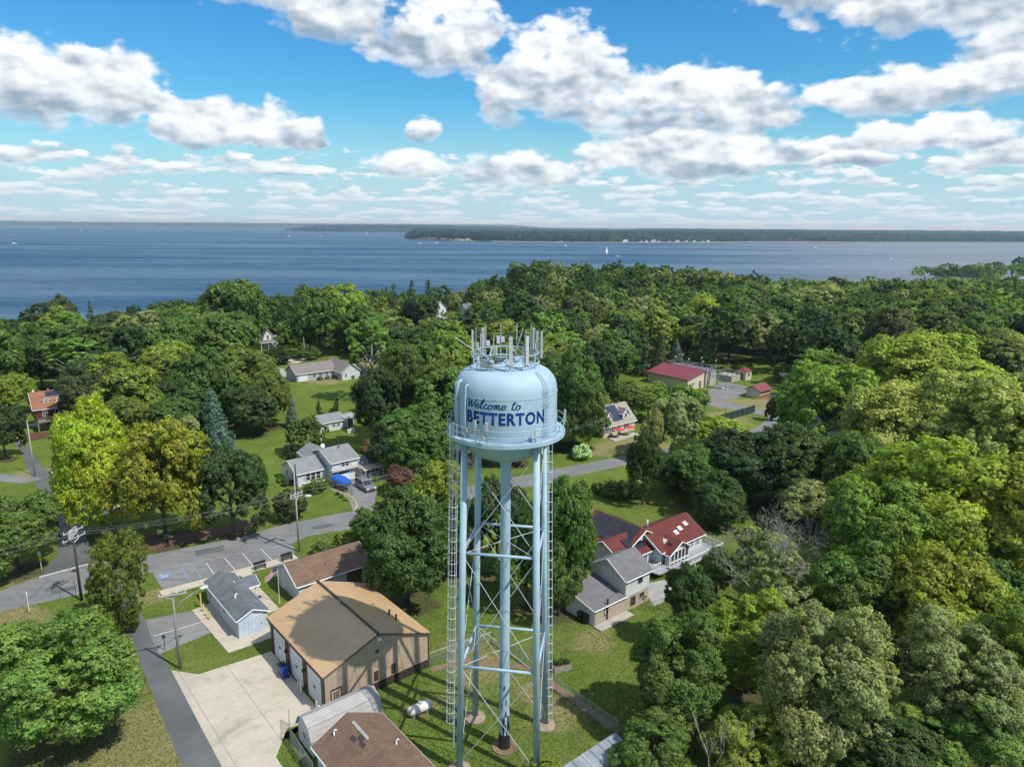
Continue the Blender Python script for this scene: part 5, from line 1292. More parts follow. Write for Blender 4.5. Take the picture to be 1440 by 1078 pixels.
# ------------------------------------------------------------------ tan metal garage
g = building('metal_garage', 'tan metal garage with brown trim and three white overhead doors', 'garage', -17.3, 58.7)
b = Block(g, 0, 11.4, 0, 12.9, 4.1, 2.15, 'y', 'tan_metal', 'tan_roof', 0.28, trim='brown_trim')
MB().tube(Vector(b.rp(0, -0.32, 5.62)) + Vector((0, 0, .06)), Vector(b.rp(0, 13.22, 5.62)) + Vector((0, 0, .06)), 0.13, n=6).obj('ridge_cap', M['brown_trim'], g)
n = 19
for i in range(n):                      # standing wall sheets of the near gable, one by one
    u0, u1 = 11.4 * i / n + .004, 11.4 * (i + 1) / n - .004
    if 0.45 < (u0 + u1) / 2 < 1.75: zl = 2.25
    else: zl = 0.95
    zt = [4.05 + 2.15 * (1 - abs(u - 5.7) / 5.7) for u in (u0, u1)]
    vs = [(u0, -.045, zl), (u1, -.045, zl), (u1, -.045, zt[1]), (u0, -.045, zt[0])]; vs += [(x, .0, z) for x, y, z in vs]
    fs = [(0, 1, 2, 3), (0, 4, 5, 1), (1, 5, 6, 2), (2, 6, 7, 3), (3, 7, 4, 0)]
    mb = MB().add(vs, fs)
    for u in (u0 + .03, (u0 + u1) / 2): mb.add(*b.slabbox('F', u, u + .04, zl, min(zt) - .08, .04, .058))
    mb.obj('wall_sheet', M['tan_metal'], g)
    if not 0.45 < (u0 + u1) / 2 < 1.75: MB().add(*b.slabbox('F', u0, u1, 0.02, .94, 0, .05)).add(*b.slabbox('F', u0 + .2, u0 + .26, 0.02, .94, .05, .08)).obj('wainscot_sheet', M['brown_trim'], g)
for i in range(20):
    MB().add(*b.slabbox('R', 12.9 * i / 20 + .01, 12.9 * (i + 1) / 20 - .01, 0.0, 4.0, 0, .05)).obj('wall_sheet', M['tan_metal'], g)
for c in (2.2, 6.35, 10.6):
    d = b.door('L', c, 0.02, 3.0, 3.25, 'white_door', 'brown_trim', name='overhead_door', handle=False, depth=.02)
    for k in range(1, 5): MB().add(*b.slabbox('L', c - 1.5, c + 1.5, .02 + 3.25 * k / 5 - .02, .02 + 3.25 * k / 5 + .02, .02, .035)).obj('door_joint', M['antenna_grey'], d)
    MB().add(*b.slabbox('L', c - .2, c + .2, 1.55, 1.75, .02, .07)).obj('handle', M['dark_metal'], d)
for c in (.35, 4.28, 8.5, 12.6): MB().add(*b.slabbox('L', c - .22, c + .22, 0, 3.9, 0, .10)).obj('pilaster', M['brown_trim'], g)
for c in (4.28, 8.5): MB().add(*b.slabbox('L', c - .12, c + .12, 2.2, 2.5, .1, .35)).obj('wall_lamp', M['dark_metal'], g)
b.door('F', 1.1, 0.05, 0.95, 2.05, 'tan_metal', 'brown_trim', glass=(.2, .8, .5, .9), grid=(3, 3))
w = b.window('F', 6.35, 1.25, 1.25, 0.85, 2, 1, 'tan_metal', bar=.1)
for q in (-1, 1): MB().add(*b.slabbox('F', 6.35 + q * .98 - .24, 6.35 + q * .98 + .24, 1.15, 2.2, .045, .10)).obj('shutter', M['brown_trim'], g)
MB().add(*b.slabbox('F', 5.4, 5.75, 4.15, 4.45, .04, .12)).obj('wall_vent', M['dark_metal'], g)
MB().add(*b.slabbox('F', 5.55, 5.95, 5.55, 5.75, .05, .4)).obj('wall_lamp', M['sign_white'], g)
MB().tube((-.12, -.12, 0), (-.12, -.12, 4.0), .07, n=6).obj('downspout', M['brown_trim'], g)
MB().tube((11.5, -.1, 0), (11.5, -.1, 4.0), .06, n=6).obj('downspout', M['brown_trim'], g)
for u, d, m, h in ((6.6, 2.4, 'tan_roof', .55), (4.1, 2.0, 'brown_trim', .6), (2.9, 1.9, 'dark_metal', .6)):
    p = b.rp(1, 12.9 - (12.9 - u), d); vent_pipe(g, p[0], p[1], p[2], h, .10, m)
p = b.rp(0, 7.3, 5.4); vent_pipe(g, p[0], p[1], p[2], .7, .05, 'tan_metal')
# bins and bollards
def bin_(x, y, rot, body, lid, label):
    t = thing('wheeled_bin', label, 'bin', (x, y, .06), rot, 'wheeled bins by the garage')
    mb = MB().add([(-.25, -.3, 0.05), (.25, -.3, 0.05), (.25, .25, 0.05), (-.25, .25, 0.05), (-.32, -.38, 1.0), (.32, -.38, 1.0), (.32, .34, 1.0), (-.32, .34, 1.0)], [(3, 2, 1, 0), (4, 5, 6, 7), (0, 1, 5, 4), (1, 2, 6, 5), (2, 3, 7, 6), (3, 0, 4, 7)])
    mb.obj('body', M[body], t)
    MB().box((0, -.01, 1.04), (.70, .80, .08)).box((0, -.01, 1.1), (.58, .66, .06)).obj('lid', M[lid], t)
    MB().tube((-.25, .40, .98), (.25, .40, .98), .03, n=6).obj('handle', M[lid], t)
    for s in (-1, 1): MB().tube((s * .27, .28, .12), (s * .33, .28, .12), .12, n=12).obj('wheel', M['rubber'], t)


bin_(-23.35, 64.75, R(-50), 'plastic_green', 'plastic_dark', 'green wheeled bin with dark lid before the garage')
bin_(-22.85, 64.05, R(-50), 'plastic_blue', 'plastic_blue', 'blue wheeled bin beside the green bin')
def bollard(x, y, mat, h, label, group):
    tag(MB().path([(0, 0, 0), (0, 0, h - .06), (0, 0, h)], [.09, .09, .05], 12).obj('bollard', M[mat], smooth=False), label, 'bollard', group).location = (x, y, .05)


for q, (x, y) in enumerate(((-20.9, 62.2), (-20.5, 61.7), (-18.2, 58.9), (-17.8, 58.3))):
    bollard(x, y, 'sign_white' if q % 2 else 'cream_paint', 1.15, 'pale bollard guarding the garage door posts', 'bollards at the garage doors')
for x, y, h in ((-37.0, 77.3, 1.9), (-36.3, 76.4, 1.1), (-35.5, 75.4, 1.1), (-34.9, 74.7, 1.1)):
    bollard(x, y, 'yellow_paint', h, 'tall yellow bollard at the head of the parking bay' if h > 1.5 else 'short yellow bollard along the office walk', 'yellow bollards by the office' if h < 1.5 else None)

# ------------------------------------------------------------------ pale blue office
o_ = building('office_cabin', 'pale blue cabin with slate grey shingle roof and porch', 'building', -30.0, 70.8, z=0.09)
b = Block(o_, 0, 3.3, 0, 11.1, 2.35, 0.75, 'y', 'pale_blue_siding', 'slate_shingle', 0.22)
pb = Block(o_, 2.6, 4.7, 6.6, 9.2, 2.35, 0.6, 'x', 'pale_blue_siding', 'slate_shingle', 0.2, walls=False)
for y in (6.8, 9.0): MB().box((4.5, y, 1.2), (.12, .12, 2.4)).obj('porch_post', M['white_paint'], o_)
for k in range(6): MB().add(*b.slabbox('F', .55 * k + .01, .55 * k + .54, 0, 2.34, 0, .03)).obj('wall_board', M['pale_blue_siding'], o_)
b.door('F', 2.15, .05, .95, 2.0, 'pale_blue_siding', 'white_paint')
b.window('L', 9.3, 1.0, .75, .95, 2, 2); b.door('L', 6.4, .05, .95, 2.0, 'grey_siding', 'white_paint'); b.window('L', 4.5, 1.1, .95, .8, 2, 1)
p = b.rp(0, 3.9, 1.1); vent_pipe(o_, p[0], p[1], p[2], .32, .10, 'white_paint', True)
# flag over the cabin
fl = thing('flag', 'faded striped flag on a pole beside the cabin porch', 'flag', (-27.9, 78.2, .09), GR)
MB().tube((0, 0, 0), (0, 0, 5.2), .04, .025, 8).obj('flagpole', M['sign_white'], fl)
for k in range(7):
    mb = MB(); vs = []
    for i in range(7):
        t = i / 6; x = -1.55 * t; sag = -.95 * t ** 1.2; y = .12 * math.sin(t * 7)
        vs += [(x, y, 5.05 - k * .13 + sag), (x, y, 5.05 - (k + 1) * .13 + sag)]
    mb.add(vs, [(2 * i, 2 * i + 1, 2 * i + 3, 2 * i + 2) for i in range(6)]).obj('stripe', M['flag_red' if k % 2 == 0 else 'flag_white'], fl)
MB().add([(0.0, -.03, 5.06), (-.62, .06, 4.74), (-.62, .06, 4.24), (0, -.03, 4.54)], [(0, 1, 2, 3)]).add([(0.0, .03, 5.06), (-.62, .14, 4.74), (-.62, .14, 4.24), (0, .03, 4.54)], [(0, 3, 2, 1)]).obj('canton', M['flag_blue'], fl)

# ------------------------------------------------------------------ long white shed, brown roof
s_ = building('long_shed', 'long white shed with brown shingle roof behind the garage', 'shed', -25.6, 78.5)
b = Block(s_, 0, 9.6, 0, 6.6, 2.5, 1.6, 'x', 'white_siding', 'brown_shingle', 0.3)
b.door('L', 4.6, .05, .95, 2.0, 'white_door', 'white_paint'); b.door('F', 7.4, .05, 2.2, 2.1, 'wood_brown', 'white_paint')
p = b.rp(0, 4.2, 1.4); vent_pipe(s_, p[0], p[1], p[2], .35, .08, 'wood_brown')
# ------------------------------------------------------------------ brown roofed house and pale shed at the tower
h_ = building('brown_roof_house', 'low white house with weathered brown shingle roof below the garage', 'house', -10.3, 44.6)
b = Block(h_, 0, 6.0, 0, 9.0, 2.5, 1.45, 'y', 'white_siding', 'brown_shingle', 0.35)
b.window('L', 7.0, 1.0, .9, 1.0); b.window('R', 7.0, 1.0, .9, 1.0); b.window('R', 4.0, 1.0, .9, 1.0)
b.panel(0, 5.3, 8.0, 2.75, 2.98, 'ridge_vent', 'pale_shingle', .07)
p = b.rp(0, 8.4, 1.3); vent_pipe(h_, p[0], p[1], p[2], .35, .07, 'white_paint', True)
p = b.rp(1, 4.2, 1.2); vent_pipe(h_, p[0], p[1], p[2], .3, .07, 'white_paint', True)
for u, d in ((6.2, 2.2), (5.6, 2.6), (5.0, 2.4)): b.panel(0, u, u + .7, d - .25, d + .1, 'roof_patch', 'brown_trim', .02, .02)
p2 = building('gambrel_shed', 'small white shed with pale barn shaped roof beside the garage', 'shed', -16.9, 53.0)
prof = [(0, 0), (3.0, 0), (3.0, 1.75), (2.5, 2.65), (1.5, 3.1), (.5, 2.65), (0, 1.75)]
mb = MB(); n = len(prof); L_ = 6.6
mb.add([(0, y, z) for y, z in prof] + [(L_, y, z) for y, z in prof], [tuple(range(n)), tuple(range(2 * n - 1, n - 1, -1))] + [(i, i + n, (i + 1) % n + n, (i + 1) % n) for i in range(n)]); mb.obj('wall', M['white_siding'], p2)
mb = MB()
for i in range(2, 6):
    (ya, za), (yb, zb) = prof[i], prof[i + 1]; e = .18 if i in (2, 5) else 0; d = Vector((0, yb - ya, zb - za)).normalized()
    A = Vector((0, ya, za)) - (d * e if i == 2 else d * 0); B_ = Vector((0, yb, zb)) + (d * e if i == 5 else d * 0); up = Vector((0, d.z, -d.y)); up = up if up.z > 0 else -up
    q = [A + Vector((-.2, 0, 0)), A + Vector((L_ + .2, 0, 0)), B_ + Vector((L_ + .2, 0, 0)), B_ + Vector((-.2, 0, 0))]; q = [p + up * .07 for p in q]
    if (q[1] - q[0]).cross(q[3] - q[0]).dot(up) < 0: q = q[::-1]
    mb.hull(q, .06)
mb.obj('roof', M['pale_shingle'], p2)
class _F: pass
bb = Block.__new__(Block); bb.P, bb.x0, bb.x1, bb.y0, bb.y1, bb.z0 = p2, 0, L_, 0, 3.0, 0
bb.window('L', 1.5, .9, .7, .7); bb.door('F', 3.0, .05, 1.3, 1.7, 'white_door')
# propane tank
pt = thing('propane_tank', 'white rust stained propane tank lying on the grass', 'propane tank', (-8.45, 58.75, 0), R(34))
prof = [(0.0, -1.25), (.22, -1.22), (.40, -1.1), (.48, -.9), (.48, .9), (.40, 1.1), (.22, 1.22), (0.0, 1.25)]
mb = MB().lathe(prof, 20); mb.v = [(z, y, x + .68) for x, y, z in mb.v]; mb.obj('vessel', M['tank_white'], pt, True)
for x in (-.7, .7): MB().box((x, 0, .12), (.25, .7, .24)).obj('saddle', M['concrete_grey'], pt)
MB().lathe([(.0, 1.38), (.16, 1.36), (.18, 1.12), (.17, 1.10)], 14).obj('dome_cap', M['galvanised'], pt, True)

# ------------------------------------------------------------------ split level white house
h = building('split_level_house', 'white split level house with grey roof, awning and side porch', 'house', -37.3, 117.6)
b1 = Block(h, 0, 6.2, 0, 6.8, 2.55, 1.55, 'x', 'white_siding', 'grey_shingle', 0.3)
b2 = Block(h, 5.6, 10.6, -2.0, 6.4, 3.9, 1.5, 'x', 'white_siding', 'grey_shingle', 0.3)
b3 = Block(h, 4.2, 8.6, 4.0, 8.8, 3.5, 1.3, 'y', 'white_siding', 'grey_shingle', 0.3)
b4 = Block(h, 10.6, 14.4, -3.0, 2.2, 2.3, 1.0, 'x', 'cream_paint', 'grey_shingle', 0.25)
for c in (1.9, 2.85, 3.8): b1.window('F', c, .95, .75, 1.1, 1, 2)
for c in (1.25, 4.5): MB().add(*b1.slabbox('F', c - .16, c + .16, .9, 2.1, 0, .05)).obj('shutter', M['antenna_grey'], h)
b1.window('F', .9, .1, .5, .3, 1, 1)
for c in (2.4, 4.4): b1.window('L', c, 1.0, .7, 1.0); b1.window('L', c, 2.75, .55, .5, 1, 1) if c < 3 else None
for c in (2.1, 2.9): b2.window('F', c, 2.75, .65, .95, 1, 2)
for c in (1.45, 3.6): MB().add(*b2.slabbox('F', c - .17, c + .17, 2.85, 4.0, 0, .05)).obj('shutter', M['antenna_grey'], h)
d = b2.door('F', 2.2, .05, 2.4, 2.0, 'white_door', 'pale_blue_siding', glass=(.08, .92, .68, .92), grid=(4, 1), name='garage_door', handle=False)
MB().add([(5.3, -2.0, 2.65), (10.8, -2.0, 2.65), (10.8, -2.7, 2.3), (5.3, -2.7, 2.3)], [(0, 1, 2, 3)]).add([(5.3, -2.0, 2.58), (10.8, -2.0, 2.58), (10.8, -2.7, 2.23), (5.3, -2.7, 2.23)], [(3, 2, 1, 0)]).obj('pent_roof', M['pale_shingle'], h)
for c in (.7, 1.6, 2.5, 3.3): b4.window('F', c, .85, .7, 1.1, 1, 1)
mb = MB(); mb.hull([(10.5, -4.6, 1.95), (14.5, -4.6, 1.95), (14.5, -3.1, 2.45), (10.5, -3.1, 2.45)], .05); mb.obj('awning', M['awning'], h)
for x in (10.7, 14.3): MB().tube((x, -4.5, 0), (x, -4.5, 1.93), .05, n=6).obj('awning_post', M['white_paint'], h)
MB().box((12.6, -4.0, .08), (5.0, 2.2, .16)).obj('patio', M['concrete_old'], h)
p = b3.rp(1, 4.6, 1.6); MB().lathe([(0, .0), (.34, .10), (.40, .18)], 16).obj('satellite_dish', M['sign_white'], h).matrix_basis = Matrix.Translation((p[0], p[1], p[2] + .6)) @ Matrix.Rotation(R(55), 4, 'X')
vent_pipe(h, 7.2, 5.5, 5.9, .4, .1, 'antenna_grey'); vent_pipe(h, 8.6, 1.2, 5.6, .35, .12, 'mid_shingle')
for k, (x, y) in enumerate(((12.0, -4.3), (13.4, -4.4))):
    t = thing('patio_chair', 'pale patio chair under the beige awning', 'chair', (0, 0, 0), GR + k, 'patio chairs under the awning')
    t.location = Vector((-37.3, 117.6, .16)) + Matrix.Rotation(GR, 3, 'Z') @ Vector((x, y, 0))
    MB().box((0, 0, .42), (.5, .5, .06)).obj('seat', M['pale_blue_siding'], t); MB().box((0, .25, .75), (.5, .06, .6)).obj('backrest', M['pale_blue_siding'], t)
    for i in (-1, 1):
        for j in (-1, 1): MB().box((i * .22, j * .22, .2), (.05, .05, .4)).obj('leg', M['white_paint'], t)

# ------------------------------------------------------------------ two garden sheds
s_ = building('garden_house', 'small white garden house with grey roof on the upper lawn', 'shed', -42.2, 151.0)
b = Block(s_, 0, 5.4, 0, 4.0, 2.3, 1.25, 'x', 'white_siding', 'grey_shingle', .3)
b.door('F', 1.6, .05, .9, 1.9, 'grey_siding'); b.window('F', 3.2, .9, .7, .9); b.window('F', 4.3, .9, .7, .9)
s_ = building('garden_shed', 'narrow grey shed with pale metal roof behind the garden house', 'shed', -39.2, 154.4)
b = Block(s_, 0, 4.0, 0, 2.6, 2.2, .7, 'x', 'cool_white_siding', 'grey_metal_roof', .2)
b.door('F', 3.1, .05, 1.2, 1.8, 'hull_dark')
tag(MB().box((0, 0, .35), (1.6, .8, .7), .4).box((.2, .1, .8), (.8, .6, .3), .2).obj('covered_cart', M['hull_white']), 'white covered cart parked by the garden shed', 'cart').location = (-35.6, 151.5, 0)
s_ = building('white_shed', 'little white shed beside the blue spruce', 'shed', -60.2, 133.3)
b = Block(s_, 0, 3.0, 0, 2.6, 2.1, .8, 'x', 'white_siding', 'pale_shingle', .15); b.door('F', 1.4, .05, 1.0, 1.8, 'white_door')

# ------------------------------------------------------------------ grey rancher
h = building('rancher_house', 'long grey rancher with taupe roof on the upper lawn', 'house', -62.6, 202.1)
b1 = Block(h, 0, 12.2, 0, 7.6, 2.5, 2.1, 'x', 'grey_siding', 'taupe_shingle', .35)
b2 = Block(h, 11.6, 17.4, -5.6, 6.5, 2.6, 2.3, 'y', 'cool_white_siding', 'taupe_shingle', .35)
b3 = Block(h, 17.4, 20.8, -3.6, 3.5, 2.3, 1.5, 'y', 'cool_white_siding', 'pale_shingle', .3)
b1.door('F', 1.9, .05, 2.6, 2.1, 'white_door', 'white_paint', name='garage_door', handle=False)
for c in (5.4, 7.4, 9.4): b1.window('F', c, .9, .9, 1.1)
for c in (2.2, 5.0): b1.window('L', c, 1.0, .8, 1.0)
b2.window('F', 1.2, .9, .5, 1.0, 1, 2); b3.window('F', 1.7, .9, .8, 1.0); b2.window('L', 2.0, .8, .9, 1.2)
# ------------------------------------------------------------------ white victorian by the field
h = building('white_farmhouse', 'tall white farmhouse with grey roof and front porch by the bay trees', 'house', -92.5, 256.8)
b1 = Block(h, 0, 4.6, 0, 7.0, 5.6, 2.6, 'y', 'white_siding', 'mid_shingle', .3)
b2 = Block(h, 4.0, 7.4, 1.0, 5.6, 3.2, 1.2, 'x', 'white_siding', 'mid_shingle', .3)
b3 = Block(h, -.2, 5.4, -2.2, 0, 2.7, .5, 'sx', 'white_siding', 'mid_shingle', .2, walls=False)
for x in (0, 2.6, 5.2): MB().box((x, -2.0, 1.35), (.16, .16, 2.7)).obj('porch_post', M['white_paint'], h)
for z in (.9, 3.6):
    for c in (1.2, 3.3): b1.window('F', c, z, .8, 1.4)
    for c in (2.0, 5.0): b1.window('L', c, z, .8, 1.4)
b1.window('F', 2.3, 5.7, .6, .9); b2.window('F', 2.4, .9, .8, 1.2)
MB().box((1.2, 4.2, 7.6), (.6, .6, 1.8)).obj('chimney', M['brick'], b1.roof)

# ------------------------------------------------------------------ dark red house with dormers
h = building('red_house', 'dark red house with orange roof, two dormers and a deck', 'house', -104.6, 150.6)
MB().box((4.0, 3.4, 1.25), (7.0, 5.6, 2.5)).obj('foundation', M['beige_block'], h)
b = Block(h, 0, 7.6, 0, 6.8, 2.7, 3.0, 'x', 'red_siding', 'orange_shingle', .35, z0=2.4)
b.window('F', 1.9, .85, .8, 1.1, 2, 2); b.window('F', 4.9, .9, 1.9, 1.0, 3, 1)
for c in (2.5, 4.9):
    d_ = Block(h, c - .6, c + .6, .9, 3.2, 1.05, .5, 'y', 'white_siding', 'orange_shingle', .12, z0=5.6); d_.window('F', .6, .15, .55, .75, 2, 2)
for i in range(3): b.panel(0, 2.7 + 1.35 * i, 3.98 + 1.35 * i, 2.15, 3.15, 'solar_panel', 'solar_blue', .12)
for x, m in ((3.4, 'brick'), (.6, 'sign_white'), (6.9, 'sign_white')): MB().box((x, 3.6, 8.2), (.4, .4, .7)).obj('chimney' if m == 'brick' else 'vent', M[m], b.roof)
MB().box((3.9, -1.2, 2.35), (7.6, 2.4, .14)).obj('deck', M['wood_grey'], h)
railing(h, [(.15, -2.35, 2.42), (7.6, -2.35, 2.42)], .95, 'hull_dark', pickets=True)
railing(h, [(.15, -2.35, 2.42), (.15, -.1, 2.42)], .95, 'hull_dark')
for x in (.2, 3.9, 7.5): MB().box((x, -2.2, 1.15), (.18, .18, 2.3)).obj('deck_post', M['wood_grey'], h)
MB().add([(2.6, -2.46, 2.55), (3.9, -2.46, 2.55), (3.9, -2.46, 3.4), (2.6, -2.46, 3.4)], [(0, 1, 2, 3)]).add([(2.6, -2.42, 2.55), (3.9, -2.42, 2.55), (3.9, -2.42, 3.4), (2.6, -2.42, 3.4)], [(3, 2, 1, 0)]).obj('banner', M['flag_red'], h)
b.window('F', 2.2, -1.4, .4, .6, 1, 1, 'dark_metal'); b.window('F', 5.0, -1.4, .4, .6, 1, 1, 'dark_metal')

# ------------------------------------------------------------------ red roofed house with decks
h = building('red_roof_house', 'rambling white house with red shingle roofs and roof mounted solar panels', 'house', 13.0, 83.4)
E2 = Vector((math.cos(GR), math.sin(GR))); E1 = Vector((-math.sin(GR), math.cos(GR)))
def loc(x, y): d = Vector((x - 13.0, y - 83.4)); return d.dot(E2), d.dot(E1)
ax, ay = loc(16.0, 86.1)
A_ = Block(h, ax - 2.0, ax + 5.0, ay, ay + 6.4, 2.9, 1.6, 'x', 'cool_white_siding', 'red_shingle', .35)
bx_, by_ = loc(15.2, 92.9)
B_ = Block(h, bx_ - 3.9, bx_ + 3.9, by_ - 4.4, by_ + 4.4, 3.0, 2.1, 'y', 'cool_white_siding', 'red_shingle', .35)
cx_, cy_ = loc(21.4, 93.0)
C_ = Block(h, bx_ + .3, cx_ + 4.6, cy_ - 3.3, cy_ + 3.3, 3.0, 1.85, 'x', 'cool_white_siding', 'red_shingle', .35)
dx_, dy_ = loc(22.7, 88.5)
D_ = Block(h, dx_ - 2.15, dx_ + 2.15, dy_, dy_ + 4.4, 2.8, 1.2, 'y', 'cool_white_siding', 'red_shingle', .35)
for i in range(5): D_.window('F', .62 + .77 * i, 1.45, .58, 1.25, 1, 1, bar=.05); D_.window('F', .62 + .77 * i, .80, .58, .42, 1, 1)
for i in range(2): D_.window('L', 1.0 + 1.2 * i, .9, .8, 1.8, 1, 2)
D_.door('L', 3.4, .55, 1.5, 2.1, 'glass', 'white_paint')
A_.window('L', 2.0, 1.6, .55, .9, 1, 1); A_.window('L', 3.4, 1.7, .45, .6, 1, 1)
A_.window('F', 3.2, 1.2, .6, 1.0); A_.window('F', 4.6, 1.2, .6, 1.0); C_.window('F', 6.6, 1.6, .8, .9); C_.window('F', 8.0, 1.6, .6, .8)
for i in range(6):
    for j in range(3):
        if j == 0 and i in (0, 1): continue
        B_.panel(0, by_ - 3.9 + 1.28 * i, by_ - 2.66 + 1.28 * i, .5 + 1.08 * j, 1.55 + 1.08 * j, 'solar_panel', 'solar_cell', .14)
for i in range(4): B_.panel(1, by_ - 2.4 + 1.28 * i, by_ - 1.16 + 1.28 * i, 1.4, 3.2, 'solar_panel', 'solar_cell', .14)
for i in range(3): A_.panel(0, ax + .1 + 1.05 * i, ax + 1.12 + 1.05 * i, .55, 2.35, 'solar_panel', 'solar_cell', .14)
def skylight(blk, side, u, d):
    o = blk.panel(side, u, u + .75, d, d + .6, 'skylight', 'white_paint', .12, .14); blk.panel(side, u + .1, u + .65, d + .09, d + .51, 'pane', 'antenna_grey', .145, .03, parent=o)
skylight(D_, 0, dy_ + 1.6, .9); skylight(A_, 0, ax + 3.7, 1.2); skylight(C_, 0, cx_ - .2, 1.0); skylight(C_, 0, cx_ + 1.0, 1.3); skylight(C_, 0, cx_ + 2.6, 1.6)
vent_pipe(h, cx_ - 3.4, cy_ + .2, 4.9, 1.0, .16, 'antenna_grey'); vent_pipe(h, dx_ - 1.0, dy_ + .7, 3.5, .4, .2, 'dark_metal')
# decks
dk = [loc(18.2, 88.8), loc(20.9, 86.0), loc(19.3, 84.8), loc(16.6, 86.5)]
MB().prism(dk, .85, 1.0).obj('deck', M['deck_grey'], h)
MB().prism([(ax + 1.6, ay - 2.4), (ax + 5.2, ay - 2.4), (ax + 5.2, ay + 2.2), (ax + 1.6, ay)], .82, .97).obj('deck', M['deck_grey'], h)
MB().prism([(dx_ - 2.6, dy_ - 1.6), (dx_ + 8.0, dy_ - 1.6), (dx_ + 8.0, dy_ + 1.6), (dx_ + 2.2, dy_ + 1.6), (dx_ + 2.2, dy_ - .05), (dx_ - 2.6, dy_ - .05)], .84, .99).obj('deck', M['deck_grey'], h)
railing(h, [(dx_ - 1.2, dy_ - 1.55), (dx_ + 7.9, dy_ - 1.55), (dx_ + 7.9, dy_ + 1.5)], .95, z=1.0)
railing(h, [(ax + 1.7, ay - 2.3), (ax + 2.9, ay - 2.3)], .95, z=1.0); railing(h, [(ax + 5.1, ay - 2.3), (ax + 5.1, ay - 1.0)], .95, z=1.0)
mb = MB()
for k in range(5): mb.box((dx_ - 2.1, dy_ - 1.75 - .28 * k, .86 - .18 * k), (1.2, .3, .08))
mb.obj('steps', M['deck_grey'], h)
for x in np.arange(dx_ - 2.2, dx_ + 8, 1.9): MB().box((x, dy_ - 1.45, .42), (.15, .15, .84)).obj('deck_post', M['white_paint'], h)
struct(sheet('patio', [(17.5, 78.6), (21.5, 81.6), (20.2, 85.3), (16.4, 83.6)], 0.03, 'concrete_grey'))
tg = thing('barbecue', 'dark covered barbecue on the front deck', 'barbecue', (17.6, 87.0, .98), GR)
MB().box((0, 0, .45), (.5, .4, .9)).obj('cart', M['dark_metal'], tg); MB().lathe([(.3, .9), (.28, 1.1), (.12, 1.22), (0, 1.24)], 14).obj('lid', M['dark_metal'], tg, True)
# annex
h = building('annex', 'grey roofed two storey white annex with block ground floor', 'building', 13.7, 77.2)
MB().box((2.15, 2.8, .95), (4.3, 5.6, 1.9)).obj('ground_floor', M['beige_block'], h)
b = Block(h, -.03, 4.33, -.03, 5.63, 2.4, 1.7, 'x', 'white_siding', 'mid_shingle', .3, z0=1.9)
b.window('F', 2.6, 1.2, .6, .75, 1, 2, 'dark_metal')
gb = Block.__new__(Block); gb.P, gb.x0, gb.x1, gb.y0, gb.y1, gb.z0 = h, 0, 4.3, 0, 5.6, 0
gb.window('F', 1.4, .5, .7, 1.0, 1, 2, 'wood_brown'); gb.window('F', 3.0, .9, .8, .7, 1, 1, 'beige_block')
MB().path([(3.5, -.12, .55), (3.2, -.12, .75), (3.5, -.12, 1.0), (3.8, -.12, .8), (3.5, -.12, .55)], .05, 6).obj('hose_coil', M['dark_metal'], h)
h = building('lean_to', 'low lean-to with grey roof and block front against the annex', 'building', 9.7, 73.9)
b = Block(h, 0, 5.2, 0, 4.7, 2.15, .95, 'sx', 'white_siding', 'mid_shingle', .22)
MB().add(*b.slabbox('F', 0.05, 5.15, 0, 2.0, 0, .05)).obj('block_front', M['beige_block'], h)
for q in (1.9, 2.05): MB().add(*b.slabbox('F', q, q + .08, .3, 2.9, .06, .14)).obj('flue', M['dark_metal'], h)
b.window('F', 1.75, .9, .35, .7, 1, 1, 'dark_metal')
MB().box((2.6, -.7, .12), (5.6, 1.2, .1)).obj('walk_slab', M['concrete_old'], h)
for k, (x, y) in enumerate(((8.2, 75.2), (8.8, 74.7))):
    bin_(x, y, GR, 'plastic_dark', 'plastic_dark', 'black wheeled bin against the lean-to wall')

# ------------------------------------------------------------------ cream cape house
h = building('cape_house', 'cream cape house with two dormers and solar panels on sandy roof', 'house', 19.8, 148.6)
b = Block(h, 0, 10.6, 0, 7.0, 2.6, 3.3, 'x', 'cream_siding', 'sand_shingle', .35)
for c in (2.4, 7.9):
    d_ = Block(h, c - .95, c + .95, .5, 3.0, 1.25, .95, 'y', 'white_siding', 'taupe_shingle', .18, z0=3.1); d_.window('F', .95, .25, .75, .95, 2, 2)
for i in range(3):
    for j in range(2): b.panel(0, 3.85 + 1.06 * i, 4.85 + 1.06 * i, .35 + 1.5 * j, 1.78 + 1.5 * j, 'solar_panel', 'solar_blue', .14)
for c in (1.2, 3.1): b.window('F', c, .9, .7, 1.2, 1, 2, shutters='hull_dark')
b.door('F', 5.2, .1, .95, 2.0, 'hull_dark'); b.window('F', 7.6, .9, 1.6, 1.2, 3, 1)
vent_pipe(h, 7.0, 3.8, 5.6, .6, .09)
for k, (x, y) in enumerate(((23.4, 148.8), (26.0, 150.6))):
    t = thing('patio_umbrella', 'red patio umbrella outside the cape house', 'umbrella', (x, y, 0), 0, 'red umbrellas at the cape house')
    MB().tube((0, 0, 0), (0, 0, 2.3), .04, n=8).obj('pole', M['sign_white'], t)
    mb = MB(); vs = [(0, 0, 2.45)] + [(1.25 * math.cos(i * math.pi / 4), 1.25 * math.sin(i * math.pi / 4), 2.0) for i in range(8)]; mb.add(vs, [(0, i + 1, (i + 1) % 8 + 1) for i in range(8)]); mb.obj('canopy', M['red_canvas'], t)
    MB().lathe([(0, 0), (.35, 0), (.35, .1), (.05, .15)], 16).obj('base', M['dark_metal'], t)
MB().prism([(22.0, 146.8), (28.5, 152), (27, 154), (20.6, 148.4)], 0, .12)
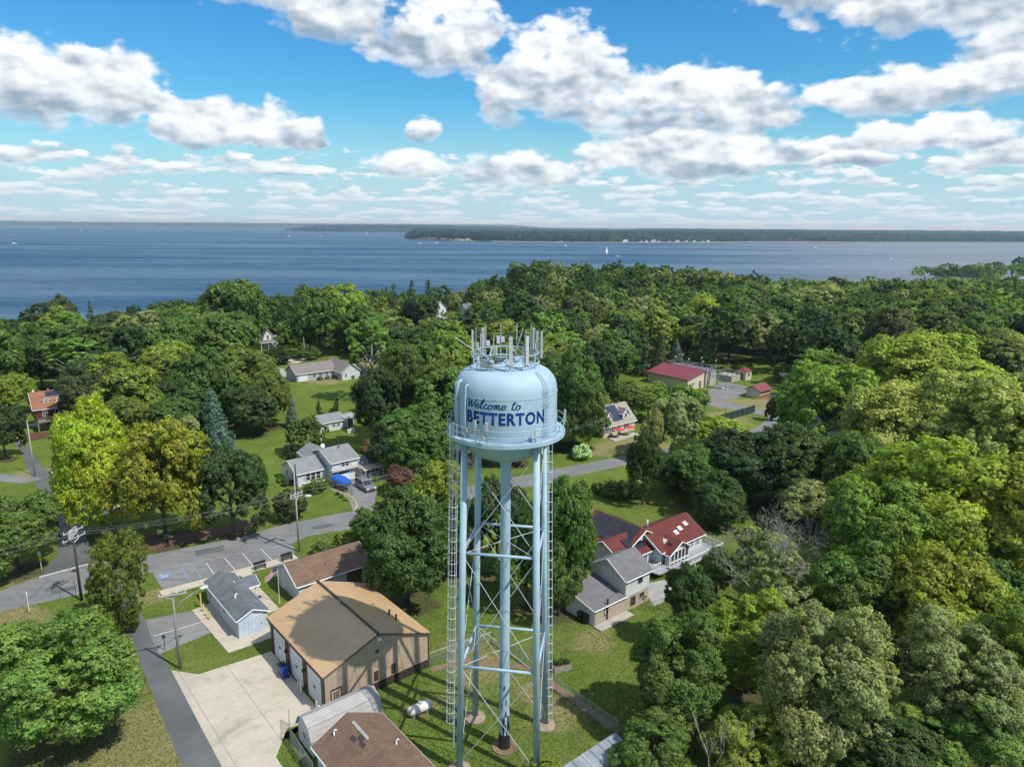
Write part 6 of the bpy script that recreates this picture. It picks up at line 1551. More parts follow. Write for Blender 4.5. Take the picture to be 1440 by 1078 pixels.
tag(MB().prism([(22.2, 146.2), (28.5, 151.4), (27.2, 153), (21.0, 147.9)], 0.0, .14).obj('terrace', M['concrete_old']), 'paved terrace before the cape house', 'terrace')

# ------------------------------------------------------------------ treatment plant
h = building('plant_building', 'treatment plant hall with maroon metal roof', 'building', 49.4, 195.4, R(38.5))
b = Block(h, 0, 7.4, 0, 14.6, 3.2, 1.7, 'sy', 'cream_paint', 'red_metal_roof', .4, trim='brown_trim')
for k in range(30): b.panel(0, .25 + .485 * k, .31 + .485 * k, -.3, 7.6, 'roof_seam', 'red_metal_roof', .05, .05)
b.door('F', 5.6, .05, 1.0, 2.1, 'hull_dark'); b.window('F', 2.5, 1.2, .9, .8)
h = building('settling_tank', 'concrete settling tank with railed walkway and stairs beside the plant hall', 'tank', 55.3, 200.2, R(38.5))
MB().box((2.6, 6.6, 2.2), (4.8, 14.0, 4.4)).obj('tank_wall', M['concrete_old'], h)
MB().box((2.6, 6.6, 4.46), (5.2, 14.4, .12)).obj('walkway', M['galvanised'], h)
railing(h, [(0.1, -.4, 4.5), (5.1, -.4, 4.5), (5.1, 13.7, 4.5), (0.1, 13.7, 4.5), (0.1, -.4, 4.5)], 1.0, 'galvanised', pickets=False)
railing(h, [(0.1, 6.5, 4.5), (5.1, 6.5, 4.5)], 1.0, 'galvanised', pickets=False)
mb = MB()
for k in range(14): mb.box((2.0, -.7 - .32 * k, 4.3 - .31 * k), (1.1, .34, .06))
mb.obj('stair', M['galvanised'], h)
railing(h, [(1.4, -.6, 4.3), (1.4, -5.1, 0)], 1.0, 'galvanised', pickets=False); railing(h, [(2.6, -.6, 4.3), (2.6, -5.1, 0)], 1.0, 'galvanised', pickets=False)
for x, y in ((.3, 1), (.3, 6), (.3, 11), (5, 0), (5, 5), (5, 12)):
    t = MB().tube((x, y, 4.5), (x, y, 7.2), .05, n=6).obj('lamp_post', M['galvanised'], h); MB().box((x, y, 7.3), (.45, .3, .18)).obj('lamp_head', M['sign_white'], t)
h = building('kiosk', 'small cream kiosk with maroon hipped roof at the plant', 'kiosk', 70.4, 209.5)
MB().box((1.6, 1.6, 1.35), (3.0, 3.0, 2.7)).obj('wall', M['cream_paint'], h)
MB().add([(-.2, -.2, 2.7), (3.4, -.2, 2.7), (3.4, 3.4, 2.7), (-.2, 3.4, 2.7), (1.6, 1.6, 3.7)], [(0, 1, 4), (1, 2, 4), (2, 3, 4), (3, 0, 4), (3, 2, 1, 0)]).obj('roof', M['red_metal_roof'], h)
MB().box((0.08, 1.4, 1.0), (.06, .9, 2.0)).obj('door', M['hull_dark'], h); MB().box((1.6, .08, 1.6), (.9, .06, .8)).obj('window', M['glass'], h)
h = building('basin', 'low concrete basin with railing beside the kiosk', 'tank', 65.4, 207.0)
MB().box((2.2, 2.6, .85), (4.6, 5.2, 1.7)).obj('basin_wall', M['concrete_old'], h); railing(h, [(0, 0, 1.7), (4.4, 0, 1.7), (4.4, 5.1, 1.7), (0, 5.1, 1.7), (0, 0, 1.7)], 1.0, 'galvanised', pickets=False)
MB().tube((2.2, 2.6, 1.7), (2.2, 2.6, 5.0), .06, n=6).obj('mast', M['galvanised'], h)
h = building('pump_house', 'pump house with pink maroon roof by the plant road', 'building', 66.6, 186.2)
b = Block(h, 0, 5.2, 0, 4.0, 2.3, 1.1, 'x', 'cream_paint', 'red_metal_roof', .5, trim='brown_trim'); b.window('F', 1.6, 1.2, 1.2, .6, 2, 1); b.window('F', 3.6, 1.2, 1.2, .6, 2, 1)
MB().add(*b.slabbox('F', 0.0, 5.2, 0, .9, 0, .06)).obj('brick_base', M['brick'], h)
def panel_fence(name, label, a, b_, hgt, mat, step=2.4, cat='fence'):
    a, b_ = Vector(a), Vector(b_); t = thing(name, label, cat, (a.x, a.y, 0), math.atan2(b_.y - a.y, b_.x - a.x)); L = (b_ - a).length; n = max(1, round(L / step))
    for i in range(n): MB().box((L * (i + .5) / n, 0, hgt / 2 + .05), (L / n - .1, .04, hgt - .1)).obj('fence_panel', M[mat], t)
    for i in range(n + 1): MB().tube((L * i / n, 0, 0), (L * i / n, 0, hgt + .08), .045, n=6).obj('post', M['galvanised' if mat != 'wood_brown' else mat], t)
    return t


panel_fence('screened_fence', 'dark green screened fence along the plant road', (48.5, 161.5), (60.6, 171.8), 1.9, 'screen_green')
panel_fence('screened_gate', 'dark screened gate at the plant entrance', (65.5, 168.0), (73.0, 171.5), 1.8, 'screen_green')
tag(MB().box((0, 0, 1.0), (3.6, .08, 1.3), R(20)).obj('gate_board', M['cream_paint']), 'pale board fixed at the plant gate', 'board').location = (70.5, 168.6, 0)
panel_fence('board_fence', 'brown board fence beside the red house', (-106.5, 148.6), (-102.0, 143.4), 1.5, 'wood_brown')
panel_fence('board_fence', 'brown board fence below the red house deck', (-102.0, 143.4), (-94.5, 149.3), 1.5, 'wood_brown')
t = thing('picket_fence', 'short white picket fence by the side street', 'fence', (-84.5, 123.6, 0), R(-47))
for k in range(16): MB().box((k * .8, 0, .45), (.14, .05, .9)).obj('picket', M['sign_white'], t)
MB().box((6, 0, .6), (12.4, .06, .08)).obj('rail', M['sign_white'], t)

# far town houses
def far_house(label, x, y, rot, L, W, hh, rise, roof, wall='white_siding', axis='x', chim=True):
    h = building('town_house', label, 'house', x, y, rot, ter(x, y))
    b = Block(h, 0, L, 0, W, hh, rise, axis, wall, roof, .35)
    for z in ((.9,) if hh < 4 else (.9, 3.4)):
        for c in (L * .25, L * .7): b.window('F', c, z, .9, 1.3)
        for c in (W * .3, W * .7): b.window('L', c, z, .9, 1.3)
    if chim: MB().box((L * .3, W * .5, hh + rise), (.6, .6, 1.8)).obj('chimney', M['brick'], b.roof)


far_house('white town house with grey gable roof behind the spruces', -37.5, 343, GR, 6.5, 8, 5.8, 3.2, 'mid_shingle', axis='y')
far_house('white gabled town house right of the spruces', -12.5, 345, GR, 5.5, 8, 5.5, 3.0, 'pale_shingle', axis='y')
far_house('grey roofed town house between two white houses', -22.5, 349, GR, 8.5, 6, 4.6, 2.6, 'mid_shingle', 'grey_siding')
far_house('pale town house half hidden by dark trees', -56.0, 329, GR, 5, 7, 5.2, 2.8, 'grey_shingle', axis='y')
far_house('white house behind the farmhouse by the bay', -100.0, 291, GR, 6, 6, 4.4, 2.4, 'pale_shingle')
far_house('long house with tiled orange roof near the bay road', -170, 231, R(12), 14, 7, 3.0, 2.2, 'orange_shingle', 'cream_siding')
far_house('small pinkish roofed house at the water edge', -190, 372, R(20), 8, 6, 3.5, 2.2, 'orange_shingle', 'cream_siding')
far_house('white house glimpsed through the olive tree', -77.5, 131.5, GR, 7, 6, 3.0, 1.6, 'pale_shingle')
# houses and boats across the water
rng = random.Random(8)
for k, u in enumerate((.150, .172, .181, .189, .196, .210, .222, .234, .247, .258, .266, .062)):
    y = lerp_tab(BR, u) - 4 + rng.uniform(0, 14); x = u * y * 1.005; L = rng.uniform(11, 22)
    h = building('shore_house', 'pale house on the far beach of the peninsula', 'house', x, y, rng.uniform(-.3, .3), WATER_Z + 1.2, 'houses on the far beach')
    b = Block(h, 0, L, 0, 9, rng.uniform(5, 8), rng.uniform(2.5, 4), rng.choice('xy'), rng.choice(('white_siding', 'cream_siding')), rng.choice(('pale_shingle', 'white_paint', 'mid_shingle')), .4, trim=None)
for u, y in ((.714, 3965), (.735, 3960), (-.125, 6960)):
    h = building('shore_house', 'white house at the foot of the far woods', 'house', u * y, y, 0, WATER_Z + 1, 'houses at the foot of the far woods'); Block(h, 0, 24, 0, 12, 7, 4, 'x', 'white_siding', 'pale_shingle', .4, trim=None)


def motorboat(label, x, y, rot, wake=0, s=1.0, group=None):
    t = thing('motorboat', label, 'boat', (x, y, WATER_Z), rot, group)
    secs = [(-3.2, 1.25, .0, 1.1), (0, 1.35, -.1, 1.2), (2.4, .95, .1, 1.4), (4.2, .05, .9, 1.6)]; vs, fs = [], []
    for X, w, zb, zt in secs: vs += [(X * s, -w * s, zt * s), (X * s, -w * .6 * s, zb * s), (X * s, w * .6 * s, zb * s), (X * s, w * s, zt * s)]
    for i in range(3):
        for k in range(3): a = 4 * i + k; fs.append((a, a + 4, a + 5, a + 1))
        fs.append((4 * i + 3, 4 * i + 7, 4 * i + 4, 4 * i))
    fs.append((0, 1, 2, 3)); MB().add(vs, fs).obj('hull', M['hull_white'], t)
    MB().box((-.3 * s, 0, 1.9 * s), (2.6 * s, 1.8 * s, 1.2 * s)).obj('cabin', M['sign_white'], t); MB().box((.9 * s, 0, 2.1 * s), (.3 * s, 1.6 * s, .6 * s)).obj('windscreen', M['glass'], t)
    if wake:
        mb = MB()
        for q in (-1, 1): mb.add([(-3 * s, 0, .12), (-3 * s, q * 1.6 * s, .12), (-wake, q * (3 + wake * .06), .12), (-wake, q * (1 + wake * .02), .12)], [(0, 1, 2, 3) if q < 0 else (3, 2, 1, 0)])
        mb.add([(-1 * s, -2.4 * s, .3), (3.5 * s, -1.2 * s, 1.0), (3.5 * s, 1.2 * s, 1.0), (-1 * s, 2.4 * s, .3), (-8 * s, 2 * s, .1), (-8 * s, -2 * s, .1)], [(0, 1, 2, 3), (0, 3, 4, 5)])
        mb.obj('wake', M['foam'], t)
    return t


for k, (lab, x, y, rot, wk, s) in enumerate((
    ('white motorboat trailing a long wake on the bay', -1190, 3851, R(178), 60, 2.2), ('anchored white boat on the open bay at far left', -1543, 2238, R(10), 14, 2.0),
    ('motorboat with short wake following the long wake boat', -1060, 4000, R(180), 24, 1.7), ('tiny motorboat before the low headland', -987, 4900, R(170), 26, 2.2),
    ('motorboat cutting foam off the clay bluff', -290, 2743, R(5), 44, 1.8), ('motorboat trailing foam left of the bluff boat', -340, 2640, R(5), 26, 1.5),
    ('motorboat near the small sailboat off the wood', 238, 1640, R(170), 12, 1.2), ('motorboat with bright wake in mid river', 1030, 2467, R(185), 48, 1.7),
    ('motorboat near the far river shore', 1718, 3392, R(175), 40, 1.8), ('motorboat with thin straight wake below the far shore', 1570, 2880, R(180), 95, 1.4),
    ('motorboat with thin wake nearest the wood', 838, 1603, R(182), 62, 1.2), ('dark moored boat off the peninsula beach', 180, 2484, R(20), 0, 1.6),
    ('white boat far out near the horizon', -3639, 6119, R(0), 0, 3.0), ('white boat far out beside another near the horizon', -3100, 6372, R(0), 0, 2.6), ('far boat off the low headland', -1180, 5900, R(0), 0, 2.6))):
    motorboat(lab, x, y, rot, wk, s)


def sailboat(label, x, y, rot, s):
    t = thing('sailboat', label, 'sailboat', (x, y, WATER_Z), rot)
    secs = [(-4, .9, .2, .9), (-1, 1.4, -.3, .9), (2, 1.1, -.2, 1.0), (5, .05, .6, 1.2)]; vs, fs = [], []
    for X, w, zb, zt in secs: vs += [(X * s, -w * s, zt * s), (X * s, -w * .5 * s, zb * s), (X * s, w * .5 * s, zb * s), (X * s, w * s, zt * s)]
    for i in range(3):
        for k in range(3): a = 4 * i + k; fs.append((a, a + 4, a + 5, a + 1))
        fs.append((4 * i + 3, 4 * i + 7, 4 * i + 4, 4 * i))
    fs.append((0, 1, 2, 3)); MB().add(vs, fs).obj('hull', M['hull_white'], t)
    MB().tube((.6 * s, 0, 1 * s), (.6 * s, 0, 13 * s), .10 * s, .06 * s, 6).obj('mast', M['galvanised'], t); MB().tube((.6 * s, 0, 2 * s), (-3.6 * s, 0, 2 * s), .07 * s, n=6).obj('boom', M['galvanised'], t)
    for nm, tri in (('mainsail', [(.5, 0, 2.1), (-3.5, .5, 2.1), (.5, 0, 12.6)]), ('jib', [(4.6, 0, 1.4), (.9, .6, 1.8), (.7, 0, 11.5)])):
        q = [Vector(p) * s for p in tri]; m_ = [(q[0] + q[1]) / 2 + Vector((0, .35 * s, 0)), (q[1] + q[2]) / 2 + Vector((0, .5 * s, 0)), (q[2] + q[0]) / 2]; vs = q + m_; lo = [p + Vector((0, -.05, 0)) for p in vs]
        MB().add(vs + lo, [(0, 3, 5), (3, 1, 4), (5, 4, 2), (3, 4, 5), (11, 9, 6), (10, 7, 9), (8, 10, 11), (11, 10, 9)]).obj(nm, M['sign_white'], t)


sailboat('sailboat with white sails off the dark wood', 234, 1803, R(60), 1.5); sailboat('lone sailboat with white sails in the broad river', 1551, 2442, R(75), 1.6)

# ================================================================== WATER TOWER
TX, TY = -0.45, 54.5
T = thing('water_tower', 'pale blue water tower lettered in dark blue, with antennas on its roof', 'water tower', (TX, TY, 0))
BL = M['tower_blue']
prof = [(0.45, 26.85), (1.2, 26.90), (2.0, 27.10), (2.8, 27.52), (3.35, 28.0), (3.75, 28.55), (3.96, 29.0), (4.0, 29.25), (4.0, 32.5), (3.97, 32.9), (3.87, 33.3), (3.68, 33.65), (3.38, 33.98), (2.95, 34.22), (2.5, 34.36), (1.6, 34.48), (.8, 34.54), (0.02, 34.56)]
tank = MB().lathe(prof, 96).obj('tank', BL, T, True)
for z in (29.35, 32.5): MB().path([(4.005 * math.cos(a), 4.005 * math.sin(a), z) for a in np.linspace(0, 2 * math.pi, 72, endpoint=False)], .025, 6, closed=True).obj('weld_seam', BL, tank, True)
MB().lathe([(.55, 26.95), (.42, 26.0), (.42, 12), (.46, 3.0), (.49, 1.5)], 28).obj('riser_pipe', BL, T, True)
MB().lathe([(.495, 1.52), (.505, .9), (.52, 0.0)], 28).obj('riser_base', M['wet_black'], T, True)
rng = random.Random(2); mb = MB()
for k in range(30):
    a = rng.uniform(R(200), R(340)); z = rng.uniform(1.5, 2.8) if k < 18 else rng.uniform(3.2, 9); w = rng.uniform(.03, .12); l = rng.uniform(.2, .9) if k < 18 else rng.uniform(.1, .3)
    r = .49; mb.add([((r + .012) * math.cos(a + s * w), (r + .012) * math.sin(a + s * w), z + t * l) for s, t in ((-1, -1), (1, -1), (1, 1), (-1, 1))], [(0, 1, 2, 3)])
mb.obj('peeled_paint', M['wet_black'], T)['kind'] = 'stuff'
MB().lathe([(1.1, .0), (1.1, .12), (.56, .14)], 24).obj('footing', M['dirt'], T)
LEGA = [R(36.3), R(126.3), R(216.3), R(306.3)]
def legp(a, z, extra=0.0): r = 3.92 + (4.65 - 3.92) * (28.6 - z) / 28.6 + extra; return Vector((r * math.cos(a), r * math.sin(a), z))


for a in LEGA:
    o = MB().tube(legp(a, 0), legp(a, 29.2), .27, n=18).obj('leg', BL, T, True)
    p = legp(a, 0); MB().lathe([(1.0, -.05), (1.0, .16), (.5, .42), (.31, .42)], 9, (p.x, p.y)).obj('footing', M['footing'], o)
Z1, Z2 = 19.7, 9.75
for z in (Z1, Z2):
    for i in range(4): MB().tube(legp(LEGA[i], z), legp(LEGA[(i + 1) % 4], z), .12, n=10).obj('strut', BL, T, True)
for zt, zb in ((28.2, Z1), (Z1, Z2), (Z2, .5)):
    for i in range(4):
        a, c = LEGA[i], LEGA[(i + 1) % 4]
        for p, q in ((a, c), (c, a)): MB().tube(legp(p, zt - .2), legp(q, zb + .2), .028, n=6).obj('brace_rod', M['rod_pale'], T)
    if zb > 1:
        for i in range(4):
            m_ = (legp(LEGA[i], zb) + legp(LEGA[(i + 1) % 4], zb)) / 2; MB().tube(legp(LEGA[i], zb - .05), Vector((0, 0, zb)), .028, n=6).obj('spider_rod', M['rod_pale'], T)
# catwalk
ca = MB().lathe([(4.0, 29.20), (4.62, 29.20), (4.66, 28.98), (4.70, 28.98), (4.70, 29.27), (4.62, 29.27), (4.0, 29.27)], 72).obj('catwalk', BL, T)
for i in range(18):
    a = 2 * math.pi * i / 18 + .1; MB().tube((4.62 * math.cos(a), 4.62 * math.sin(a), 29.25), (4.62 * math.cos(a), 4.62 * math.sin(a), 30.3), .03, n=6).obj('railing_post', M['steel_pale'], ca)
for z in (30.3, 29.8): MB().path([(4.62 * math.cos(a), 4.62 * math.sin(a), z) for a in np.linspace(0, 2 * math.pi, 72, endpoint=False)], .026, 6, closed=True).obj('rail', M['steel_pale'], ca, True)
for i in range(4): a = LEGA[i]; MB().box((4.3 * math.cos(a), 4.3 * math.sin(a), 28.6), (.7, .12, .5), a).obj('bracket', BL, ca)
# ladder with safety cage on the near left leg
la = LEGA[2] - R(12)
def cagep(z): return legp(LEGA[2], z) + Vector((-.50, .10, 0))


lad = MB()
for s in (-.2, .2): lad.tube(cagep(2.2) + Vector((0, s, 0)), cagep(30.2) + Vector((0, s, 0)), .03, n=6)
for k in range(70): z = 2.4 + k * .4; lad.tube(cagep(z) + Vector((0, -.2, 0)), cagep(z) + Vector((0, .2, 0)), .018, n=5)
lo = lad.obj('ladder', M['rod_pale'], T)
for k in range(27):
    z = 4.6 + k * .95; c = cagep(z) + Vector((-.30, 0, 0)); MB().path([c + Vector((.36 * math.cos(a), .36 * math.sin(a), 0)) for a in np.linspace(0, 2 * math.pi, 16, endpoint=False)], .026, 5, closed=True).obj('cage_hoop', M['rod_pale'], lo, True)
mb = MB()
for a in np.linspace(R(60), R(300), 7): d = Vector((.36 * math.cos(a) - .30, .36 * math.sin(a), 0)); mb.tube(cagep(4.6) + d, cagep(30.2) + d, .014, n=4)
mb.obj('cage_bars', M['rod_pale'], lo)
MB().box(tuple(cagep(3.2) + Vector((-.06, 0, 0))), (.06, .5, 2.6)).obj('ladder_guard', M['galvanised'], lo)
# cable ladder on the far right leg
mb = MB()
def rp_(z): return legp(LEGA[0], z) + Vector((.48, -.1, 0))


for s in (-.22, .22): mb.tube(rp_(1.0) + Vector((s * .8, s * .4, 0)), rp_(29) + Vector((s * .8, s * .4, 0)), .032, n=5)
for k in range(31): z = 1.4 + k * .9; mb.tube(rp_(z) + Vector((-.3, -.1, 0)), rp_(z) + Vector((.22, .1, 0)), .03, n=5)
mb.obj('cable_ladder', M['rod_pale'], T)
for k in range(1): MB().tube(rp_(.3) + Vector((-.1 + .1 * k, .05, 0)), rp_(29) + Vector((-.1 + .1 * k, .05, 0)), .03, n=6).obj('cable', M['tower_blue'], T)
# conduits and ladder over the tank wall
def tankp(a, z, off=0.08):
    for (r0, z0), (r1, z1) in zip(prof[7:], prof[8:]):
        if z <= z1: r = r0 + (r1 - r0) * (z - z0) / max(1e-6, z1 - z0); break
    else: r = 2.0
    return Vector(((r + off) * math.cos(a), (r + off) * math.sin(a), z))


for a, r, zt in ((R(222), .09, 33.3), (R(205), .16, 33.4), (R(200), .05, 33.2), (R(196), .05, 33.2)):
    pts = [tankp(a, z, .12) for z in (28.9, 31, 32.2, 33.0, zt)]; pts.append(tankp(a, zt, .12) + Vector((.3 * -math.cos(a), .3 * -math.sin(a), .08)))
    MB().path(pts, r, 8).obj('conduit', BL, T, True)
mb = MB(); zs = [29, 30, 31, 32, 32.6, 33.1, 33.5, 33.8, 34.05, 34.25]
for da in (-R(2.4), R(2.4)): mb.path([tankp(R(318) + da, z, .16) for z in zs], .028, 5)
for k in range(17): z = 29.3 + k * .28; mb.tube(tankp(R(318) - R(2.4), z, .16), tankp(R(318) + R(2.4), z, .16), .018, n=4)
for z in (30, 31, 32, 33): mb.path([tankp(R(318) + R(q), z, .02 if abs(q) == 5 else .32) for q in (-5, -3.5, 3.5, 5)], .022, 5)
mb.obj('tank_ladder', BL, T)
# antenna platform ring
RR = 2.55
def ringp(a, z, r=RR): return Vector((r * math.cos(a), r * math.sin(a), z))


for z, r in ((35.45, .045), (34.75, .05)):
    MB().path([ringp(a, z) for a in np.linspace(0, 2 * math.pi, 48, endpoint=False)], r, 6, closed=True).obj('antenna_ring', M['steel_pale'], T, True)
for i in range(12): a = 2 * math.pi * i / 12; MB().tube(ringp(a, 34.05), ringp(a, 35.5), .045, n=6).obj('ring_post', M['steel_pale'], T)
for i in range(10):
    a = 2 * math.pi * i / 10 + .15; MB().tube(ringp(a, 35.4), ringp(a + (.5 if i % 2 else -.5), 34.2, 2.0), .035, n=6).obj('ring_brace', M['steel_pale'], T)
def antenna(x, y, z0, z1, w=.24):
    o = MB().box((x, y, (z0 + z1) / 2), (w, .16, z1 - z0), math.atan2(y, x) + R(90)).obj('antenna_panel', M['antenna_grey'], T)
    k = .90; MB().tube((x * k, y * k, z0 - .25), (x * k, y * k, z1 + .12), .035, n=8).obj('mount_pipe', M['galvanised'], o)
    for z in (z0 + .3, z1 - .3): MB().tube((x, y, z), (x * k, y * k, z), .03, n=5).obj('clamp', M['dark_metal'], o)


for x, y, z1, z0, w in ((-2.62, -.1, 37.12, 35.0, .20), (-1.94, 1.85, 37.0, 34.8, .23), (.34, -2.6, 36.98, 34.85, .27), (1.54, -2.1, 37.0, 34.84, .27), (2.11, 1.49, 37.1, 35.0, .24), (2.4, .35, 37.03, 35.2, .16), (2.72, -.2, 37.1, 35.02, .20)): antenna(x, y, z0, z1, w)
for x, y, z1, z0 in ((-2.45, 1.1, 37.15, 34.6), (-1.69, 2.07, 37.2, 34.6), (-.49, 2.57, 37.35, 34.6), (.81, 2.45, 37.38, 34.6), (1.92, 1.73, 37.3, 34.7), (-.92, -2.42, 37.16, 35.6), (-1.95, -1.68, 37.1, 34.4)):
    MB().tube((x, y, z0), (x, y, z1), .035, .03, 8).obj('whip_antenna', M['antenna_grey'], T)
MB().tube((-2.5, -.4, 35.6), (-3.95, -.2, 36.55), .035, n=8).obj('whip_antenna', M['antenna_grey'], T)
MB().tube((.65, 2.4, 34.7), (1.3, 2.2, 37.0), .035, n=8).obj('whip_antenna', M['antenna_grey'], T)
for x, y, zt, zb, w in ((-.83, -2.55, 36.28, 35.6, .30), (-1.55, 2.17, 35.95, 35.56, .32), (-.70, 2.5, 36.29, 35.7, .26), (-.33, 2.5, 36.25, 35.8, .30), (1.35, 2.22, 35.4, 34.96, .25), (2.29, 0, 36.17, 35.7, .22), (-2.27, .2, 36.1, 35.75, .24), (-1.58, -1.9, 35.15, 34.5, .62), (-1.1, -2.1, 35.05, 34.5, .3)):
    MB().box((x, y, (zt + zb) / 2), (w, .2, zt - zb), math.atan2(y, x) + R(90)).obj('radio_unit', M['antenna_grey'], T)
MB().box((-.6, -.3, 34.75), (.7, .35, .12), .3).tube((-1.0, -.3, 34.55), (-.1, -.2, 34.9), .04, n=5).obj('cable_tray', M['dark_metal'], T)
MB().lathe([(.35, 34.45), (.35, 34.75), (.3, 34.85), (0, 34.9)], 20, (.9, .5)).obj('roof_hatch', BL, T)
# dishes and units on the catwalk
for x, y, z, r in ((-2.35, -4.05, 30.15, .24), (-1.42, -4.45, 30.0, .22), (-2.9, -3.6, 30.1, .2)):
    a = math.atan2(y, x); o = MB().lathe([(0, 0), (r * .7, .05), (r, .14), (r, .17)], 16).obj('dish', M['antenna_grey'], T, True); o.matrix_basis = Matrix.Translation((x, y, z)) @ Matrix.Rotation(a, 4, 'Z') @ Matrix.Rotation(R(90), 4, 'Y')
for x, y, z0, z1, w in ((-2.28, -4.0, 30.45, 31.0, .2), (-1.4, -4.45, 30.3, 30.95, .22), (2.3, -3.9, 29.6, 30.35, .28), (4.6, -1.0, 30.1, 31.1, .12)):
    MB().box((x, y, (z0 + z1) / 2), (w, .14, z1 - z0), math.atan2(y, x) + R(90)).obj('radio_unit', M['antenna_grey'], T); MB().tube((x * .98, y * .98, 29.0), (x * .98, y * .98, z1), .03, n=6).obj('mount_pipe', M['galvanised'], T)


# lettering bent round the tank
def wrap_text(body, name, mat, z0, height, arc_deg, bold, shear=0.0, centre=R(270), off=0.015):
    cu = bpy.data.curves.new(name, 'FONT'); cu.body = body; cu.offset = bold; cu.shear = shear; cu.space_character = 1.14; cu.resolution_u = 4; cu.fill_mode = 'FRONT'
    ob = bpy.data.objects.new(name, cu); COL.objects.link(ob); bpy.context.view_layer.update()
    me = bpy.data.meshes.new_from_object(ob.evaluated_get(bpy.context.evaluated_depsgraph_get())); bpy.data.objects.remove(ob); bpy.data.curves.remove(cu)
    bm = bmesh.new(); bm.from_mesh(me)
    xs = [v.co.x for v in bm.verts]; ys = [v.co.y for v in bm.verts]; x0, x1, y0, y1 = min(xs), max(xs), min(ys), max(ys)
    # cut into narrow strips so that the faces follow the curve
    for k in range(1, 160):
        bmesh.ops.bisect_plane(bm, geom=bm.verts[:] + bm.edges[:] + bm.faces[:], plane_co=(x0 + (x1 - x0) * k / 160, 0, 0), plane_no=(1, 0, 0))
    for v in bm.verts:
        a = centre + R(arc_deg) * ((v.co.x - x0) / (x1 - x0) - .5); z = z0 + height * (v.co.y - y0) / (y1 - y0)
        v.co = ((4.0 + off) * math.cos(a), (4.0 + off) * math.sin(a), z)
    bm.normal_update(); bm.to_mesh(me); bm.free(); me.materials.clear(); me.materials.append(M[mat])
    o = link(name, me, tank); return o


wrap_text('BETTERTON', 'lettering', 'letter_blue', 30.58, 0.98, 92.0, 0.038)
# 'Welcome to' in brush script, drawn stroke by stroke: polylines in letter units
def sc_arc(cx, cy, rx, ry, a0, a1, n=10): return [(cx + rx * math.cos(R(a0 + (a1 - a0) * i / n)), cy + ry * math.sin(R(a0 + (a1 - a0) * i / n))) for i in range(n + 1)]


glyph = {
    'W': ([[(-.02, .88), (.06, .98), (.12, .9), (.16, .0), (.42, .78), (.50, .02), (.92, 1.02)]], .82),
    'e': ([[(.0, .20), (.26, .28), (.30, .42), (.18, .50), (.05, .36), (.03, .15), (.14, .0), (.28, .04), (.40, .16)]], .38),
    'l': ([[(.0, .12), (.22, .62), (.30, .98), (.20, 1.04), (.10, .6), (.08, .12), (.16, .0), (.28, .08), (.34, .16)]], .32),
    'c': ([[(.30, .42), (.20, .50), (.05, .32), (.04, .12), (.15, .0), (.28, .05), (.38, .16)]], .36),
    'o': ([sc_arc(.18, .24, .16, .25, 70, 430, 14) + [(.30, .40), (.42, .38)]], .42),
    'm': ([[(.0, .40), (.06, .48), (.07, .0)], [(.07, .30), (.20, .50), (.25, .42), (.25, .0)], [(.25, .30), (.38, .50), (.44, .40), (.43, .08), (.50, .0), (.60, .14)]], .58),
    't': ([[(.16, .86), (.10, .3), (.10, .08), (.18, .0), (.30, .12)], [(-.04, .58), (.38, .66)]], .32),
    ' ': ([], .34),
}
adv = 0.0; strokes = []
for ch in 'Welcome to':
    gs, w = glyph[ch]; sc = 1.0
    for st in gs: strokes.append((ch, [(adv + x, y) for x, y in st]))
    adv += w + .05
letters = {}; H_ = .70; A0, A1 = R(270 - 46), R(270 + 17)
for ch, st in strokes:
    pts = []
    for i in range(len(st) - 1):                         # smooth by Catmull-Rom
        p0, p1, p2, p3 = st[max(i - 1, 0)], st[i], st[i + 1], st[min(i + 2, len(st) - 1)]
        for k in range(6):
            t = k / 6; pts.append(tuple(.5 * ((2 * p1[j]) + (-p0[j] + p2[j]) * t + (2 * p0[j] - 5 * p1[j] + 4 * p2[j] - p3[j]) * t * t + (-p0[j] + 3 * p1[j] - 3 * p2[j] + p3[j]) * t ** 3) for j in (0, 1)))
    pts.append(st[-1]); L, Rr = [], []
    for i, p in enumerate(pts):
        a, c = pts[max(i - 1, 0)], pts[min(i + 1, len(pts) - 1)]; tx, ty = c[0] - a[0], c[1] - a[1]; l = math.hypot(tx, ty) or 1; wd = .050 * (0.75 + .45 * abs(ty / l)); nx_, ny_ = -ty / l * wd, tx / l * wd
        for lst, s in ((L, 1), (Rr, -1)):
            x, y = p[0] + s * nx_ + .18 * p[1], p[1] + s * ny_; an = A0 + (A1 - A0) * x / (adv + .05); lst.append((4.016 * math.cos(an), 4.016 * math.sin(an), 31.80 + H_ * y))
    n = len(pts); letters.setdefault(ch + str(int(st[0][0] * 2)), MB()).add(L + Rr, [(i, n + i, n + i + 1, i + 1) for i in range(n - 1)])
for mb in letters.values(): mb.obj('script_letter', M['script_blue'], tank)

